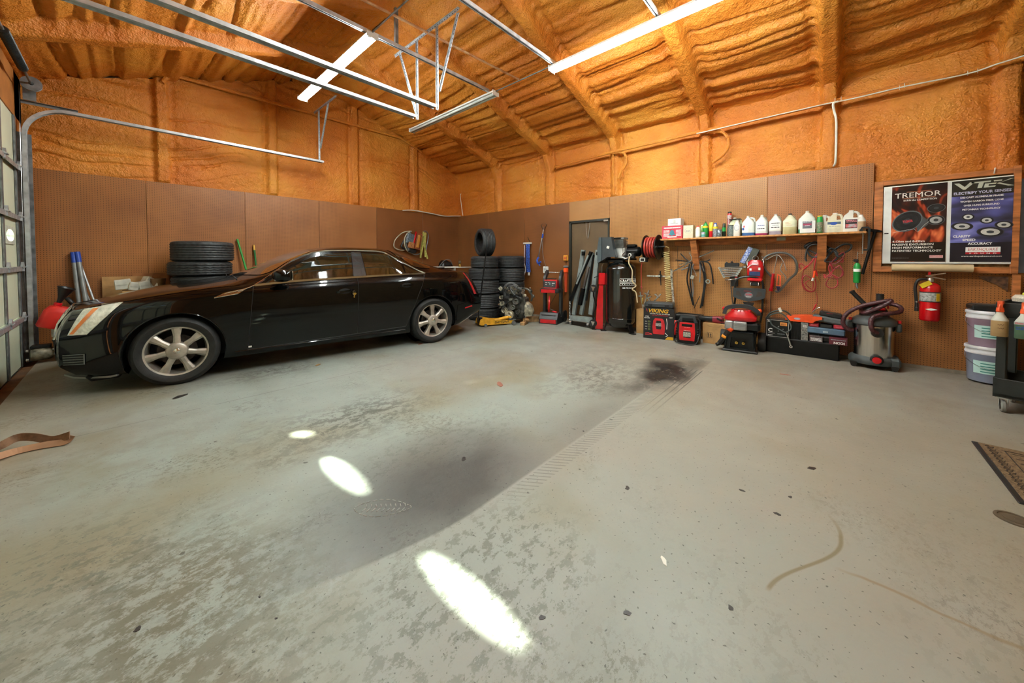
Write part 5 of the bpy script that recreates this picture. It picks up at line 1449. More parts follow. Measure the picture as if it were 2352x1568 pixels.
# green aerosol gun
o = thing('caulk_cartridge', 'green cylinder with white band and needle nozzle hanging below the shelf', 'cartridge', (6.17, -.225, 1.12), RB)
mb = MB(); mb.lathe([(.001, -.135), (.028, -.13), (.034, -.12), (.034, .07), (.026, .10), (.015, .12)], n=16); obj('cylinder', mb, GRN, o)
mb = MB(); mb.lathe([(.0348, .01), (.0348, .045)], n=16); obj('label', mb, LABW, o)
mb = MB(); mb.cyl((0, 0, .12), (-.003, 0, .15), .012); mb.box((-.012, 0, .15), (.045, .03, .035), bev=.006); obj('valve', mb, BLKP, o)
mb = MB(); mb.cyl((0, 0, .16), (0, 0, .26), .004); obj('needle', mb, STEEL, o)
mb = MB(); mb.tube([(0, 0, -.13), (.0, -.005, -.165), (.008, -.01, -.20)], [.016, .012, .008], 8); obj('outlet', mb, GREY, o)

# white cables on the foam
def cab(label, pts, r=.008, m=WHITE, k=4):
    P = [Vector(p) for p in pts]; c = sum(P, Vector()) / len(P); o = thing('white_cable', label, 'cable', c)
    mb = MB(); mb.tube(smooth_pts([p - c for p in P], k), r, 6); obj('cable', mb, m, o)
    return o, c
o, c = cab('white cables tied along the foam below the rib, running to the right edge', [wb(1600, 307, 6.13), wb(1750, 272, 6.13), wb(1895, 239, 6.13), wb(1960, 226, 6.13), wb(2080, 198, 6.12), wb(2220, 170, 6.1), wb(2290, 147, 6.05), wb(2352, 128, 6.0)], .0075)
mb = MB()
for px, py in ((1918, 231), (1932, 228), (2066, 203), (2077, 198), (2222, 170), (2245, 165)):
    p = Vector(wb(px, py, 6.12)) - c; mb.tube([p + Vector((-.012, 0, .03)), p + Vector((-.014, 0, -.02))], .003, 5)
obj('cable_tie', mb, WHITE, o)
cab('white cable dropping from the cable run to the top of the pegboard', [wb(1925, 233, 6.13), wb(1914, 238, 6.12), wb(1916, 255, 6.14), wb(1921, 280, 6.16), wb(1920, 350, 6.18), wb(1919, 372, 6.22), wb(1915, 381, 6.27)], .013)
cab('short white cable hanging above the pegboard in the room corner', [wb(1059, 445, 6.18), wb(1057, 449, 6.18), wb(1059, 465, 6.2), wb(1063, 495, 6.22)], .010, WHITE, 3)
cab('limp white cord lying along the pegboard top left of the corner', [wa(925, 483, 7.70), wa(950, 483, 7.70), wa(990, 490, 7.69), wa(1020, 496, 7.68), wa(1045, 496, 7.68), wa(1058, 496, 7.69)], .013, WHITE, 4)
# ================================================================= things standing along the right wall
def ftxt(s, wd, ht, m, parent, loc, X=(1, 0, 0), Z=(0, 0, 1), bold=0, ext=.0005, name='lettering', shear=0):
    """lettering scaled to a given width and height"""
    o = txt(s, 1, m, None, (0, 0, 0), name=name, bold=bold, ext=0, shear=shear)
    me = o.data; xs = [v.co.x for v in me.vertices]; zs = [v.co.z for v in me.vertices]
    if not xs: return o
    cx, cz = (min(xs) + max(xs)) / 2, (min(zs) + max(zs)) / 2; sx_ = wd / (max(xs) - min(xs)); sz_ = ht / (max(zs) - min(zs))
    X = Vector(X).normalized(); Z = Vector(Z); Z = (Z - X * Z.dot(X)).normalized()
    for v in me.vertices: v.co = Vector(loc) + X * (v.co.x - cx) * sx_ + Z * (v.co.z - cz) * sz_
    o.parent = parent
    return o
# ---- tyres
_ty = {}
def tyre_mesh(w_, od, rim, style):
    k = (w_, od, rim, style)
    if k in _ty: return _ty[k]
    mb = MB(); n = 96; R0 = od / 2; Ri = rim / 2
    pr = [(Ri, .02), (Ri + .004, .003), (Ri + .02, 0), ((R0 + Ri) / 2, -.004), (R0 - .03, .006), (R0 - .008, .022)]
    rows = 14; zs = np.linspace(.026, w_ - .026, rows * 2)
    tread = []
    for i in range(rows * 2):
        q = i // 2 % (3 if style else 2)
        tread.append((R0 - (.008 if q == 1 else 0), float(zs[i])))
    pr2 = [(r_, w_ - h) for r_, h in reversed(pr)]
    prof = pr + tread + pr2
    vs = []
    for j, (r_, h) in enumerate(prof):
        tr = len(pr) <= j < len(pr) + len(tread)
        for i in range(n):
            rr = r_
            if tr and style and (i + (j // 3) * 2) % 4 == 0: rr = R0 - .008
            if not tr and style == 0 and (j in (len(pr) - 1, len(pr) + len(tread))) and i % 3 == 0: rr -= .004
            t = 2 * PI * i / n; vs.append((rr * math.cos(t), rr * math.sin(t), h))
    m_ = len(prof)
    fs = [[j * n + i, j * n + (i + 1) % n, (j + 1) * n + (i + 1) % n, (j + 1) * n + i] for j in range(m_ - 1) for i in range(n)]
    mb.add(vs, fs, True)
    # inner liner
    ins = [(Ri, .02), (Ri + .01, .05), (R0 - .035, .05), (R0 - .02, w_ / 2), (R0 - .035, w_ - .05), (Ri + .01, w_ - .05), (Ri, w_ - .02)]
    mb.lathe(ins, n=48)
    me = obj('tyre', mb, mat('stacked tyre rubber', '2A2D2E', .6, var=.3, scale=25, bump=.25, bscale=110)); _ty[k] = me.data; bpy.data.objects.remove(me)
    return _ty[k]
def tyre(w_, od, loc, label, group, style=0, rot=None, rim=.41):
    o = bpy.data.objects.new('tyre', tyre_mesh(w_, od, rim, style)); COL.objects.link(o)
    o.location = loc; o.rotation_euler = rot or (rnd.uniform(-.006, .006), rnd.uniform(-.006, .006), rnd.uniform(0, 6))
    return tag(o, label, 'tyre', group)
ords = ['bottom', 'second from the floor', 'third from the floor', 'fourth from the floor', 'fifth from the floor', 'top']
z = 0
for k, hh in enumerate((.25, .305, .295, .255, .25)):
    tyre(hh - .004, .68 if k < 4 else .60, (5.25 + .02 * (k % 2), 5.60 + (.015 if k < 4 else -.02), z), '%s tyre of the corner stack behind the black jack handle' % ['bottom', 'second', 'third', 'fourth', 'fifth'][k], 'tyres stacked in the room corner'); z += hh
z = 0
for k, hh in enumerate((.23, .27, .30, .30, .265)):
    tyre(hh - .004, .66, (5.905 + .008 * (k % 2), 5.43, z), '%s tyre of the corner stack nearer the blue brush' % ['bottom', 'second', 'third', 'fourth', 'top'][k], 'tyres stacked in the room corner'); z += hh
axv = (-RT * math.sin(R(62)) - Vector((FW.x, FW.y, 0)) * math.cos(R(62))).normalized()
tyre(.28, .60, Vector((5.32, 5.62, 1.355 + .305)) - axv * .12, 'single tyre standing upright on top of the corner stack', 'tyres stacked in the room corner', rot=axv.to_track_quat('Z', 'Y').to_euler(), rim=.42)
z = 0
for k, hh in enumerate((.265, .255, .26, .26, .215, .30)):
    tyre(hh - .004, .75 if k != 4 else .76, (.80 + (.02 if k % 2 else -.01), 7.17, z), '%s tyre of the stack behind the car bonnet' % ['bottom', 'second', 'third', 'fourth', 'fifth, blocky treaded', 'topmost and tallest'][k], 'tyres stacked behind the bonnet', style=(1 if k in (3, 4) else 0)); z += hh
mb = MB(); mb.box((0, 0, 0), (.85, .03, .02)); solo('white_lath', mb, WHITE, 'narrow white edged lath lying behind the car boot against the tyres', 'lath', (4.95, 5.98, 1.12), R(-8))

# ---- floor jack
JY = mat('yellow enamel', 'DCA42A', .4, var=.15, scale=8)
o = thing('floor_jack', 'low yellow trolley jack with a long black handle in front of the tyres', 'jack', (4.83, 4.93, 0), R(-24))
mb = MB()
for s_ in (-1, 1): mb.prism([(-.30, .05), (-.26, .03), (.40, .03), (.42, .08), (.0, .12), (-.22, .17), (-.28, .14)], s_ * .12 - .006, s_ * .12 + .006)
mb.box((.05, 0, .07), (.5, .22, .02)); obj('side_frame', mb, JY, o)
mb = MB(); mb.box((-.24, 0, .11), (.10, .16, .12), bev=.02); mb.cyl((-.24, -.10, .1), (-.24, .10, .1), .035); obj('pump_unit', mb, BLKM, o)
mb = MB(); mb.tube([(.05, 0, .09), (.38, 0, .14)], .03, 8); mb.lathe([(.001, .16), (.05, .16), (.055, .13), (.02, .12)], (.38, 0, 0), n=12); obj('lift_arm', mb, JY, o)
for x, r_ in ((-.18, .03), (.40, .04)):
    for s_ in (-1, 1): mb = MB(); mb.cyl((x, s_ * .135, r_), (x, s_ * .165, r_), r_, n=14); obj('wheel', mb, GALVD, o)
ftxt('DAYTONA', .30, .045, INKK, o, (.16, -.1275, .072), bold=.02, shear=.3)
hb = Matrix.Rotation(-R(-24), 4, 'Z') @ (Vector(wa(1117, 578, 4.98)) - Vector((4.83, 4.93, 0)))
mb = MB(); mb.tube([(-.27, 0, .14), (-.27, 0, .30), (hb.x, hb.y, hb.z)], [.017, .015, .012], 10); obj('handle', mb, BLKM, o)

# ---- car engine on blocks
ENG = mat('oily cast metal', '565650', .45, .5, var=.5, scale=9, rvar=.25); ENGL = mat('dusty aluminium casting', 'A9A591', .5, .4, var=.4, scale=12, bump=.3)
o = thing('engine', 'dirty car engine with pulleys and hoses sitting on wood blocks', 'engine', (5.38, 4.76, .05), RB + R(25))
mb = MB(); mb.box((0, .05, .30), (.40, .36, .34), bev=.03); mb.box((0, .02, .12), (.34, .30, .16), taper=1.15, bev=.02); obj('block', mb, ENG, o)
mb = MB(); mb.box((-.04, .05, .56), (.34, .20, .10), bev=.03); mb.box((.02, .0, .62), (.24, .14, .05), bev=.02); obj('valve_cover', mb, ENGL, o)
mb = MB(); loft(mb, [(.22, -.02, .10, .20, .16, 2.5), (.24, -.02, .20, .26, .2, 2.5), (.22, -.02, .32, .22, .18, 2.5), (.20, 0, .38, .12, .12, 2)]); obj('gearbox_bell', mb, ENGL, o)
q = random.Random(5)
for k, (x, z, r_) in enumerate(((-.10, .14, .09), (-.02, .30, .06), (-.24, .36, .045), (.08, .20, .05), (-.26, .48, .04), (.05, .42, .07), (-.20, .22, .06))):
    mb = MB(); mb.lathe([(.012, 0), (r_ * .4, -.01), (r_ * .7, .0), (r_, -.02), (r_ * .88, .01), (r_, .03), (r_ * .6, .05), (.02, .05)], (x, -.20 - .02 * (k % 3), z), (0, 1, 0), 20); obj('pulley', mb, ENG if k % 2 else ENGL, o)
mb = MB(); mb.tube(smooth_pts([(-.10, -.21, .05), (-.19, -.21, .16), (-.28, -.21, .36), (-.29, -.21, .50), (-.20, -.21, .46), (.05, -.21, .50), (.12, -.21, .42), (.06, -.21, .12)], 4, True), 0, flat=(.022, .005, (0, 1, 0)), closed=True); obj('belt', mb, BLKP, o)
for k in range(26):
    mb = MB(); x, y, z = q.uniform(-.32, .30), q.uniform(-.22, -.05), q.uniform(.10, .68)
    if k % 3 == 0:
        mb.cyl((x, y, z), (x + q.uniform(-.05, .05), y - .05, z + q.uniform(-.05, .05)), q.uniform(.012, .03), n=10)
    elif k % 3 == 1: mb.box((x, y, z), (q.uniform(.03, .09), .05, q.uniform(.03, .08)), rot=Matrix.Rotation(q.uniform(-1, 1), 4, 'Y'), bev=.006)
    else: mb.sph((x, y, z), q.uniform(.012, .026), 8, 6)
    obj('bolted_fitting', mb, [ENG, ENGL, BLKP, STEEL][k % 4], o)
for k in range(9):
    x, z = q.uniform(-.3, .1), q.uniform(.3, .7); mb = MB()
    mb.tube(smooth_pts([(x, -.12, z), (x + q.uniform(-.1, .1), -.24, z + q.uniform(-.1, .12)), (x + q.uniform(-.05, .25), -.22, z + q.uniform(-.2, .1)), (x + q.uniform(0, .2), -.1, z - .15)], 4), q.uniform(.006, .014), 6); obj('hose', mb, [BLKP, GREY, ENG][k % 3], o)
mb = MB(); mb.tube(smooth_pts([(-.22, -.10, .50), (-.20, -.12, .70), (-.06, -.12, .76), (.02, -.12, .68), (.12, -.1, .64)], 5), [.03] * 21, 8); obj('intake_hose', mb, mat('grey ribbed hose', '565A5C', .5), o)
mb = MB(); mb.tube(smooth_pts([(.10, -.05, .66), (.25, -.08, .64), (.33, -.06, .52), (.30, 0, .40)], 4), .02, 8); mb.sph((.30, -.06, .60), .045, 10, 6); mb.sph((.34, -.02, .50), .04, 10, 6); obj('manifold', mb, ENG, o)
WOOD = mat('rough wood block', '9C7A50', .7, var=.3, scale=12)
for loc, rz, d, lab in (((5.30, 4.50, .03), .4, (.24, .09, .06), 'rough wood block flat in front of the engine'), ((5.36, 4.50, .085), 1.2, (.10, .09, .05), 'short wood block on top of the front block'), ((5.68, 4.60, .05), -.5, (.30, .12, .10), 'wood block at the right foot of the engine')):
    mb = MB(); mb.box((0, 0, 0), d, bev=.004); solo('wood_block', mb, WOOD, lab, 'block', loc, rz)

# ---- battery charger on a wheeled stand
o = thing('battery_charger', 'black and red wheeled battery charger stand with a hand bar', 'battery charger', (5.86, 4.23, 0), R(-75))
BC = mat('charcoal plastic', '26292A', .42)
mb = MB(); mb.prism([(-.22, 0), (.20, 0), (.20, .05), (-.05, .22), (-.16, .22), (-.22, .10)], -.19, .19, 'yz'); obj('base', mb, BC, o)
mb = MB(); mb.box((0, -.222, .055), (.33, .012, .075), bev=.004); obj('red_front', mb, REDM, o)
mb = MB(); mb.box((0, -.14, .16), (.30, .08, .08), rot=Matrix.Rotation(-.9, 4, 'X')); obj('dark_tray', mb, BLKP, o)
for s_ in (-1, 1):
    mb = MB(); mb.tube(smooth_pts([(s_ * .17, .05, .12), (s_ * .17, .06, .60), (s_ * .17, .04, .85), (s_ * .165, .10, .98), (s_ * .16, .17, 1.03)], 4), 0, flat=(.05, .09, (1, 0, 0))); obj('upright', mb, BC, o)
mb = MB(); mb.cyl((-.15, .15, 1.02), (.15, .15, 1.02), .012); obj('hand_bar', mb, STEEL, o)
mb = MB(); mb.box((0, -.02, .66), (.40, .30, .09), bev=.02); obj('tray', mb, BC, o)
mb = MB(); mb.box((-.02, -.172, .655), (.30, .012, .07), bev=.004)
obj('red_tray_front', mb, REDM, o)
mb = MB(); mb.prism([(-.13, .705), (.10, .705), (.10, .86), (-.09, .88)], -.13, .14, 'yz'); obj('charger_body', mb, REDM, o)
mb = MB(); mb.box((0, -.118, .79), (.25, .006, .13), rot=Matrix.Rotation(-.23, 4, 'X')); obj('control_panel', mb, BLKP, o)
for x, z in ((-.08, .82), (-.03, .82), (-.08, .78), (0, .80), (.06, .81), (.06, .77), (.09, .81)):
    mb = MB(); mb.box((x, -.1225, z), (.025 if x else .012, .006, .012 if x else .05)); obj('display_mark', mb, INKW if x else mat('cyan light print', '9CD8E8', .4), o)
mb = MB(); mb.box((0, -.02, .895), (.20, .06, .02), bev=.008); obj('carry_handle', mb, BLKP, o)
for s_ in (-1, 1): mb = MB(); mb.lathe([(.02, 0), (.115, 0), (.12, .015), (.12, .035), (.02, .05)], (s_ * .19, .19, .12), (s_, 0, 0), 24); mb.mat(BLKP); obj('wheel', mb, RUBBER, o)
mb = MB(); mb.tube([(-.03, -.10, .22), (-.03, -.06, .55)], .02, 8); obj('red_clamp_handle', mb, RED, o)
mb = MB(); mb.tube(smooth_pts([(.10, 0, .60), (.02, -.02, .45), (-.06, 0, .30), (.05, .02, .24)], 4), .006, 6); obj('lead', mb, BLKP, o)
mb = MB(); mb.tube([(.05, -.1, .24), (.15, -.11, .23)], .016, 6); obj('clamp', mb, RED, o)

# ---- folded engine hoist in front of the door
def rodF(o, nm, pts, wd, th, m, X, label=None):
    P = [Vector(wb(p[0], p[1], p[2] if len(p) > 2 else X)) for p in pts]
    inv = (Matrix.Translation(o.location) @ Matrix.Rotation(o.rotation_euler[2], 4, 'Z')).inverted()
    mb = MB(); mb.tube([inv @ p for p in P], 0, flat=(wd, th, (1, 0, 0))); return obj(nm, mb, m, o, label)
HS = mat('silver grey enamel', '8F9A98', .35, .3, var=.12)
o = thing('engine_hoist', 'folded silver grey engine hoist leaning upright against the brown door', 'hoist', (5.98, 3.55, 0), RB)
rodF(o, 'leg', [(1340, 574), (1318, 722)], .075, .05, HS, 6.0); rodF(o, 'leg', [(1374, 574), (1357, 722)], .085, .05, HS, 5.95)
rodF(o, 'mast', [(1360, 580), (1335, 722)], .07, .06, HS, 6.03)
rodF(o, 'boom', [(1358, 578), (1330, 640), (1311, 690)], .05, .055, BLKM, 5.9)
rodF(o, 'boom_extension', [(1352, 586), (1325, 652)], .03, .04, HS, 5.88)
rodF(o, 'ram_tube', [(1352, 612), (1340, 665)], .035, .035, STEEL, 5.93); rodF(o, 'ram', [(1340, 662), (1332, 700)], .06, .06, BLKM, 5.93); rodF(o, 'side_plate', [(1364, 585), (1347, 690)], .03, .02, BLKM, 5.96)
rodF(o, 'cross_beam', [(1312, 729), (1363, 735)], .09, .10, HS, 5.9)
for px, py in ((1339, 582), (1371, 582)): mb = MB(); p = Matrix.Rotation(-RB, 4, 'Z') @ (Vector(wb(px, py, 5.93)) - o.location); mb.lathe([(.01, 0), (.035, 0), (.035, .03), (.01, .03)], p, (1, 0, 0), 14); mb.box(p + Vector((0, .01, .0)), (.06, .03, .08)); obj('caster', mb, BLKM, o)
for px, py in ((1312, 738), (1352, 745)): mb = MB(); p = Matrix.Rotation(-RB, 4, 'Z') @ (Vector(wb(px, py, 5.88)) - o.location); p.z = .05; mb.lathe([(.01, -.02), (.045, -.02), (.045, .02), (.01, .02)], p, (1, 0, 0), 16); mb.box(p + Vector((0, 0, .05)), (.05, .05, .05)); obj('caster', mb, STEEL, o)
mb = MB()
for k in range(11):
    a = Matrix.Rotation(-RB, 4, 'Z') @ (Vector(wb(1309, 694 + k * 4.1, 5.86)) - o.location)
    mb.tube([a + Vector(((.012 if k % 2 else .002) * math.cos(t), (.002 if k % 2 else .012) * math.cos(t), .022 * math.sin(t))) for t in np.linspace(0, 2 * PI, 8, endpoint=False)], .004, 5, closed=True)
obj('chain', mb, STEEL, o)
mb = MB(); p0, p1, p2, p3 = [Vector(fl(*p)) for p in ((1297, 742), (1368, 757), (1392, 745), (1330, 735))]; c = (p0 + p1 + p2 + p3) / 4
mb.prism([tuple((p - c).xy) for p in (p0, p1, p2, p3)], 0, .008, 'xy'); solo('rubber_mat', mb, mat('brown black mat', '2E2A22', .7), 'dark mat on the floor under the folded hoist', 'mat', c)
# ---- red folding creeper standing on end
o = thing('creeper', 'red padded mechanic creeper standing on end beside the compressor', 'creeper', (5.84, 3.17, 0), R(-60))
mb = MB(); mb.prism([(-.055, .02), (.08, .02), (.08, .88), (.02, .88), (-.02, .60)], -.05, .05, 'xz'); obj('pad', mb, REDM, o)
mb = MB(); mb.box((.06, -.01, .93), (.12, .12, .22), bev=.015); obj('head_rest', mb, REDM, o)
mb = MB(); mb.tube([(-.10, -.03, .0), (-.09, -.03, .30), (-.04, -.03, .45), (-.09, -.03, .62), (-.09, -.03, .80)], .013, 8); obj('frame_tube', mb, BLKM, o)
for z in (.13, .76):
    mb = MB(); mb.lathe([(.01, 0), (.065, 0), (.07, .01), (.07, .03), (.01, .035)], (-.10, -.08, z), (.3, -1, 0), 20); obj('caster', mb, RUBBER, o)
    mb = MB(); mb.prism([(-.135, z + .04), (-.065, z + .03), (-.10, z - .05)], -.125, -.115, 'xz'); obj('caster_fork', mb, STEEL, o)
mb = MB(); mb.tube([(-.08, 0, .95), (.0, -.02, .99), (.02, -.02, .93)], .008, 6); obj('latch', mb, BLKM, o)

# ---- upright compressor
o = thing('air_compressor', 'tall black upright air compressor with grey pump on top', 'compressor', (5.97, 2.80, 0), RB)
TANK = mat('glossy black tank', '0C0F0E', .18, var=.2, coat=.6)
mb = MB(); r_ = .262
mb.lathe([(.001, .05)] + [(r_ * math.sin(a), .22 - .17 * math.cos(a)) for a in np.linspace(.1, PI / 2, 8)] + [(r_, .25), (r_ + .004, .255), (r_, .26), (r_, 1.10)] + [(r_ * math.cos(a), 1.10 + .16 * math.sin(a)) for a in np.linspace(.1, PI / 2 - .05, 9)] + [(.001, 1.262)], n=48); obj('tank', mb, TANK, o)
for k in range(3):
    a = -PI / 2 + 1.15 + k * 2.09; c_, s_ = math.cos(a), math.sin(a)
    mb = MB(); mb.tube([(c_ * .22, s_ * .22, .20), (c_ * .29, s_ * .29, .02)], 0, flat=(.09, .012, (-s_, c_, 0))); mb.box((c_ * .30, s_ * .30, .01), (.10, .08, .012), rz=a); obj('foot', mb, BLKM, o)
mb = MB(); mb.box((0, 0, 1.29), (.46, .26, .03)); mb.box((-.05, -.08, 1.27), (.28, .10, .06)); obj('top_plate', mb, BLKM, o)
mb = MB(); mb.prism([(-.34, 1.22), (-.16, 1.33), (.0, 1.33), (-.06, 1.50), (-.09, 1.68), (-.30, 1.68), (-.34, 1.50)], -.20, -.10); obj('belt_guard', mb, DGRY, o)
mb = MB(); mb.prism([(-.35, 1.22), (-.27, 1.26), (-.27, 1.68), (-.32, 1.68), (-.35, 1.5)], -.22, .14); obj('belt_guard_side', mb, mat('slate plastic', '3E484C', .45), o)
mb = MB(); mb.box((-.15, -.205, 1.50), (.045, .006, .045), rot=Matrix.Rotation(.3, 4, 'Y')); obj('badge', mb, LABW, o)
PUMP = mat('cast grey metal', '8A8D8C', .4, .7, var=.2, scale=12)
mb = MB()
for k in range(8): mb.box((-.0, -.02, 1.50 + k * .017), (.20 - k * .002, .19, .008), bev=.003)
mb.box((0, -.02, 1.56), (.15, .14, .14)); mb.box((0, -.02, 1.655), (.20, .18, .035), bev=.006); obj('cylinder_fins', mb, PUMP, o)
mb = MB(); mb.box((-.02, -.117, 1.655), (.13, .012, .03)); obj('fin_label', mb, BLKM, o)
mb = MB(); loft(mb, [(.01, -.02, 1.31, .20, .18, 4), (.01, -.02, 1.40, .17, .16, 4), (.0, -.02, 1.50, .14, .14, 4)]); mb.box((.10, -.06, 1.42), (.05, .10, .14), bev=.01); obj('crankcase', mb, mat('light cast metal', 'A5A7A2', .4, .6), o)
mb = MB(); mb.cyl((.12, .02, 1.42), (.32, .02, 1.42), .085, n=24); mb.box((.20, .0, 1.525), (.16, .10, .05), bev=.01); mb.lathe([(.085, 0), (.07, .02), (.03, .03), (.001, .03)], (.32, .02, 1.42), (1, 0, 0), 20); obj('motor', mb, BLKM, o)
mb = MB(); mb.box((.24, -.11, 1.35), (.12, .08, .10), bev=.01); obj('switch_box', mb, BLKP, o)
mb = MB(); mb.lathe([(.001, -.02), (.026, -.018), (.03, 0), (.02, .01)], (.23, -.16, 1.36), (0, -1, 0), 16); obj('gauge', mb, LABW, o)
mb = MB(); mb.tube(smooth_pts([(.12, -.1, 1.42), (.10, -.18, 1.34), (.16, -.18, 1.30), (.22, -.14, 1.33)], 4), .008, 6); mb.tube(smooth_pts([(-.26, -.10, 1.22), (-.30, -.13, 1.18), (-.31, -.12, 1.02)], 4), .007, 6); obj('copper_line', mb, STEEL, o)
mb = MB(); mb.tube(smooth_pts([(.23, -.17, 1.33), (.235, -.20, 1.22), (.28, -.17, 1.10), (.285, -.17, .92), (.33, -.12, .84), (.28, -.16, .78), (.32, -.1, .72), (.34, -.08, .55)], 5), .010, 6); obj('power_cord', mb, mat('cream cord', 'D8C49A', .5), o)
def onT(p):
    a = (p.x) / r_; return Vector((math.sin(a) * (r_ + .002), -math.cos(a) * (r_ + .002), p.z))
def tanktxt(s, wd, ht, x, z, bold=.02, name='lettering'):
    t_ = ftxt(s, wd, ht, INKW, o, (x, 0, z), bold=bold, name=name)
    for v in t_.data.vertices: v.co = onT(v.co)
tanktxt('CRAFTSMAN', .30, .045, .26, .92); tanktxt('• • • • • • •', .26, .010, .26, .855); tanktxt('100 PSI MAX', .20, .025, .24, .795)
for z0, z1 in ((.885, .955), (.835, .872)):
    mb = MB(); P = [(.10, z0), (.42, z0), (.42, z1), (.10, z1)]
    Q = []
    for i in range(4):
        a, b_ = P[i], P[(i + 1) % 4]
        for t in np.linspace(0, 1, 8)[:-1]: Q.append(onT(Vector((a[0] + (b_[0] - a[0]) * t, 0, a[1] + (b_[1] - a[1]) * t))))
    mb.tube(Q, .0035, 4, closed=True); obj('label_border', mb, INKW, o)
# ---- kraft carton of drawer hardware and flat black kit
o = carton('parts_carton', 'tall open cardboard carton with metal brackets sticking out, left of the jump starter box', .20, .16, .42, KRAFT, (6.10, 2.43, 0), RB)
for k, (x, z, a) in enumerate(((-.03, .60, -.2), (.05, .64, .3), (.20, .62, .7), (.12, .58, -.5))):
    mb = MB(); Rk = Matrix.Rotation(a, 4, 'Y'); mb.box((x, -.02, z - .03), (.02, .03, .30), rot=Rk); mb.box((x + .05 * math.sin(a), -.02, z + .05), (.09, .06, .025), rot=Rk, bev=.004); obj('bracket', mb, STEEL, o)
o = carton('jump_starter_carton', 'black carton printed with a picture of a red jump starter', .46, .26, .50, mat('black carton', '17181B', .35, var=.1), (5.90, 2.09, 0), R(-78))
# front face details (local -y)
ftxt('VIKING', .30, .062, INKY, o, (.0, -.1312, .455), bold=.03, shear=.25)
ftxt('12 VOLT JUMP STARTER', .30, .018, INKW, o, (.02, -.1312, .405), bold=.02, shear=.2)
ftxt('with AIR COMPRESSOR', .24, .012, INKR, o, (.02, -.1312, .383), bold=.02, shear=.2)
mb = MB(); mb.prism([(-.19, .49), (-.175, .47), (-.185, .462), (-.165, .43), (-.178, .45), (-.17, .46)], -.132, -.13); obj('red_flash', mb, INKR, o)
ftxt('1700\n100 PSI', .085, .045, INKW, o, (-.175, -.1312, .345), bold=.02)
mb = MB(); mb.ring([(-.08, .08), (.09, .08), (.10, .20), (.085, .30), (.06, .335), (-.05, .335), (-.075, .30), (-.09, .20)], [(-.03, .16), (.04, .16), (.045, .20), (.04, .27), (.035, .30), (-.03, .30), (-.035, .27), (-.04, .2)], -.1325, -.1305); obj('picture_red', mb, mat('red picture', 'B81E26', .4), o)
mb = MB(); mb.box((.0, -.132, .235), (.09, .001, .05)); obj('picture_panel', mb, mat('grey picture', '9A9C98', .4, var=.5, scale=60), o)
mb = MB(); mb.box((.0, -.1318, .11), (.15, .001, .05)); obj('picture_base', mb, MATS['red picture'], o)
mb = MB(); mb.tube([(.12, -.1315, .34), (.13, -.1315, .27), (.125, -.1315, .17)], .006, 4); mb.tube([(.10, -.1315, .11), (.14, -.1315, .07), (.11, -.1315, .05)], .006, 4); obj('picture_clamp', mb, INKW, o)
mb = MB(); mb.tube([(-.20, -.1315, .08), (-.15, -.1315, .09), (-.09, -.1315, .07), (-.2, -.1315, .06)], .006, 4); obj('picture_lead', mb, INKR, o)
for k in range(4): bars(-.205, -.17, .27 - k * .042, .28 - k * .042, 1, INKW, -.1312, o, 40 + k); mb = MB(); mb.tube([(-.155, -.1315, .265 - k * .042), (-.125, -.1315, .265 - k * .042), (-.125, -.1315, .282 - k * .042), (-.155, -.1315, .282 - k * .042)], .002, 4, closed=True); obj('icon', mb, mat('green gold print', 'A8B84A', .5), o)
mb = MB(); mb.prism([(.10, .005), (.222, .005), (.222, .05), (.14, .05)], -.1325, -.1305); obj('gold_corner', mb, INKY, o)
ftxt('12V', .05, .02, INKW, o, (.185, -.1312, .36), bold=.02)
bars(-.105, .10, .40, .48, 4, INKG, -.131, o, 50) if 0 else None
mb = MB(); 
for k in range(5): mb.box((.2305, -.05 + .03 * (k % 2), .40 - k * .03), (.001, .10, .012))
obj('side_print', mb, INKG, o)
o = thing('hard_case', 'flat black hard plastic case lying on the black printed carton', 'case', (5.90, 2.09, .503), R(-78))
mb = MB(); mb.box((0, 0, .04), (.44, .26, .08), bev=.018); mb.box((0, 0, .04), (.445, .265, .006)); obj('shell', mb, DGRY, o)
for x in (-.13, .12): mb = MB(); mb.box((x, -.134, .045), (.06, .012, .03), bev=.004); obj('latch', mb, BLKP, o)
# ---- jump starter
o = thing('jump_starter', 'black and red portable jump starter with cable loop and clamp', 'jump starter', (5.80, 1.63, 0), R(-80))
mb = MB(); loft(mb, [(0, 0, 0, .27, .18, 5), (0, 0, .02, .29, .20, 5), (0, 0, .26, .30, .20, 5), (0, 0, .33, .27, .17, 4)], n=24)
for k in range(6):
    for s_ in (-1, 1): mb.box((s_ * .145, -.02, .06 + k * .035), (.02, .16, .018), bev=.005)
obj('shell', mb, BLKP, o)
mb = MB(); mb.ring([(-.13, .32), (.13, .32), (.10, .42), (-.10, .42)], [(-.085, .33), (.085, .33), (.075, .39), (-.075, .39)], -.03, .03); obj('carry_handle', mb, DGRY, o)
mb = MB(); mb.ring([(-.10, .06), (.10, .06), (.11, .18), (.10, .33), (-.10, .33), (-.11, .18)], [(-.05, .10), (.05, .10), (.055, .15), (.05, .20), (-.05, .20), (-.055, .15)], -.112, -.095); mb.box((0, -.104, .245), (.20, .012, .05)); obj('red_face', mb, RED, o)
mb = MB(); mb.box((0, -.106, .29), (.15, .014, .045), bev=.004); obj('control_panel', mb, BLKM, o)
mb = MB(); mb.box((0, -.106, .15), (.10, .012, .07)); obj('spec_label', mb, mat('spec label', 'A8AA9C', .5, var=.5, scale=90), o)
ftxt('VIKING', .09, .012, INKW, o, (0, -.1135, .21), bold=.02); bars(-.04, .04, .255, .262, 1, INKW, -.1135, o, 52)
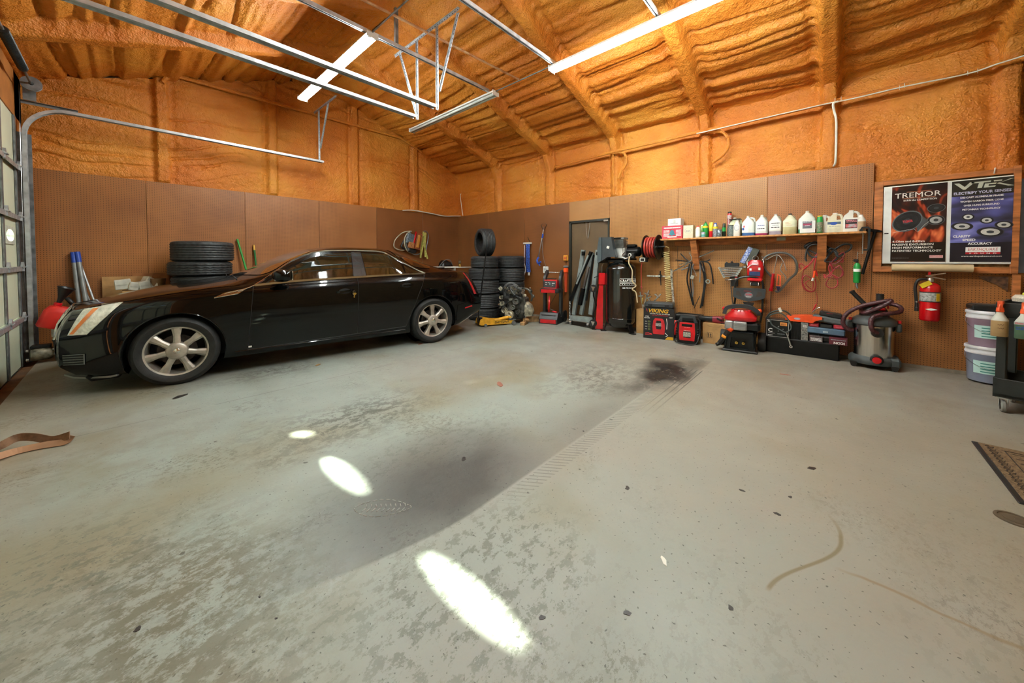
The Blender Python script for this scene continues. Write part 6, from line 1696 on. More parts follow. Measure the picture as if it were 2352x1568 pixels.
mb = MB(); mb.box((0, -.106, .08), (.15, .012, .035), bev=.003); obj('red_foot', mb, RED, o)
mb = MB(); mb.tube(smooth_pts([(-.10, -.05, .36), (-.17, -.08, .30), (-.185, -.10, .12), (-.15, -.12, .03), (-.05, -.15, .012), (.08, -.15, .012), (.14, -.13, .05), (.17, -.06, .20), (.16, 0, .33)], 5), .008, 6); obj('cable', mb, BLKP, o)
mb = MB(); mb.tube([(-.165, -.04, .34), (-.17, -.05, .12)], .022, 8); obj('clamp', mb, RED, o)
mb = MB(); mb.tube([(.05, .03, .40), (.16, .03, .36), (.16, .03, .05)], .012, 6); mb.box((-.02, .0, .42), (.30, .04, .04), bev=.01); obj('side_strap', mb, BLKP, o)
# ---- open tray, cardboard box, saw, flashlight
o = thing('open_tray', 'open black parts tray standing behind the jump starter', 'tray', (6.13, 1.72, .28), RB)
mb = MB(); mb.ring([(-.18, -.10), (.18, -.10), (.20, .12), (-.18, .12)], [(-.17, -.09), (.17, -.09), (.185, .11), (-.17, .11)], 0, .12, 'xy'); mb.box((0, 0, .005), (.36, .2, .01)); obj('bin', mb, BLKP, o)
mb = MB(); mb.sph((-.05, 0, .06), .04, 10, 6); mb.box((.06, 0, .05), (.1, .08, .05), bev=.01); obj('contents', mb, mat('mixed dark parts', '35463C', .5, var=.6, scale=40), o); mb = MB(); mb.box((-.10, -.05, .05), (.12, .04, .03), bev=.008); obj('red_part', mb, RED, o)
mb = MB(); mb.box((0, 0, -.14), (.34, .2, .28), bev=.01); solo('plastic_crate', mb, DGRY, 'dark crate carrying the open parts tray', 'crate', (6.13, 1.72, .279), RB)
o = carton('cardboard_box', 'plain brown cardboard box with arrow print beside the wall', .50, .24, .31, KRAFT, (6.12, 1.22, 0), RB)
mb = MB(); mb.box((-.155, -.1215, .13), (.07, .002, .08)); obj('print_frame', mb, mat('dark print', '3A3028', .6), o); mb = MB(); mb.box((-.155, -.123, .13), (.062, .002, .072)); obj('print_ground', mb, KRAFT, o)
for x in (-.172, -.14): mb = MB(); mb.prism([(x - .005, .10), (x + .005, .10), (x + .005, .14), (x + .012, .14), (x, .16), (x - .012, .14), (x - .005, .14)], -.125, -.124); obj('arrow', mb, MATS['dark print'], o)
for x in (-.10, .12): mb = MB(); mb.ring([(x - .09, .28), (x + .09, .28), (x + .07, .262), (x - .07, .262)], [(x - .087, .279), (x + .087, .279), (x + .068, .264), (x - .068, .264)], -.1215, -.12); obj('flap_slot', mb, MATS['dark print'], o)
mb = MB(); mb.box((.01, -.121, .155), (.002, .002, .31)); obj('box_seam', mb, MATS['dark print'], o)
o = thing('reciprocating_saw', 'dark red reciprocating saw lying on the brown cardboard box', 'saw', (6.08, 1.37, .365), RB)
mb = MB(); loft(mb, [(0, 0, -.30, .05, .05, 2), (0, 0, -.28, .075, .07, 3), (0, 0, -.02, .085, .08, 3), (0, 0, 0, .09, .085, 3)]); mb.v = [Vector((v.z + .02, v.y, v.x)) for v in mb.v]; obj('nose_grip', mb, BLKP, o)
MRED = mat('dark red tool body', '8A1F2E', .4)
mb = MB(); loft(mb, [(0, 0, 0, .095, .09, 3), (0, 0, .06, .11, .09, 3), (0, 0, .12, .11, .09, 3), (0, 0, .14, .08, .07, 3)]); mb.v = [Vector((v.z + .02, v.y, v.x)) for v in mb.v]; obj('motor_body', mb, MRED, o)
mb = MB(); mb.tube([(.11, 0, -.0), (.12, 0, .02)], .058, 12); obj('rubber_band', mb, BLKP, o)
mb = MB(); mb.tube(smooth_pts([(.14, 0, .04), (.20, 0, .05), (.27, 0, .0), (.26, 0, -.035), (.15, 0, -.04)], 4), .021, 8); obj('grip_handle', mb, MRED, o)
mb = MB(); mb.box((.20, 0, -.052), (.14, .07, .018)); obj('shoe_plate', mb, BLKP, o)
o = wpath('work_light', 'black tube work light with two orange bands leaning on the pressure washer', 'work light', [(1678, 755, 5.70), (1653, 788, 5.70)], .035, BLKP)
sub(o, 'orange_band', [(1680, 752, 5.695), (1675, 759, 5.695)], .040, ORG, k=1); sub(o, 'orange_band', [(1666, 770, 5.695), (1663, 775, 5.695)], .040, mat('amber band', 'E8962A', .4), k=1); sub(o, 'tail_cap', [(1653, 788, 5.69), (1645, 791, 5.69)], .025, BLKP, k=1)
# ---- pressure washer
o = thing('pressure_washer', 'upright pressure washer with red engine cowl and black handle frame', 'pressure washer', (5.86, .95, 0), R(-84))
BK = mat('satin black steel', '15191A', .3, .3)
mb = MB(); mb.ring([(-.19, .0), (.19, .0), (.17, .05), (.15, .29), (-.13, .29), (-.17, .05)], [(-.115, .05), (.10, .05), (.10, .07), (.09, .20), (-.10, .20), (-.115, .07)], -.16, -.10); obj('front_panel', mb, BK, o)
mb = MB(); mb.box((.01, .06, .15), (.34, .30, .28), bev=.03); mb.box((0, -.10, .015), (.42, .16, .03), bev=.01); mb.tube([(-.17, -.17, .06), (-.14, -.17, .28), (.15, -.17, .28), (.17, -.17, .06)], .012, 8); obj('base_shroud', mb, BK, o)
for x in (-.04, .04): mb = MB(); mb.lathe([(.008, 0), (.018, 0), (.018, -.03), (.008, -.03)], (x, -.10, .12), (0, 1, 0), 12); obj('outlet', mb, BRASS, o)
mb = MB(); mb.box((.03, 0, .355), (.40, .32, .13), bev=.03); obj('engine_block', mb, BK, o)
mb = MB(); mb.box((-.13, -.15, .37), (.10, .08, .12), bev=.015); obj('muffler_guard', mb, mat('silver muffler', 'A6AAAA', .35, .6), o)
mb = MB(); mb.box((.0, -.17, .365), (.16, .05, .12), bev=.01)
for k in range(4): mb.box((.0, -.198, .33 + k * .023), (.13, .012, .009))
obj('cylinder_cover', mb, MATS['silver muffler'], o)
mb = MB(); loft(mb, [(0, -.01, .43, .34, .31, 6), (0, -.01, .445, .38, .33, 6), (0, -.01, .485, .38, .33, 5), (0, -.01, .50, .34, .30, 4), (0, 0, .545, .26, .24, 3.5), (0, 0, .575, .21, .2, 3)], n=28); 
for k in range(9): a = k * .35 - 1.4 - PI / 2; mb.box((.10 * math.cos(a), .10 * math.sin(a), .572), (.06, .008, .01), rz=a)
obj('red_cowl', mb, REDM, o)
mb = MB(); mb.sph((-.02, -.07, .565), .03, 12, 6, sz=.5); obj('cowl_badge', mb, STEEL, o)
mb = MB(); mb.tube(smooth_pts([(-.20, -.02, .50), (-.17, -.02, .59), (-.05, -.03, .625), (.10, -.03, .62), (.19, -.02, .56), (.21, .0, .52)], 4), 0, flat=(.05, .035, (0, 0, 1))); obj('carry_arch', mb, DGRY, o)
for s_ in (-1, 1):
    mb = MB(); mb.tube(smooth_pts([(s_ * .16, .10, .15), (s_ * .18 + .05, .16, .45), (s_ * .165 + .08, .18, .70), (s_ * .165 + .08, .18, .93), (s_ * .12 + .08, .18, 1.01), (.08, .18, 1.04)], 4), .014, 8); obj('frame_tube', mb, BK, o)
mb = MB(); 
mb.prism([(-.11, .74), (-.05, .71), (.08, .675), (.21, .71), (.27, .74), (.28, .87), (-.11, .87)], .15, .20)
obj('console', mb, DGRY, o)
for s_ in (-1, 1): mb = MB(); mb.prism([(.08 + s_ * .08, .75), (.08 + s_ * .16, .77), (.08 + s_ * .15, .825), (.08 + s_ * .11, .825)], .147, .15); obj('console_opening', mb, MATS['dark print'], o)
mb = MB(); mb.prism([(.08 + .05 * math.cos(a), .77 + .042 * math.sin(a)) for a in np.linspace(0, 2 * PI, 16, endpoint=False)], .1455, .15); obj('badge_plate', mb, GREY, o)
ftxt('3100', .075, .024, INKR, o, (.08, .1445, .78), bold=.03); bars(.05, .11, .745, .755, 1, INKW, .1445, o, 60); bars(.02, .11, .825, .835, 1, INKR, .1465, o, 61)
mb = MB(); mb.prism([(.01, .67), (.15, .67), (.12, .58), (.06, .57)], .16, .18); obj('hose_hook', mb, BLKP, o)
for s_ in (-1, 1): mb = MB(); mb.lathe([(.03, 0), (.12, 0), (.13, .02), (.13, .07), (.12, .09), (.03, .09)], (s_ * (.20 if s_ > 0 else .17), .22 if s_ < 0 else .10, .13), (s_, 0, 0), 32); obj('wheel', mb, RUBBER, o)
for s_, z in ((-1, .56), (1, .56)): mb = MB(); mb.sph((s_ * .215, .12, z), .028, 10, 6); obj('red_knob', mb, ORG if s_ > 0 else RED, o)
wpath('lance', 'thin steel spray lance rising beside the pressure washer', 'lance', [(1676, 633), (1680, 668), (1683, 697), (1690, 713)], .008, STEEL, 6.12)
# ---- long low black box with everything on it
o = thing('tool_chest', 'long low black metal box on the floor carrying cases and charger', 'chest', (6.13, .32, 0), RB)
mb = MB(); mb.box((0, 0, .105), (.80, .22, .21), bev=.01); obj('body', mb, BLKM, o); mb = MB(); mb.box((0, 0, .205), (.81, .23, .015), bev=.003); obj('lid', mb, DGRY, o)
o = thing('battery_tester', 'black battery charger box with white C mark and orange warning label', 'battery charger', (6.09, .545, .215), RB)
mb = MB(); mb.box((0, 0, .125), (.27, .18, .25), bev=.008); obj('case', mb, BLKM, o)
mb = MB(); mb.tube([(-.12, -.092, .01), (.12, -.092, .01), (.12, -.092, .235), (-.12, -.092, .235)], .003, 4, closed=True); obj('border_line', mb, INKW, o)
ftxt('C', .05, .055, INKW, o, (-.08, -.0925, .095), bold=.04); mb = MB(); mb.box((.065, -.0915, .19), (.075, .003, .045)); obj('warning_label', mb, mat('orange label', 'D8863A', .5), o); bars(.035, .09, .175, .20, 3, INKK, -.0935, o, 70)
bars(-.11, -.07, .205, .225, 2, INKW, -.0915, o, 71); bars(-.10, -.03, .05, .06, 1, INKW, -.0915, o, 72); bars(.0, .08, .045, .06, 2, INKG, -.0915, o, 73); bars(-.11, -.05, .02, .035, 1, INKW, -.0915, o, 74)
for x, z in ((.01, .15), (.01, .12), (.06, .12), (.01, .09), (.06, .09)): mb = MB(); mb.lathe([(.001, -.006), (.007, -.005), (.008, 0)], (x, -.09, z), (0, 1, 0), 8); obj('stud', mb, GREY, o)
mb = MB(); mb.tube(smooth_pts([(-.12, -.05, .22), (-.08, -.07, .30), (.02, -.09, .34), (.10, -.10, .28), (.15, -.12, .16), (.10, -.13, .09), (.04, -.12, .11), (-.06, -.11, .17), (-.08, -.1, .24)], 5), .009, 6); mb.tube(smooth_pts([(-.14, -.02, .24), (-.08, -.04, .33), (.04, -.02, .37), (.13, .0, .31), (.16, -.05, .18)], 5), .010, 6); obj('lead', mb, mat('grey green lead', '3C4642', .5), o)
mb = MB(); mb.box((.02, -.03, .375), (.03, .03, .06), rot=Matrix.Rotation(-.4, 4, 'Y')); obj('white_clip', mb, WHITE, o)
mb = MB(); mb.tube([(.10, -.12, .08), (.12, -.14, .03), (.15, -.15, -.08)], .010, 6); mb.lathe([(.008, -.005), (.018, -.005), (.018, .005), (.008, .005)], (.152, -.15, -.09), (0, 1, 0), 10); obj('hanging_clamp', mb, STEEL, o)
o = thing('amplifier', 'black ribbed box standing on the long black box next to the warning label', 'amplifier', (6.12, .355, .215), RB); mb = MB(); mb.box((0, 0, .11), (.10, .17, .22))
for k in range(6): mb.box((-.04 + k * .016, -.088, .11), (.006, .012, .21))
obj('heatsink', mb, BLKM, o)
o = carton('grey_picture_carton', 'slim upright carton with silver mottled picture side', .075, .17, .235, mat('silver mottled print', '8A8880', .4, var=.7, scale=50, col2='2A2A28'), (6.12, .262, .215), RB)
bars(-.02, .03, .17, .20, 2, INKW, -.0865, o, 75)
o = thing('orange_case', 'bright orange plastic case lying over the black ribbed box', 'case', (6.12, .30, .455), RB)
mb = MB(); mb.prism([(-.17, 0), (.12, 0), (.15, .03), (.21, .05), (.21, .085), (.02, .085), (-.16, .055)], -.09, .09); obj('shell', mb, ORG, o); mb = MB(); mb.prism([(-.04 + .035 * math.cos(a), .038 + .014 * math.sin(a)) for a in np.linspace(0, 2 * PI, 12, endpoint=False)], -.092, -.09); obj('oval_badge', mb, mat('blue grey badge', 'A8B0C8', .4), o)
o = carton('socket_carton', 'low dark red and grey carton at the foot of the case pile, left one', .13, .15, .075, mat('dark red grey print', '5A4A4A', .5, var=.5, scale=50), (6.08, .145, .215), RB); bars(-.055, .055, .01, .055, 3, INKW, -.0765, o, 76)
o = carton('wrench_carton', 'dark red carton with upside-down white lettering at the right end', .17, .15, .085, mat('dark crimson carton', '5C1A26', .45), (6.05, -.065, .215), RB)
ftxt('ICON', .10, .03, INKW, o, (.01, -.0765, .022), X=(-1, 0, 0), Z=(0, 0, -1), bold=.04); bars(-.07, .07, .05, .07, 1, INKG, -.0765, o, 77)
o = thing('black_case', 'black handled case under the grey-blue one', 'case', (6.13, .06, .215), RB); mb = MB(); mb.box((.0, .03, .05), (.30, .18, .10), bev=.01); obj('shell', mb, BLKM, o)
mb = MB(); mb.tube([(-.06, -.06, .085), (-.06, -.09, .07), (.06, -.09, .07), (.06, -.06, .085)], .009, 6); obj('handle', mb, DGRY, o)
o = thing('blue_grey_case', 'grey-blue tool case in the middle of the pile', 'case', (6.13, .055, .318), RB); mb = MB(); mb.box((0, 0, .04), (.37, .20, .08), bev=.012, rot=Matrix.Rotation(.02, 4, 'Y')); obj('shell', mb, mat('grey blue plastic', '50687C', .45), o); mb = MB(); mb.box((.0, -.102, .035), (.05, .006, .02)); obj('latch', mb, mat('pale latch', 'A8B2BC', .4), o)
for x, lab in ((.17, 'left small red-topped battery pack on the grey-blue case'), (-.07, 'right small red-topped battery pack on the grey-blue case')):
    o = thing('battery_pack', lab, 'battery', (6.10, x, .401), RB); mb = MB(); mb.box((0, 0, .025), (.10, .10, .05), bev=.008); obj('pack', mb, mat('dim red plastic', 'A82836', .4), o); bars(-.03, .03, .02, .03, 1, mat('pink print', 'E08A90', .5), -.0505, o, 78)
mb = MB(); mb.box((0, 0, .02), (.12, .10, .05), bev=.008); solo('black_pack', mb, BLKP, 'black pack between the two red-topped packs', 'battery', (6.12, .05, .403), RB)
o = thing('grey_case', 'long grey tool case tilted on top of the pile', 'case', (6.14, -.03, .46), RB)
mb = MB(); Rg = Matrix.Rotation(.14, 4, 'Y'); mb.box((0, 0, .035), (.44, .19, .075), bev=.018, rot=Rg); mb.box((0, 0, .035), (.445, .195, .008), rot=Rg); mb.box((.12, -.09, .02), (.10, .03, .05), bev=.008, rot=Rg); obj('shell', mb, mat('dusty grey plastic', '565C5C', .55), o)
o = thing('black_tool_case', 'small black case with red print topmost on the pile', 'case', (6.14, .01, .545), RB); mb = MB(); mb.box((0, 0, .025), (.22, .14, .06), bev=.012, rot=Rg); obj('shell', mb, BLKP, o); bars(-.04, .02, .04, .048, 1, INKR, -.0715, o, 79)
# ---- shop vacuum
o = thing('shop_vacuum', 'stainless shop vacuum with dark lid and maroon hose', 'vacuum cleaner', (6.03, -.375, 0), RB)
SS = mat('brushed stainless', 'D0D0CA', .16, 1, var=.04, scale=3, stretch=(30, 30, .5), rvar=.1)
mb = MB(); mb.lathe([(.165, .10), (.168, .12), (.172, .52)], n=48); obj('drum', mb, SS, o)
VG = mat('vacuum grey plastic', '3F4443', .5)
mb = MB(); mb.lathe([(.001, .05), (.20, .05), (.205, .06), (.205, .10), (.19, .125), (.165, .14)], n=36, sx=1.05); mb.box((.17, 0, .09), (.10, .30, .10), bev=.02); obj('base_ring', mb, VG, o)
for sx_, sy_ in ((-1, -1), (1, -1), (-1, 1), (1, 1)): mb = MB(); mb.cyl((sx_ * .17, sy_ * .14 - .015, .027), (sx_ * .17, sy_ * .14 + .015, .027), .027); mb.box((sx_ * .17, sy_ * .14, .05), (.06, .05, .025)); obj('caster', mb, BLKP, o)
mb = MB(); mb.lathe([(.172, .50), (.20, .515), (.20, .55), (.185, .57), (.15, .60), (.10, .62), (.001, .62)], n=36); mb.box((.20, 0, .49), (.05, .12, .10), bev=.012); mb.box((-.205, 0, .49), (.05, .12, .08), bev=.012); obj('lid', mb, VG, o)
mb = MB(); loft(mb, [(0, 0, .61, .26, .22, 3), (0, 0, .66, .24, .2, 3), (0, 0, .72, .18, .16, 2.5), (0, 0, .75, .12, .12, 2)]); obj('motor_head', mb, BLKP, o)
mb = MB(); mb.box((.03, -.075, .70), (.12, .06, .03), bev=.01, rot=Matrix.Rotation(.3, 4, 'X')); mb.tube(smooth_pts([(-.05, -.06, .76), (.03, -.08, .78), (.10, -.08, .75), (.11, -.07, .71)], 4), .008, 6); obj('red_switch', mb, RED, o)
for s_ in (-1, 1): mb = MB(); mb.box((s_ * .205, -.04, .56), (.03, .05, .035), bev=.006); obj('red_latch', mb, RED, o)
mb = MB(); mb.lathe([(.001, -.02), (.038, -.018), (.04, 0)], (.02, -.19, .115), (0, 1, 0), 20); obj('drain_cap', mb, RED, o); mb = MB(); mb.lathe([(.042, -.012), (.058, -.008), (.06, .03)], (.02, -.19, .115), (0, 1, 0), 20); obj('drain_ring', mb, BLKP, o)
mb = MB(); mb.lathe([(.001, -.03), (.05, -.03), (.055, 0), (.06, .03)], (.02, -.17, .43), (0, 1, 0), 20); obj('inlet', mb, BLKP, o)
VH = mat('maroon ribbed hose', '4A2226', .4, var=.3, scale=60, bump=.6, bscale=90)
mb = MB(); P = smooth_pts([(.02, -.21, .43), (-.03, -.24, .48), (-.03, -.22, .60), (.06, -.16, .65), (.20, -.06, .68), (.20, .02, .74), (.06, .06, .76), (-.10, .0, .70), (-.09, -.10, .645), (.0, -.14, .70), (.12, -.14, .80), (.08, -.10, .80), (-.12, -.1, .72), (-.24, -.12, .62), (-.27, -.12, .50), (-.22, -.10, .43), (-.18, -.08, .42)], 6)
rr_ = [.022 + (.0025 if i % 2 else 0) for i in range(len(P))]; mb.tube(P, rr_, 10); obj('hose', mb, VH, o)
mb = MB(); mb.tube([(-.05, -.02, .70), (-.19, -.04, .88)], .024, 12); mb.tube([(-.19, -.04, .88), (-.20, -.042, .895)], .028, 12); obj('wand', mb, BLKP, o)
mb = MB(); mb.cyl((.05, .06, .72), (.05, .06, .87), .034, .034, 16); obj('wand_end', mb, BLKP, o)
# ---- fire extinguisher
o = thing('fire_extinguisher', 'red fire extinguisher on the pegboard below the posters', 'fire extinguisher', (6.17, -.825, .585), RB)
mb = MB(); mb.lathe([(.001, .0), (.07, .0), (.078, .01), (.080, .02), (.080, .36), (.074, .40), (.05, .425), (.025, .435), (.025, .45)], n=36); obj('cylinder', mb, mat('extinguisher red', 'C30F16', .22, coat=.5, var=.05), o)
mb = MB(); mb.lathe([(.0808, .225), (.0808, .32)], n=36); obj('label', mb, mat('extinguisher label', 'B9B9B4', .4, var=.5, scale=60, col2='6A6A60'), o)
mb = MB(); mb.lathe([(.0812, .215), (.0812, .225)], n=36); obj('label_band', mb, BLKP, o); mb = MB(); mb.lathe([(.0812, .32), (.0812, .33)], n=36); obj('label_band', mb, BLKP, o)
mb = MB(); mb.prism([(-.045, .135), (.0, .122), (.045, .135), (.0, .148)], -.085, -.080); obj('white_diamond', mb, INKW, o)
mb = MB(); mb.box((.05, -.066, .27), (.03, .004, .085), rz=.7); obj('yellow_strip', mb, YEL, o)
mb = MB(); mb.lathe([(.03, .44), (.03, .475), (.02, .49), (.001, .49)], n=14); mb.box((.04, 0, .49), (.14, .022, .012), rot=Matrix.Rotation(.25, 4, 'Y')); mb.box((.035, 0, .525), (.15, .02, .012), rot=Matrix.Rotation(-.25, 4, 'Y')); obj('valve_handles', mb, STEEL, o)
mb = MB(); mb.box((-.01, 0, .535), (.02, .01, .05)); obj('pull_pin', mb, RED, o)
mb = MB(); mb.tube(smooth_pts([(-.03, 0, .47), (-.09, -.01, .46), (-.115, -.01, .38), (-.105, -.01, .24), (-.10, -.01, .14)], 5), [.014] * 15 + [.014] * 5 + [.020], 10); obj('hose', mb, BLKP, o)
mb = MB(); mb.cyl((-.10, -.01, .20), (-.10, -.01, .215), .017); obj('hose_ferrule', mb, STEEL, o); mb = MB(); mb.cyl((-.10, -.01, .10), (-.10, -.01, .19), .018, .016); obj('nozzle', mb, BLKP, o)
mb = MB(); mb.box((-.045, -.075, .415), (.09, .003, .05), rot=Matrix.Rotation(-.6, 4, 'Y')); obj('tag', mb, YEL, o)
# ---- poster frame
yL, yR = -.362, -1.42
fr = thing('picture_frame', 'orange stained pine board frame around the two speaker posters', 'frame', (6.24, (yL + yR) / 2, 1.69), RB)
W_ = yL - yR
mb = MB(); mb.box((0, .03, 0), (W_ - .02, .012, 1.06)); obj('back_board', mb, mat('chip board', '9A7446', .7, var=.5, scale=30, col2='5A4424'), fr)
for nm, c, d in (('left_board', (-W_ / 2 + .038, 0, -.01), (.075, .038, 1.10)), ('top_board', (.03, .001, .515), (W_ - .08, .036, .06)), ('bottom_board', (.03, .0, -.525), (W_ - .08, .036, .065)), ('right_board', (W_ / 2 - .025, -.002, 0), (.05, .04, 1.12))):
    mb = MB(); mb.box(c, d, bev=.003); obj(nm, mb, PINE, fr)
mb = MB(); mb.tube([(.36, -.025, .56), (.355, -.025, .50)], .006, 5); obj('white_tie', mb, WHITE, fr)
x0, x1 = -.4435, -1.392; zb, zt = 1.232, 2.158
bd = thing('poster_board', 'white backing board behind the two posters', 'board', (6.225, (x0 + x1) / 2, (zb + zt) / 2), RB)
mb = MB(); mb.box((0, 0, 0), (x0 - x1, .01, zt - zb), bev=.004); obj('board', mb, LABW, bd); mb = MB(); mb.box((-.445, -.006, -.10), (.035, .002, .012)); obj('black_mark', mb, INKK, bd)
p1a, p1b = wb(2046, 500)[1] , wb(2171, 500)[1]; p2a, p2b = wb(2181, 500)[1], wb(2321, 500)[1]
def pmat(name, cols, sc, dist, strech=(1, 1, 1)):
    M = mat(name, '000000'); nt = M.node_tree
    cr = node(nt, 'ShaderNodeValToRGB'); e = cr.color_ramp.elements
    while len(e) > 1: e.remove(e[-1])
    e[0].position = cols[0][0]; e[0].color = lin(cols[0][1])
    for p, c in cols[1:]: x = e.new(p); x.color = lin(c)
    tc = node(nt, 'ShaderNodeTexCoord'); mp = node(nt, 'ShaderNodeMapping'); mp.inputs['Scale'].default_value = strech
    nz = node(nt, 'ShaderNodeTexNoise'); nz.inputs['Scale'].default_value = sc; nz.inputs['Distortion'].default_value = dist; nz.inputs['Detail'].default_value = 2
    nt.links.new(tc.outputs['Object'], mp.inputs[0]); nt.links.new(mp.outputs[0], nz.inputs['Vector']); nt.links.new(nz.outputs[0], cr.inputs[0])
    b = nt.nodes['Principled BSDF']; nt.links.new(cr.outputs[0], b.inputs['Base Color']); b.inputs['Roughness'].default_value = .3; return M
FLM = pmat('flame print', ((.40, '1C1414'), (.50, '3A1812'), (.57, 'A03A1E'), (.66, 'E0784A'), (.74, 'D8604A')), 3.5, 1.6, (1.4, 1, .8))
VIO = pmat('violet print', ((.34, '22222C'), (.48, '3A3A58'), (.58, '5A5C9C'), (.70, '8A8CD0')), 2.2, .4, (1, 1, 3))
PY = -.0085
hh = .445
def spk(o, x, z, a, b_, y, cone, rim=None, tilt=0):
    q = Matrix.Rotation(tilt, 2)
    def E(k1, m_, dy, nm):
        mb = MB(); P = []
        for t in np.linspace(0, 2 * PI, 28, endpoint=False):
            v = q @ Vector((a * k1 * math.cos(t), b_ * k1 * math.sin(t))); P.append((x + v.x, z + v.y))
        mb.prism(P, y - dy, y - dy + .0004); obj(nm, mb, m_, o)
    E(1.0, rim or INKG, .0004, 'speaker_rim'); E(.92, INKK, .0008, 'speaker_surround'); E(.70, cone, .0012, 'speaker_cone'); E(.28, mat('dust cap', '3A3E42', .4), .0016, 'speaker_cap')
w1 = p1a - p1b
po = thing('poster', 'left poster: black ground with orange flames and three speakers', 'poster', (6.225, (p1a + p1b) / 2, 1.70), RB)
mb = MB(); mb.box((0, PY, 0), (w1, .0008, hh * 2)); obj('sheet', mb, FLM, po)
mb = MB(); mb.box((0, PY - .0006, -.33), (w1, .0008, .22)); obj('dark_lower_band', mb, mat('poster black', '17120F', .3), po)
ftxt('TREMOR', w1 * .84, .058, INKW, po, (-.01, PY - .0026, .335), bold=.0); ftxt('BURN the COMPETITION', w1 * .60, .020, INKW, po, (.01, PY - .0026, .275), bold=.01)
mb = MB(); mb.box((0, PY - .0026, .299), (w1 * .6, .0006, .004)); mb.box((0, PY - .0026, .372), (w1 * .45, .0006, .004)); obj('rule_line', mb, mat('flame rule', 'D8906A', .4), po)
mb = MB()
mb.prism([(.0, -.10), (.075, -.02), (.09, .03), (.06, .05), (.02, .10), (-.02, .02)], PY - .0012, PY - .0006); obj('speaker_basket', mb, mat('basket grey', '4A4E50', .4), po)
spk(po, -.085, .03, .105, .135, PY - .0012, mat('black cone print', '202426', .3), mat('slate rim', '5A6468', .4), tilt=-.75); ftxt('TREMOR', .08, .03, INKR, po, (-.08, PY - .0036, .03), X=(1, 0, .12), bold=.02)
spk(po, .135, .165, .068, .048, PY - .0008, mat('black cone print', '202426', .3), mat('slate rim', '5A6468', .4), tilt=.1); spk(po, .135, .03, .066, .055, PY - .0008, mat('silver cone print', 'A8AAA8', .3), mat('slate rim', '5A6468', .4))
mb = MB(); mb.tube([(-.20, PY - .002, -.10), (-.13, PY - .002, -.08), (-.03, PY - .002, -.06), (.0, PY - .002, -.10), (.05, PY - .002, -.02), (.085, PY - .002, .02)], .0012, 4); obj('white_outline', mb, INKW, po)
for k, (s, wd) in enumerate((('4-Ohm and 8-Ohm', .60), ('MASSIVE EXCURSION', .76), ('HIGH PERFORMANCE', .75), ('PATENTED TECHNOLOGY', .90))):
    ftxt(s, w1 * wd, .023, INKW, po, (-w1 * .47 + w1 * wd / 2, PY - .0026, -.205 - k * .037), bold=.02)
mb = MB(); mb.box((.145, PY - .0018, -.385), (.10, .0006, .032)); obj('logo_plate', mb, mat('pink white plate', 'D8A8A8', .4), po); ftxt('EARTHQUAKE', .09, .014, INKR, po, (.145, PY - .0026, -.380), shear=.2); bars(-.20, -.06, -.405, -.400, 1, INKG, PY - .0024, po, 80)
w2 = p2a - p2b
po = thing('poster', 'right poster: black and violet ground with five speakers', 'poster', (6.225, (p2a + p2b) / 2, 1.70), RB)
mb = MB(); mb.box((0, PY, 0), (w2, .0008, hh * 2)); obj('sheet', mb, VIO, po)
mb = MB(); mb.box((0, PY - .0006, .36), (w2, .0008, .17)); obj('dark_upper_band', mb, mat('poster charcoal', '24241F', .3), po); mb = MB(); mb.box((0, PY - .0006, -.34), (w2, .0008, .21)); obj('dark_lower_band', mb, mat('poster blue black', '1C1C26', .3), po)
LG = mat('logo silver', 'C2C8B8', .35)
zl = .385
for P in ([(-.19, .035), (-.155, .035), (-.115, -.01), (-.08, .035), (-.045, .035), (-.11, -.04), (-.125, -.04)], [(-.07, .035), (.06, .035), (.055, .02), (.012, .02), (.0, -.035), (-.03, -.035), (-.02, .02), (-.075, .02)], [(.02, .008), (.095, .008), (.09, -.004), (.045, -.004), (.042, -.02), (.09, -.02), (.085, -.035), (.012, -.035)], [(.075, .035), (.13, .035), (.128, .022), (.078, .022)], [(.205, .04), (.18, .04), (.115, .005), (.205, -.035), (.17, -.035), (.095, .0)]):
    mb = MB(); mb.prism([(x, z + zl) for x, z in P], PY - .003, PY - .0014); obj('logo_stroke', mb, LG, po)
ftxt('ELECTRIFY YOUR SENSES', w2 * .93, .030, mat('lilac white print', 'C8CCE8', .4), po, (0, PY - .0026, .307), bold=.03)
for k, (s, wd) in enumerate((('DIE-CAST ALUMINUM FRAME', .70), ('WOVEN CARBON FIBER CONE', .70), ('OVER HUNG SURROUND', .58), ('PISTONMAX TECHNOLOGY', .62))): ftxt(s, w2 * wd, .019, INKW, po, (.0, PY - .0026, .258 - k * .044), bold=.03)
SC = mat('white cone print', 'C9CAC2', .3)
for x, z, a, b_ in ((-.085, .045, .045, .035), (.04, .0, .047, .036), (-.125, -.055, .078, .044), (.150, -.055, .060, .040), (.065, -.125, .090, .052)): spk(po, x, z, a, b_, PY - .0008, SC, mat('rim black', '34343A', .4), tilt=-.1)
for s, x, z, wd in (('CLARITY', -.125, -.165, .30), ('SPEED', -.075, -.205, .22), ('ACCURACY', .0, -.247, .40)): ftxt(s, w2 * wd, .026, INKW, po, (x, PY - .0026, z), bold=.04)
mb = MB(); mb.box((.02, PY - .0018, -.312), (.23, .0006, .055)); obj('logo_plate', mb, INKW, po); mb = MB(); mb.box((.02, PY - .0018, -.352), (.23, .0006, .020)); obj('logo_strip', mb, INKR, po)
ftxt('EARTHQUAKE', .20, .038, mat('pale red print', 'B85A5A', .4), po, (.02, PY - .0026, -.312), shear=.2); ftxt('S  O  U  N  D', .18, .012, INKW, po, (.02, PY - .0026, -.352), bold=.03)
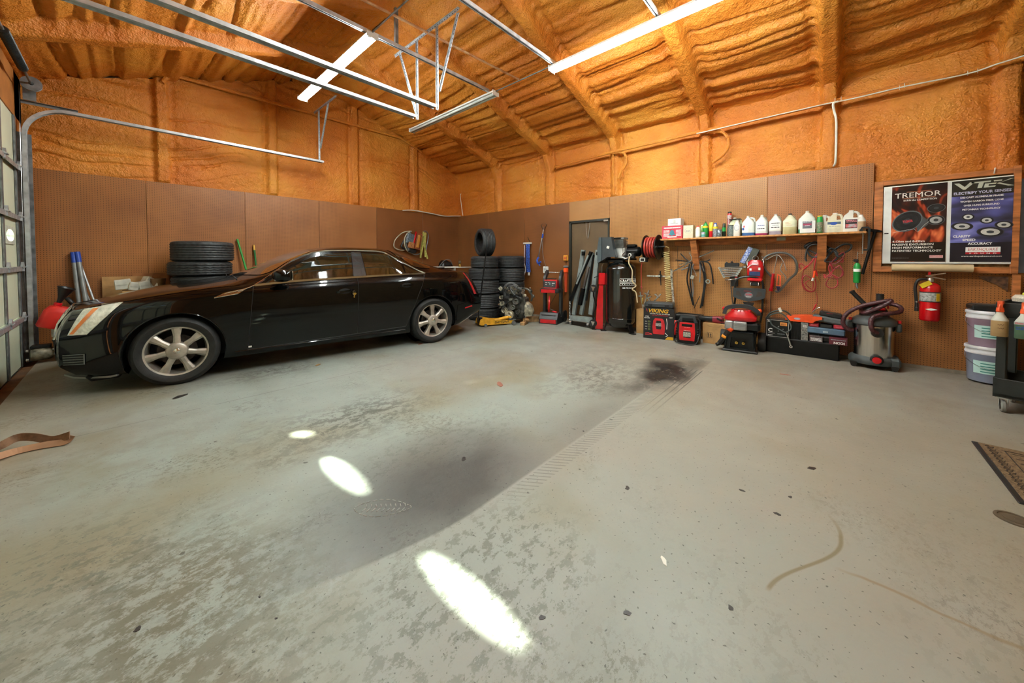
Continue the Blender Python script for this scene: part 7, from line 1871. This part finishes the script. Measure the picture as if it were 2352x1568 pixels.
ftxt('www.earthquakesound.com', w2 * .66, .018, INKW, po, (.01, PY - .0026, -.385), bold=.02)
mb = MB(); mb.cyl((-.30, 0, 0), (.30, 0, 0), .042, n=24); mb.box((0, .03, -.01), (.5, .02, .02)); solo('paper_roll', mb, mat('manila paper', 'CDB78E', .6, var=.05), 'rolled manila paper resting on the lower board of the poster frame', 'paper roll', (6.17, -.82, 1.185), RB)
mb = MB(); mb.prism([(-.10, .0), (.10, .0), (.10, -.16), (.03, -.09), (-.06, -.04)], -.006, 0); solo('broken_edge', mb, mat('torn board dark', '5A3A24', .8, var=.4, scale=20), 'dark torn patch in the pegboard below the right end of the frame', 'damage', (6.268, -1.27, 1.10), RB)
mb = MB(); mb.box((0, 0, 0), (.05, .04, .35), bev=.003); solo('wood_post', mb, PINE, 'short orange post below the right end of the poster frame', 'post', (6.22, -1.41, .95), RB)
# ---- buckets
def bucket(label, z, col, lab, seed):
    o = thing('bucket', label, 'bucket', (6.03, -1.215, z), RB, 'lidded pails beside the cart')
    mb = MB(); mb.lathe([(.001, 0), (.132, 0), (.135, .005), (.148, .27), (.152, .275), (.152, .30)], n=36); obj('pail', mb, col, o)
    mb = MB(); mb.lathe([(.152, .285), (.157, .287), (.157, .305), (.153, .31), (.153, .335), (.161, .337), (.161, .360), (.154, .368), (.14, .366), (.13, .358), (.001, .358)], n=36); obj('lid', mb, mat('pail lid white', 'D2D2D4', .35), o)
    mb = MB(); mb.lathe([(.1465, .09), (.1515, .22)], n=36); mb.f = [f for i, f in enumerate(mb.f) if 22 <= i <= 30]; mb.sm = mb.sm[:9]; mb.mi = mb.mi[:9]; obj('label', mb, LABT, o)
    for k in range(4):
        mb = MB(); mb.lathe([(.150 + k * .0008, .105 + k * .028), (.1503 + k * .0008, .115 + k * .028)], n=36); mb.f = [f for i, f in enumerate(mb.f) if 24 <= i <= 30 - k % 2]; mb.sm = mb.sm[:len(mb.f)]; mb.mi = mb.mi[:len(mb.f)]; obj('print', mb, mat('teal print dark', '3E8A80', .5), o)
    mb = MB(); mb.tube(smooth_pts([(-.155, 0, .29), (-.16, -.06, .23), (-.08, -.145, .16), (.05, -.16, .155), (.15, -.06, .22), (.155, 0, .29)], 5), .0028, 5); obj('bail_handle', mb, STEEL, o)
bucket('lower pail, blue-grey liquid showing through, standing on the floor', .02, mat('blue grey pail', '8E94A8', .35, var=.05), 0, 1)
bucket('upper pail with mauve tint stacked on the lower pail', .385, mat('mauve pail', '9E8494', .35, var=.05), 0, 2)
o = thing('black_tray', 'flat black tray lying on the upper pail lid', 'tray', (6.05, -1.22, .752), RB); mb = MB(); mb.box((0, 0, .03), (.28, .24, .055), bev=.012); obj('tray_body', mb, BLKP, o); mb = MB(); mb.box((0, -.005, .06), (.24, .2, .006)); obj('tray_top', mb, DGRY, o)
# ---- utility cart
ca = R(-19)
CT = mat('black cart plastic', '1B201E', .5, var=.15)
o = thing('utility_cart', 'black two-shelf utility cart at the right edge of the view', 'cart', (4.93, -1.02, 0), RB + ca)
# local x runs right (away from viewer edge), y runs toward the wall
LW_, LD = .42, .52
for z0, z1, nm in ((.125, .285, 'lower_shelf'), (.80, .92, 'upper_shelf')):
    mb = MB(); mb.box((LW_ / 2, LD / 2, z0 + .02), (LW_, LD, .02)); mb.box((LW_ / 2, .01, (z0 + z1) / 2), (LW_, .02, z1 - z0), bev=.006); mb.box((LW_ / 2, LD - .01, (z0 + z1) / 2), (LW_, .02, z1 - z0)); mb.box((.01, LD / 2, (z0 + z1) / 2), (.02, LD, z1 - z0)); mb.box((LW_ - .01, LD / 2, (z0 + z1) / 2), (.02, LD, z1 - z0)); obj(nm, mb, CT, o)
for x, y in ((.035, .035), (LW_ - .035, .035), (.035, LD - .04), (LW_ - .035, LD - .04)): mb = MB(); mb.box((x, y, .54), (.055, .055, .56), bev=.006); obj('post', mb, CT, o)
for x, y in ((.05, .05), (LW_ - .05, .05), (.05, LD - .05), (LW_ - .05, LD - .05)):
    mb = MB(); mb.lathe([(.012, -.012), (.044, -.014), (.050, -.008), (.050, .008), (.044, .014), (.012, .012)], (x, y - .01, .05), (1, .25, 0), 22); w_ = obj('caster_wheel', mb, mat('grey caster rubber', '8A8B84', .5), o)
    mb = MB(); mb.cyl((x - .014, y - .01, .05), (x + .016, y - .01, .05), .034, n=16); obj('caster_hub', mb, BLKP, w_)
    mb = MB(); mb.box((x - .022, y, .08), (.004, .035, .07)); mb.box((x + .022, y, .08), (.004, .035, .07)); mb.box((x, y, .115), (.055, .05, .012)); obj('caster_fork', mb, GALV, w_)
Mc = Matrix.Translation(o.location) @ Matrix.Rotation(RB + ca, 4, 'Z')
def oncart(x, y, z): return tuple(Mc @ Vector((x, y, z)))
def spray(label, x, liq, lz, lab=None):
    o = thing('spray_bottle', label, 'spray bottle', oncart(x, -.055, .645), RB + ca, 'spray bottles hung on the cart')
    mb = MB(); loft(mb, [(0, 0, 0, .082, .075, 3), (0, 0, .005, .088, .08, 3), (0, 0, lz, .088, .08, 3)]); obj('liquid', mb, liq, o)
    mb = MB(); loft(mb, [(0, 0, lz, .088, .08, 3), (0, 0, .135, .088, .08, 3), (0, 0, .155, .07, .06, 2.5), (0, 0, .185, .042, .04, 2), (0, 0, .205, .036, .036, 2)]); obj('container', mb, mat('frosted bottle', 'B9BBAE', .3), o)
    mb = MB(); mb.lathe([(.018, .20), (.022, .205), (.019, .235), (.015, .24), (.001, .24)], n=14); mb.prism([(-.016, .235), (.014, .235), (.016, .262), (.05, .268), (.05, .290), (-.018, .290)], -.013, .013, 'yz'); mb.tube([(0, -.02, .262), (0, -.035, .24), (0, -.032, .215)], .005, 6); obj('trigger_head', mb, mat('orange red trigger', 'F2602E', .4), o)
    if lab: mb = MB(); mb.box((0, -.0415, .085), (.078, .002, .075)); obj('label', mb, lab, o)
    return o
s1 = spray('spray bottle of tan liquid with orange head, left one', .03, mat('tan liquid', 'A88A5E', .3), .13)
for k in range(2): mb = MB(); mb.tube([(-.005 + .03 * q, -.0405, .10 - k * .03 + .004 * math.sin(q * 14)) for q in np.linspace(0, 1, 10)], .0014, 4); obj('handwriting', mb, mat('brown ink', '5A3A20', .6), s1)
s2 = spray('spray bottle of green liquid with orange head, right one', .145, mat('green cleaner', '4E6A50', .3), .12)
mb = MB(); mb.box((-.005, -.0425, .125), (.075, .002, .022)); obj('label_strip', mb, mat('grey label', 'A8ACA8', .4), s2); ftxt('Green', .045, .014, INKR, s2, (-.015, -.044, .125), shear=.2, bold=.02); bars(-.035, .03, .07, .10, 2, INKB, -.0425, s2, 90)
mb = MB(); loft(mb, [(0, 0, 0, .13, .13, 2), (0, 0, .03, .14, .14, 2), (0, 0, .055, .105, .105, 2)], n=20); solo('white_pad', mb, mat('white towel', 'C9C2B0', .8, bump=.6, bscale=120), 'rumpled white buffing pad on top of the cart', 'pad', oncart(.12, .22, .925), .3)
mb = MB(); loft(mb, [(0, 0, 0, .085, .085, 2), (0, 0, .015, .085, .085, 2), (0, 0, .025, .06, .06, 2)], n=20); solo('yellow_pad', mb, mat('yellow green foam', 'BFCB4A', .7), 'yellow-green foam pad on the white pad', 'pad', oncart(.145, .22, .981), .1)
o = thing('wax_can', 'black can with silver screw cap and pale print on the cart', 'can', oncart(.25, .16, .925), RB + ca); mb = MB(); mb.lathe([(.001, 0), (.052, 0), (.052, .10), (.048, .105), (.001, .105)], n=24); obj('can_body', mb, BLKM, o); mb = MB(); mb.lathe([(.02, .105), (.02, .125), (.001, .125)], n=16); obj('cap', mb, STEEL, o); bars(-.03, .02, .05, .07, 2, INKW, -.053, o, 91)
ft = MB(); rr2 = random.Random(3)
ft.grid(lambda u, v: (u * .34, v * .40, .02 + .02 * math.sin(u * 9 + v * 5) + .015 * math.sin(v * 17) + rr2.uniform(-.006, .006)), 22, 22); solo('yellow_rag', ft, mat('yellow rag', 'C9A85A', .9, bump=1, bscale=200), 'crumpled yellow rag on the lower cart shelf', 'rag', oncart(.05, .06, .165), RB + ca)
ft = MB(); ft.grid(lambda u, v: (u * .30, v * .14, .025 + .015 * math.sin(u * 14 + v * 5) + rr2.uniform(-.005, .005)), 20, 10); solo('grey_rag', ft, mat('grey striped rag', 'A8A4A0', .9, var=.5, scale=40), 'grey striped rag in front of the yellow rag on the cart', 'rag', oncart(.06, .03, .160), RB + ca)
# wall panel at the right edge
mb = MB(); mb.box((0, 0, 0), (.13, .10, .90), bev=.004); solo('electrical_panel', mb, mat('grey enamel panel', 'B4B8BC', .45), 'tall pale grey electrical panel at the upper right edge', 'panel', (6.12, -1.475, 3.2), RB)
# ================================================================= left corner and floor items
o = thing('gas_can', 'red plastic fuel can lying tilted with a black funnel spout', 'fuel can', (-.62, 7.24, .42), 0, rot=(0, R(20), 0))
mb = MB(); loft(mb, [(0, 0, 0, .26, .20, 4), (0, 0, .02, .29, .22, 4), (0, 0, .20, .29, .22, 4), (0, 0, .26, .24, .18, 3.5), (0, 0, .275, .18, .14, 3)]); obj('tank', mb, mat('fuel can red', 'D42A20', .4, var=.08), o)
mb = MB(); mb.lathe([(.035, .25), (.035, .31), (.02, .315)], (-.06, 0, 0), n=14); obj('neck', mb, RED, o)
mb = MB(); mb.lathe([(.018, 0), (.03, .08), (.075, .21), (.08, .215), (.07, .205), (.02, .06)], (-.06, 0, .30), (.0, -.1, 1), 20); obj('funnel', mb, BLKP, o)
mb = MB(); mb.box((.10, 0, .14), (.06, .23, .10), bev=.02); obj('side_grip', mb, MATS['fuel can red'], o)
mb = MB(); mb.lathe([(.001, 0), (.12, 0), (.13, .02), (.135, .12), (.12, .15), (.001, .15)], n=20)
for k in range(5): mb.lathe([(.136, .02 + k * .025), (.139, .03 + k * .025), (.136, .04 + k * .025)], n=20)
solo('white_tub', mb, WHITE, 'ribbed white tub beneath the red fuel can', 'tub', (-.50, 7.26, .29))
mb = MB(); mb.box((0, 0, .14), (.34, .28, .28), bev=.02, taper=1.08); mb.box((0, 0, .27), (.38, .31, .02), bev=.005); solo('storage_crate', mb, DGRY, 'dark grey crate standing between the fuel can and the car nose', 'crate', (-.44, 7.35, 0))
o = thing('alternator', 'small silver alternator lying on the floor beside the door jamb', 'car part', (-.72, 7.30, 0), 0)
mb = MB(); mb.lathe([(.02, -.09), (.07, -.085), (.085, -.05), (.085, .05), (.07, .085), (.02, .09)], (0, 0, .11), (1, .2, 0), 24); obj('housing', mb, ENGL, o); mb = MB(); mb.box((0, 0, .20), (.16, .12, .04), bev=.01); obj('black_top', mb, BLKP, o)
for x, z in ((-.10, .16), (-.10, .05), (.10, .15)): mb = MB(); mb.lathe([(.01, -.01), (.022, -.01), (.022, .01), (.01, .01)], (x, -.04, z), (1, 0, 0), 12); obj('lug', mb, STEEL, o)
def pole(name, label, a, b_, r, m, grip=None, gl=.14, group=None):
    a, b_ = Vector(a), Vector(b_); o = thing(name, label, 'pole', a, 0, 0, group=group) if 0 else thing(name, label, 'pole', a, 0, group)
    mb = MB(); mb.tube([(0, 0, 0), b_ - a], r, 12); obj('shaft', mb, m, o)
    if grip: d = (b_ - a).normalized(); mb = MB(); mb.tube([b_ - a - d * gl, b_ - a + d * .004], r * 1.12, 12); obj('grip', mb, grip, o)
    return o
AL = mat('grey aluminium pole', '8F9290', .4, .4)
A_ = lambda px, py, y: Vector(wa(px, py, y))
def lean(pt, pb, yt, yb):
    t_ = A_(*pt, yt); b_ = A_(*pb, yb); d = b_ - t_; return tuple(t_ + d * ((t_.z) / -d.z)), tuple(t_)
a, b_ = lean((168, 580), (181, 695), 7.70, 7.62); pole('aluminium_pole', 'thick grey pole with blue end, left one, leaning by the fuel can', a, b_, .026, AL, BLUE, group='grey poles with blue ends')
a, b_ = lean((177, 579), (197, 690), 7.69, 7.60); pole('aluminium_pole', 'thick grey pole with blue end, right one, leaning by the fuel can', a, b_, .026, AL, BLUE, group='grey poles with blue ends')
a, b_ = lean((184, 604), (215, 688), 7.70, 7.60); pole('aluminium_pole', 'thin silver pole slanting behind the two blue-ended poles', a, b_, .012, GALV)
a, b_ = lean((178, 625), (206, 690), 7.72, 7.64); pole('aluminium_pole', 'second thin silver pole, lower, behind the blue-ended poles', a, b_, .010, GALV)
a, b_ = lean((162, 672), (176, 690), 7.60, 7.50); b2 = b_; mb = MB(); mb.tube([(0, 0, -.1), (-.07, 0, .02)], .025, 8); solo('black_bar', mb, BLKP, 'stubby black bar end beside the grey poles', 'bar', A_(172, 686, 7.55))
a, b_ = lean((545, 549), (565, 618), 7.70, 7.62); pole('broom_handle', 'bright green broom handle leaning behind the windscreen', a, b_, .016, mat('bright green paint', '3AA048', .35))
a, b_ = lean((583, 563), (588, 608), 7.71, 7.66); pole('broom_handle', 'dark green broom handle with yellow tip behind the windscreen', a, b_, .015, mat('dark green paint', '1A7A3A', .35), mat('wood yellow tip', 'E0B04A', .5), .09)
# cardboard behind the bonnet
mb = MB(); mb.box((0, 0, .52), (.50, .012, 1.03)); solo('cardboard_sheet', mb, KRAFT, 'flat tan cardboard sheet standing behind the car bonnet', 'cardboard', (.03, 7.70, 0))
mb = MB(); mb.box((0, 0, .54), (.40, .012, 1.075)); solo('cardboard_sheet', mb, mat('reddish cardboard', '9A6438', .75, var=.15), 'redder cardboard sheet behind the white foam pieces', 'cardboard', (.27, 7.72, 0))
o = carton('foam_carton', 'open carton of white packing pieces behind the bonnet', .46, .26, .84, KRAFT, (.20, 7.50, 0), 0)
FO = mat('packing foam', 'D2CFC0', .7)
for k, (x, y, z, a, d) in enumerate(((-.22, -.05, .93, -.1, (.16, .12, .14)), (-.12, -.08, .90, .2, (.10, .1, .12)), (-.02, -.06, .91, -.15, (.13, .1, .12)), (.03, 0, .97, .5, (.11, .10, .10)), (.13, -.04, .89, .1, (.14, .1, .10)))):
    mb = MB(); mb.box((0, 0, 0), d, bev=.008); mb.box((0, -d[1] / 2, 0), (d[0] * .7, .01, .01)); s = solo('packing_piece', mb, FO, ['white foam block at the left of the open carton', 'small white foam block beside the left one', 'middle white foam block', 'white foam block tilted on top', 'cream foam block at the right of the carton'][k], 'packing', (.20 + x, 7.50 + y, z), 0, 'white packing pieces'); s.rotation_euler = (0, a, .2 * k)
mb = MB(); mb.lathe([(.001, 0), (.07, 0), (.085, .16), (.08, .16), (.066, .01)], n=20); solo('brown_pot', mb, mat('brown pot', '7A5A3A', .6), 'brown pot standing right of the white foam pieces', 'pot', (.335, 7.46, .842))
mb = MB(); mb.box((0, 0, 0), (.03, .012, .11), bev=.003); solo('wall_switch', mb, WHITE, 'small white switch on the pegboard beside the door jamb', 'switch', Vector(wa(59, 617, YA - .012)))
# things hung on the back wall above the boot
def awpath(name, label, cat, pts, r, m, y=7.68, k=4, part=None, closed=False, flat=None):
    P = [Vector(wa(p[0], p[1], p[2] if len(p) > 2 else y)) for p in pts]; c = sum(P, Vector()) / len(P); o = thing(name, label, cat, c)
    mb = MB(); mb.tube(smooth_pts([p - c for p in P], k, closed), r, 8, closed=closed, flat=flat); obj(part or 'loop', mb, m, o); return o
def asub(o, nm, pts, r, m, y=7.66, k=4, flat=None, closed=False):
    P = [Vector(wa(p[0], p[1], p[2] if len(p) > 2 else y)) - Vector(o.location) for p in pts]; mb = MB(); mb.tube(smooth_pts(P, k, closed) if k > 1 else P, r, 8, flat=flat, closed=closed); return obj(nm, mb, m, o)
PALE = mat('pale grey cord', 'B8B29A', .5)
awpath('cable_coil', 'big pale cord loop hanging on the back wall, leftmost of the bundle', 'cable', [(945, 531), (925, 534), (908, 550), (905, 566), (915, 573), (928, 574), (934, 568), (930, 550), (936, 536)], .012, PALE, closed=True)
o = awpath('cable_coil', 'narrow pale cord coil hanging beside the big loop', 'cable', [(940, 532), (930, 545), (930, 565), (938, 578), (946, 580)], .015, PALE, 7.64); asub(o, 'strand', [(944, 531), (934, 545), (934, 565), (944, 580), (955, 585), (965, 582)], .010, GREY, 7.63); asub(o, 'strand', [(936, 540), (926, 556), (922, 566), (930, 572)], .025, BLKP, 7.66)
mb = MB(); mb.box((0, 0, 0), (.20, .05, .26), bev=.02, rot=Matrix.Rotation(.25, 4, 'Y')); solo('tool_pouch', mb, mat('blue grey mesh bag', '5A6870', .6, var=.5, scale=50), 'blue-grey mesh pouch among the hanging cords', 'pouch', Vector(wa(943, 548, 7.60)))
o = thing('belt_sander', 'orange wooden-looking hand sander body hanging with gold lettering panel', 'tool', Vector(wa(953, 556, 7.58)), 0, rot=(0, R(12), 0))
mb = MB(); mb.box((.08, 0, .04), (.10, .06, .34), bev=.02); obj('roller', mb, mat('amber roller', 'C88A3A', .4), o); mb = MB(); mb.ring([(.01, -.16), (.16, -.16), (.16, .24), (.01, .24)], [(.03, -.13), (.14, -.13), (.14, .21), (.03, .21)], -.03, .03); obj('roller_frame', mb, mat('brown frame', '8A4A2A', .5), o)
mb = MB(); mb.box((-.09, 0, -.10), (.16, .05, .15), bev=.01); obj('gold_panel', mb, mat('gold and red panel', 'B88A50', .5, var=.6, scale=45, col2='7A2A20'), o); mb = MB(); mb.tube([(-.02, 0, .26), (-.02, 0, -.12)], .02, 8); obj('red_grip', mb, RED, o); mb = MB(); mb.box((-.03, .01, -.22), (.24, .05, .10), bev=.03); obj('black_foot', mb, BLKP, o)
STR = mat('yellow strap webbing', 'B8B860', .7, var=.15, scale=30)
o = awpath('strap', 'yellow-green webbing straps hanging beside the orange roller', 'strap', [(973, 532), (968, 560), (966, 592)], 0, STR, 7.62, flat=(.045, .006, (1, 0, 0)))
for pts in ([(974, 534), (974, 560), (982, 594)], [(976, 536), (972, 560), (967, 586)], [(978, 534), (976, 560), (977, 590)]): asub(o, 'webbing', pts, 0, STR, 7.60, flat=(.04, .006, (1, 0, 0)))
asub(o, 'hook', [(975, 533, 7.61), (975, 531, 7.745)], .006, GREY, k=1)
o = awpath('walking_cane', 'thin dark metal bar with curved top hanging right of the straps', 'bar', [(970, 538), (974, 531), (980, 532), (984, 541), (981, 560), (977, 582)], .012, mat('grey metal bar', '6A6E74', .35, .6), 7.64)
asub(o, 'hook', [(974, 532, 7.63), (974, 530, 7.745)], .006, GREY, k=1)
o = thing('backpack', 'black bag with glossy folds behind the car boot', 'bag', Vector(wa(1024, 610, 7.45)), 0)
mb = MB(); loft(mb, [(0, 0, -.07, .40, .22, 3), (0, 0, -.03, .44, .24, 2.5), (-.02, 0, .08, .34, .2, 2.3), (-.05, 0, .14, .16, .12, 2)]); obj('bag_body', mb, mat('glossy black bag', '0E1010', .25, bump=1.5, bscale=7), o); mb = MB(); mb.tube(smooth_pts([(-.24, -.05, -.02), (-.14, -.08, .11), (-.02, -.08, .16), (.10, -.08, .12), (.2, -.05, -.06)], 4), .010, 6); obj('strap', mb, GREY, o)
o = thing('glass_lamp', 'small brass fitting with glass globe hanging near the room corner', 'lamp', Vector(wa(1056, 604, 7.66)), 0)
mb = MB(); mb.sph((0, 0, .03), .05, 14, 8, sx=.8); obj('globe', mb, mat('smoky glass', '8A7A60', .1, .3), o); mb = MB(); mb.lathe([(.03, -.10), (.035, -.06), (.02, -.02)], n=12); obj('brass_base', mb, BRASS, o)
mb = MB(); mb.box((0, 0, 0), (1.2, .25, .025)); mb.box((-.5, 0, -.55), (.04, .2, 1.07)); mb.box((.5, 0, -.55), (.04, .2, 1.07)); solo('side_table', mb, WHITE, 'narrow white topped bench behind the car boot', 'bench', (5.35, 7.45, 1.10))
# ================================================================= on the floor
BELT = mat('tan webbing', '7A5A40', .75, var=.15, scale=30)
o = thing('webbing_strap', 'brown webbing strap twisted on the floor at the left edge', 'strap', (-.42, 3.98, 0), 0)
def F(px, py, z=0): return Vector(fl(px, py, z)) - Vector((-.42, 3.98, 0))
mb = MB(); mb.tube(smooth_pts([F(-60, 1050, .02), F(0, 1024, .05), (F(40, 1005, .07)), F(80, 1004, .06), F(120, 1010, .03), F(160, 999, .06)], 5), 0, flat=(.05, .004, (0, .3, 1))); obj('webbing', mb, BELT, o)
mb = MB(); mb.tube(smooth_pts([F(165, 1000, .05), F(150, 1014, .02), F(100, 1022, .02), F(40, 1035, .02), F(-10, 1050, .03)], 5), 0, flat=(.05, .004, (.2, .6, .8))); obj('webbing', mb, mat('tan webbing light', '9A7252', .75), o)
# door mat: built of knots? plain coir with rubber edge
o = thing('door_mat', 'tan patterned doormat with black rubber edge at the right of the view', 'mat', (3.55, -.76, 0), 0)
mb = MB(); mb.box((.0, -.26, .005), (.85, .56, .010), bev=.004); obj('rubber_edge', mb, BLKP, o)
COIR = mat('coir pile', '8C7250', .95, var=.5, scale=60, bump=1, bscale=250, col2='5C4630')
mb = MB(); mb.box((.0, -.26, .012), (.80, .51, .008)); obj('coir_pile', mb, COIR, o)
mb = MB(); rr3 = random.Random(8)
for k in range(34):
    x = -.36 + .72 * (k / 33); mb.tube([(x + .012 * math.cos(t), -.045 + .018 * math.sin(t) * (1 if k % 2 else .6), .017) for t in np.linspace(0, 5, 7)], .0022, 4)
for k in range(9): mb.tube([(-.30 + .075 * k, -.12, .017), (-.30 + .075 * k, -.46, .017)], .002, 4)
mb.tube([(-.33, -.10, .017), (.33, -.10, .017), (.33, -.48, .017), (-.33, -.48, .017)], .003, 4, closed=True); obj('dark_pattern', mb, mat('dark pile', '33281E', .9), o)
mb = MB(); c = Vector(fl(2330, 1193)); mb.lathe([(.001, .004), (.035, .004), (.036, .002), (.05, .002), (.051, .005), (.062, .005), (.064, 0)], n=28); solo('drain_cover', mb, mat('brown floor cap', '4E4230', .6), 'round brown cleanout cap set in the floor near the doormat', 'cover', c)
LEAF = mat('dry leaf', 'A8804A', .8, var=.3)
for px, py, s, a, lab in ((1498, 0, 0, 0, ''),):
    pass
def leaf(px, py, s, m, lab, name='leaf', cat='leaf', z=.004, el=1.6):
    mb = MB(); q = random.Random(px)
    P = [(s * el * math.cos(t) * q.uniform(.6, 1), s * math.sin(t) * q.uniform(.5, 1)) for t in np.linspace(0, 2 * PI, 9, endpoint=False)]
    mb.prism(P, 0, z, 'xy'); o = solo(name, mb, m, lab, cat, fl(px, py), q.uniform(0, 3)); return o
leaf(730, 838, .03, LEAF, 'tan dry leaf on the floor below the car sill'); leaf(965, 790, .035, mat('reddish leaf', '7A4A34', .8), 'reddish leaf by the rear wheel'); leaf(1148, 883, .035, mat('pink scrap', '8A5644', .8), 'thin pinkish scrap in the middle of the floor', 'scrap', 'scrap', el=3)
leaf(1525, 1290, .012, WHITE, 'tiny white scrap on the right floor', 'paper_scrap', 'scrap', el=2.5); leaf(1803, 860, .02, mat('faded red mark', 'A86050', .7), 'small faded red scrap in front of the long black box', 'scrap', 'scrap', z=.002, el=3)
DRIP = mat('dried black tar', '211C18', .5)
for k, (px, py, s) in enumerate(((1441, 1121, .016), (1678, 1396, .010), (1340, 990, .008), (1440, 1408, .012), (1785, 1180, .012), (1704, 1126, .012), (1865, 1075, .02), (415, 910, .05), (1065, 1054, .018), (596, 1371, .005), (634, 1420, .005), (315, 1445, .011), (1815, 1141, .010), (1245, 1418, .01))):
    leaf(px, py, s, DRIP, ['dark tar spot left of centre on the right floor', 'oval dark spot low on the right floor', 'small dark spot near the tyre print', 'twiggy dark spot at the bottom centre right', 'dark flake beside the curved mark', 'dark flake with pale edge', 'larger brown-black splash right of centre', 'long black tar smear near the front wheel', 'dark blotch in the sooty area', 'tiny dark spot lower left', 'another tiny dark spot lower left', 'dark flake at the lower left', 'small dark flake right of centre', 'dark crumb inside the brightest sun patch'][k], 'tar_spot', 'spot', z=.0015, el=1.5)

# dusty shoe print in the sooty area
o = thing('shoe_print', 'pale dusty shoe sole print in the dark sooty patch', 'print', fl(880, 1166), R(-46))
mb = MB(); DU = mat('pale dust', 'A9A8A2', .8)
def outl(t):
    x = .145 * math.cos(t); return (x, (.05 - .012 * math.cos(t) - .012 * math.cos(2 * t)) * math.sin(t))
for k in range(26):
    a, b_ = 2 * PI * k / 26, 2 * PI * (k + .68) / 26; p, q_ = outl(a), outl(b_); mb.tube([(p[0], p[1], .0008), (q_[0], q_[1], .0008)], .0022, 4)
obj('outline_dash', mb, DU, o)['kind'] = 'stuff'
mb = MB()
for k in range(9):
    x = -.10 + .025 * k; mb.tube([(x, -.028, .0008), (x + .012, -.004, .0008)], .0028, 4); mb.tube([(x + .014, .006, .0008), (x + .004, .028, .0008)], .0026, 4)
obj('tread_mark', mb, DU, o)['kind'] = 'stuff'
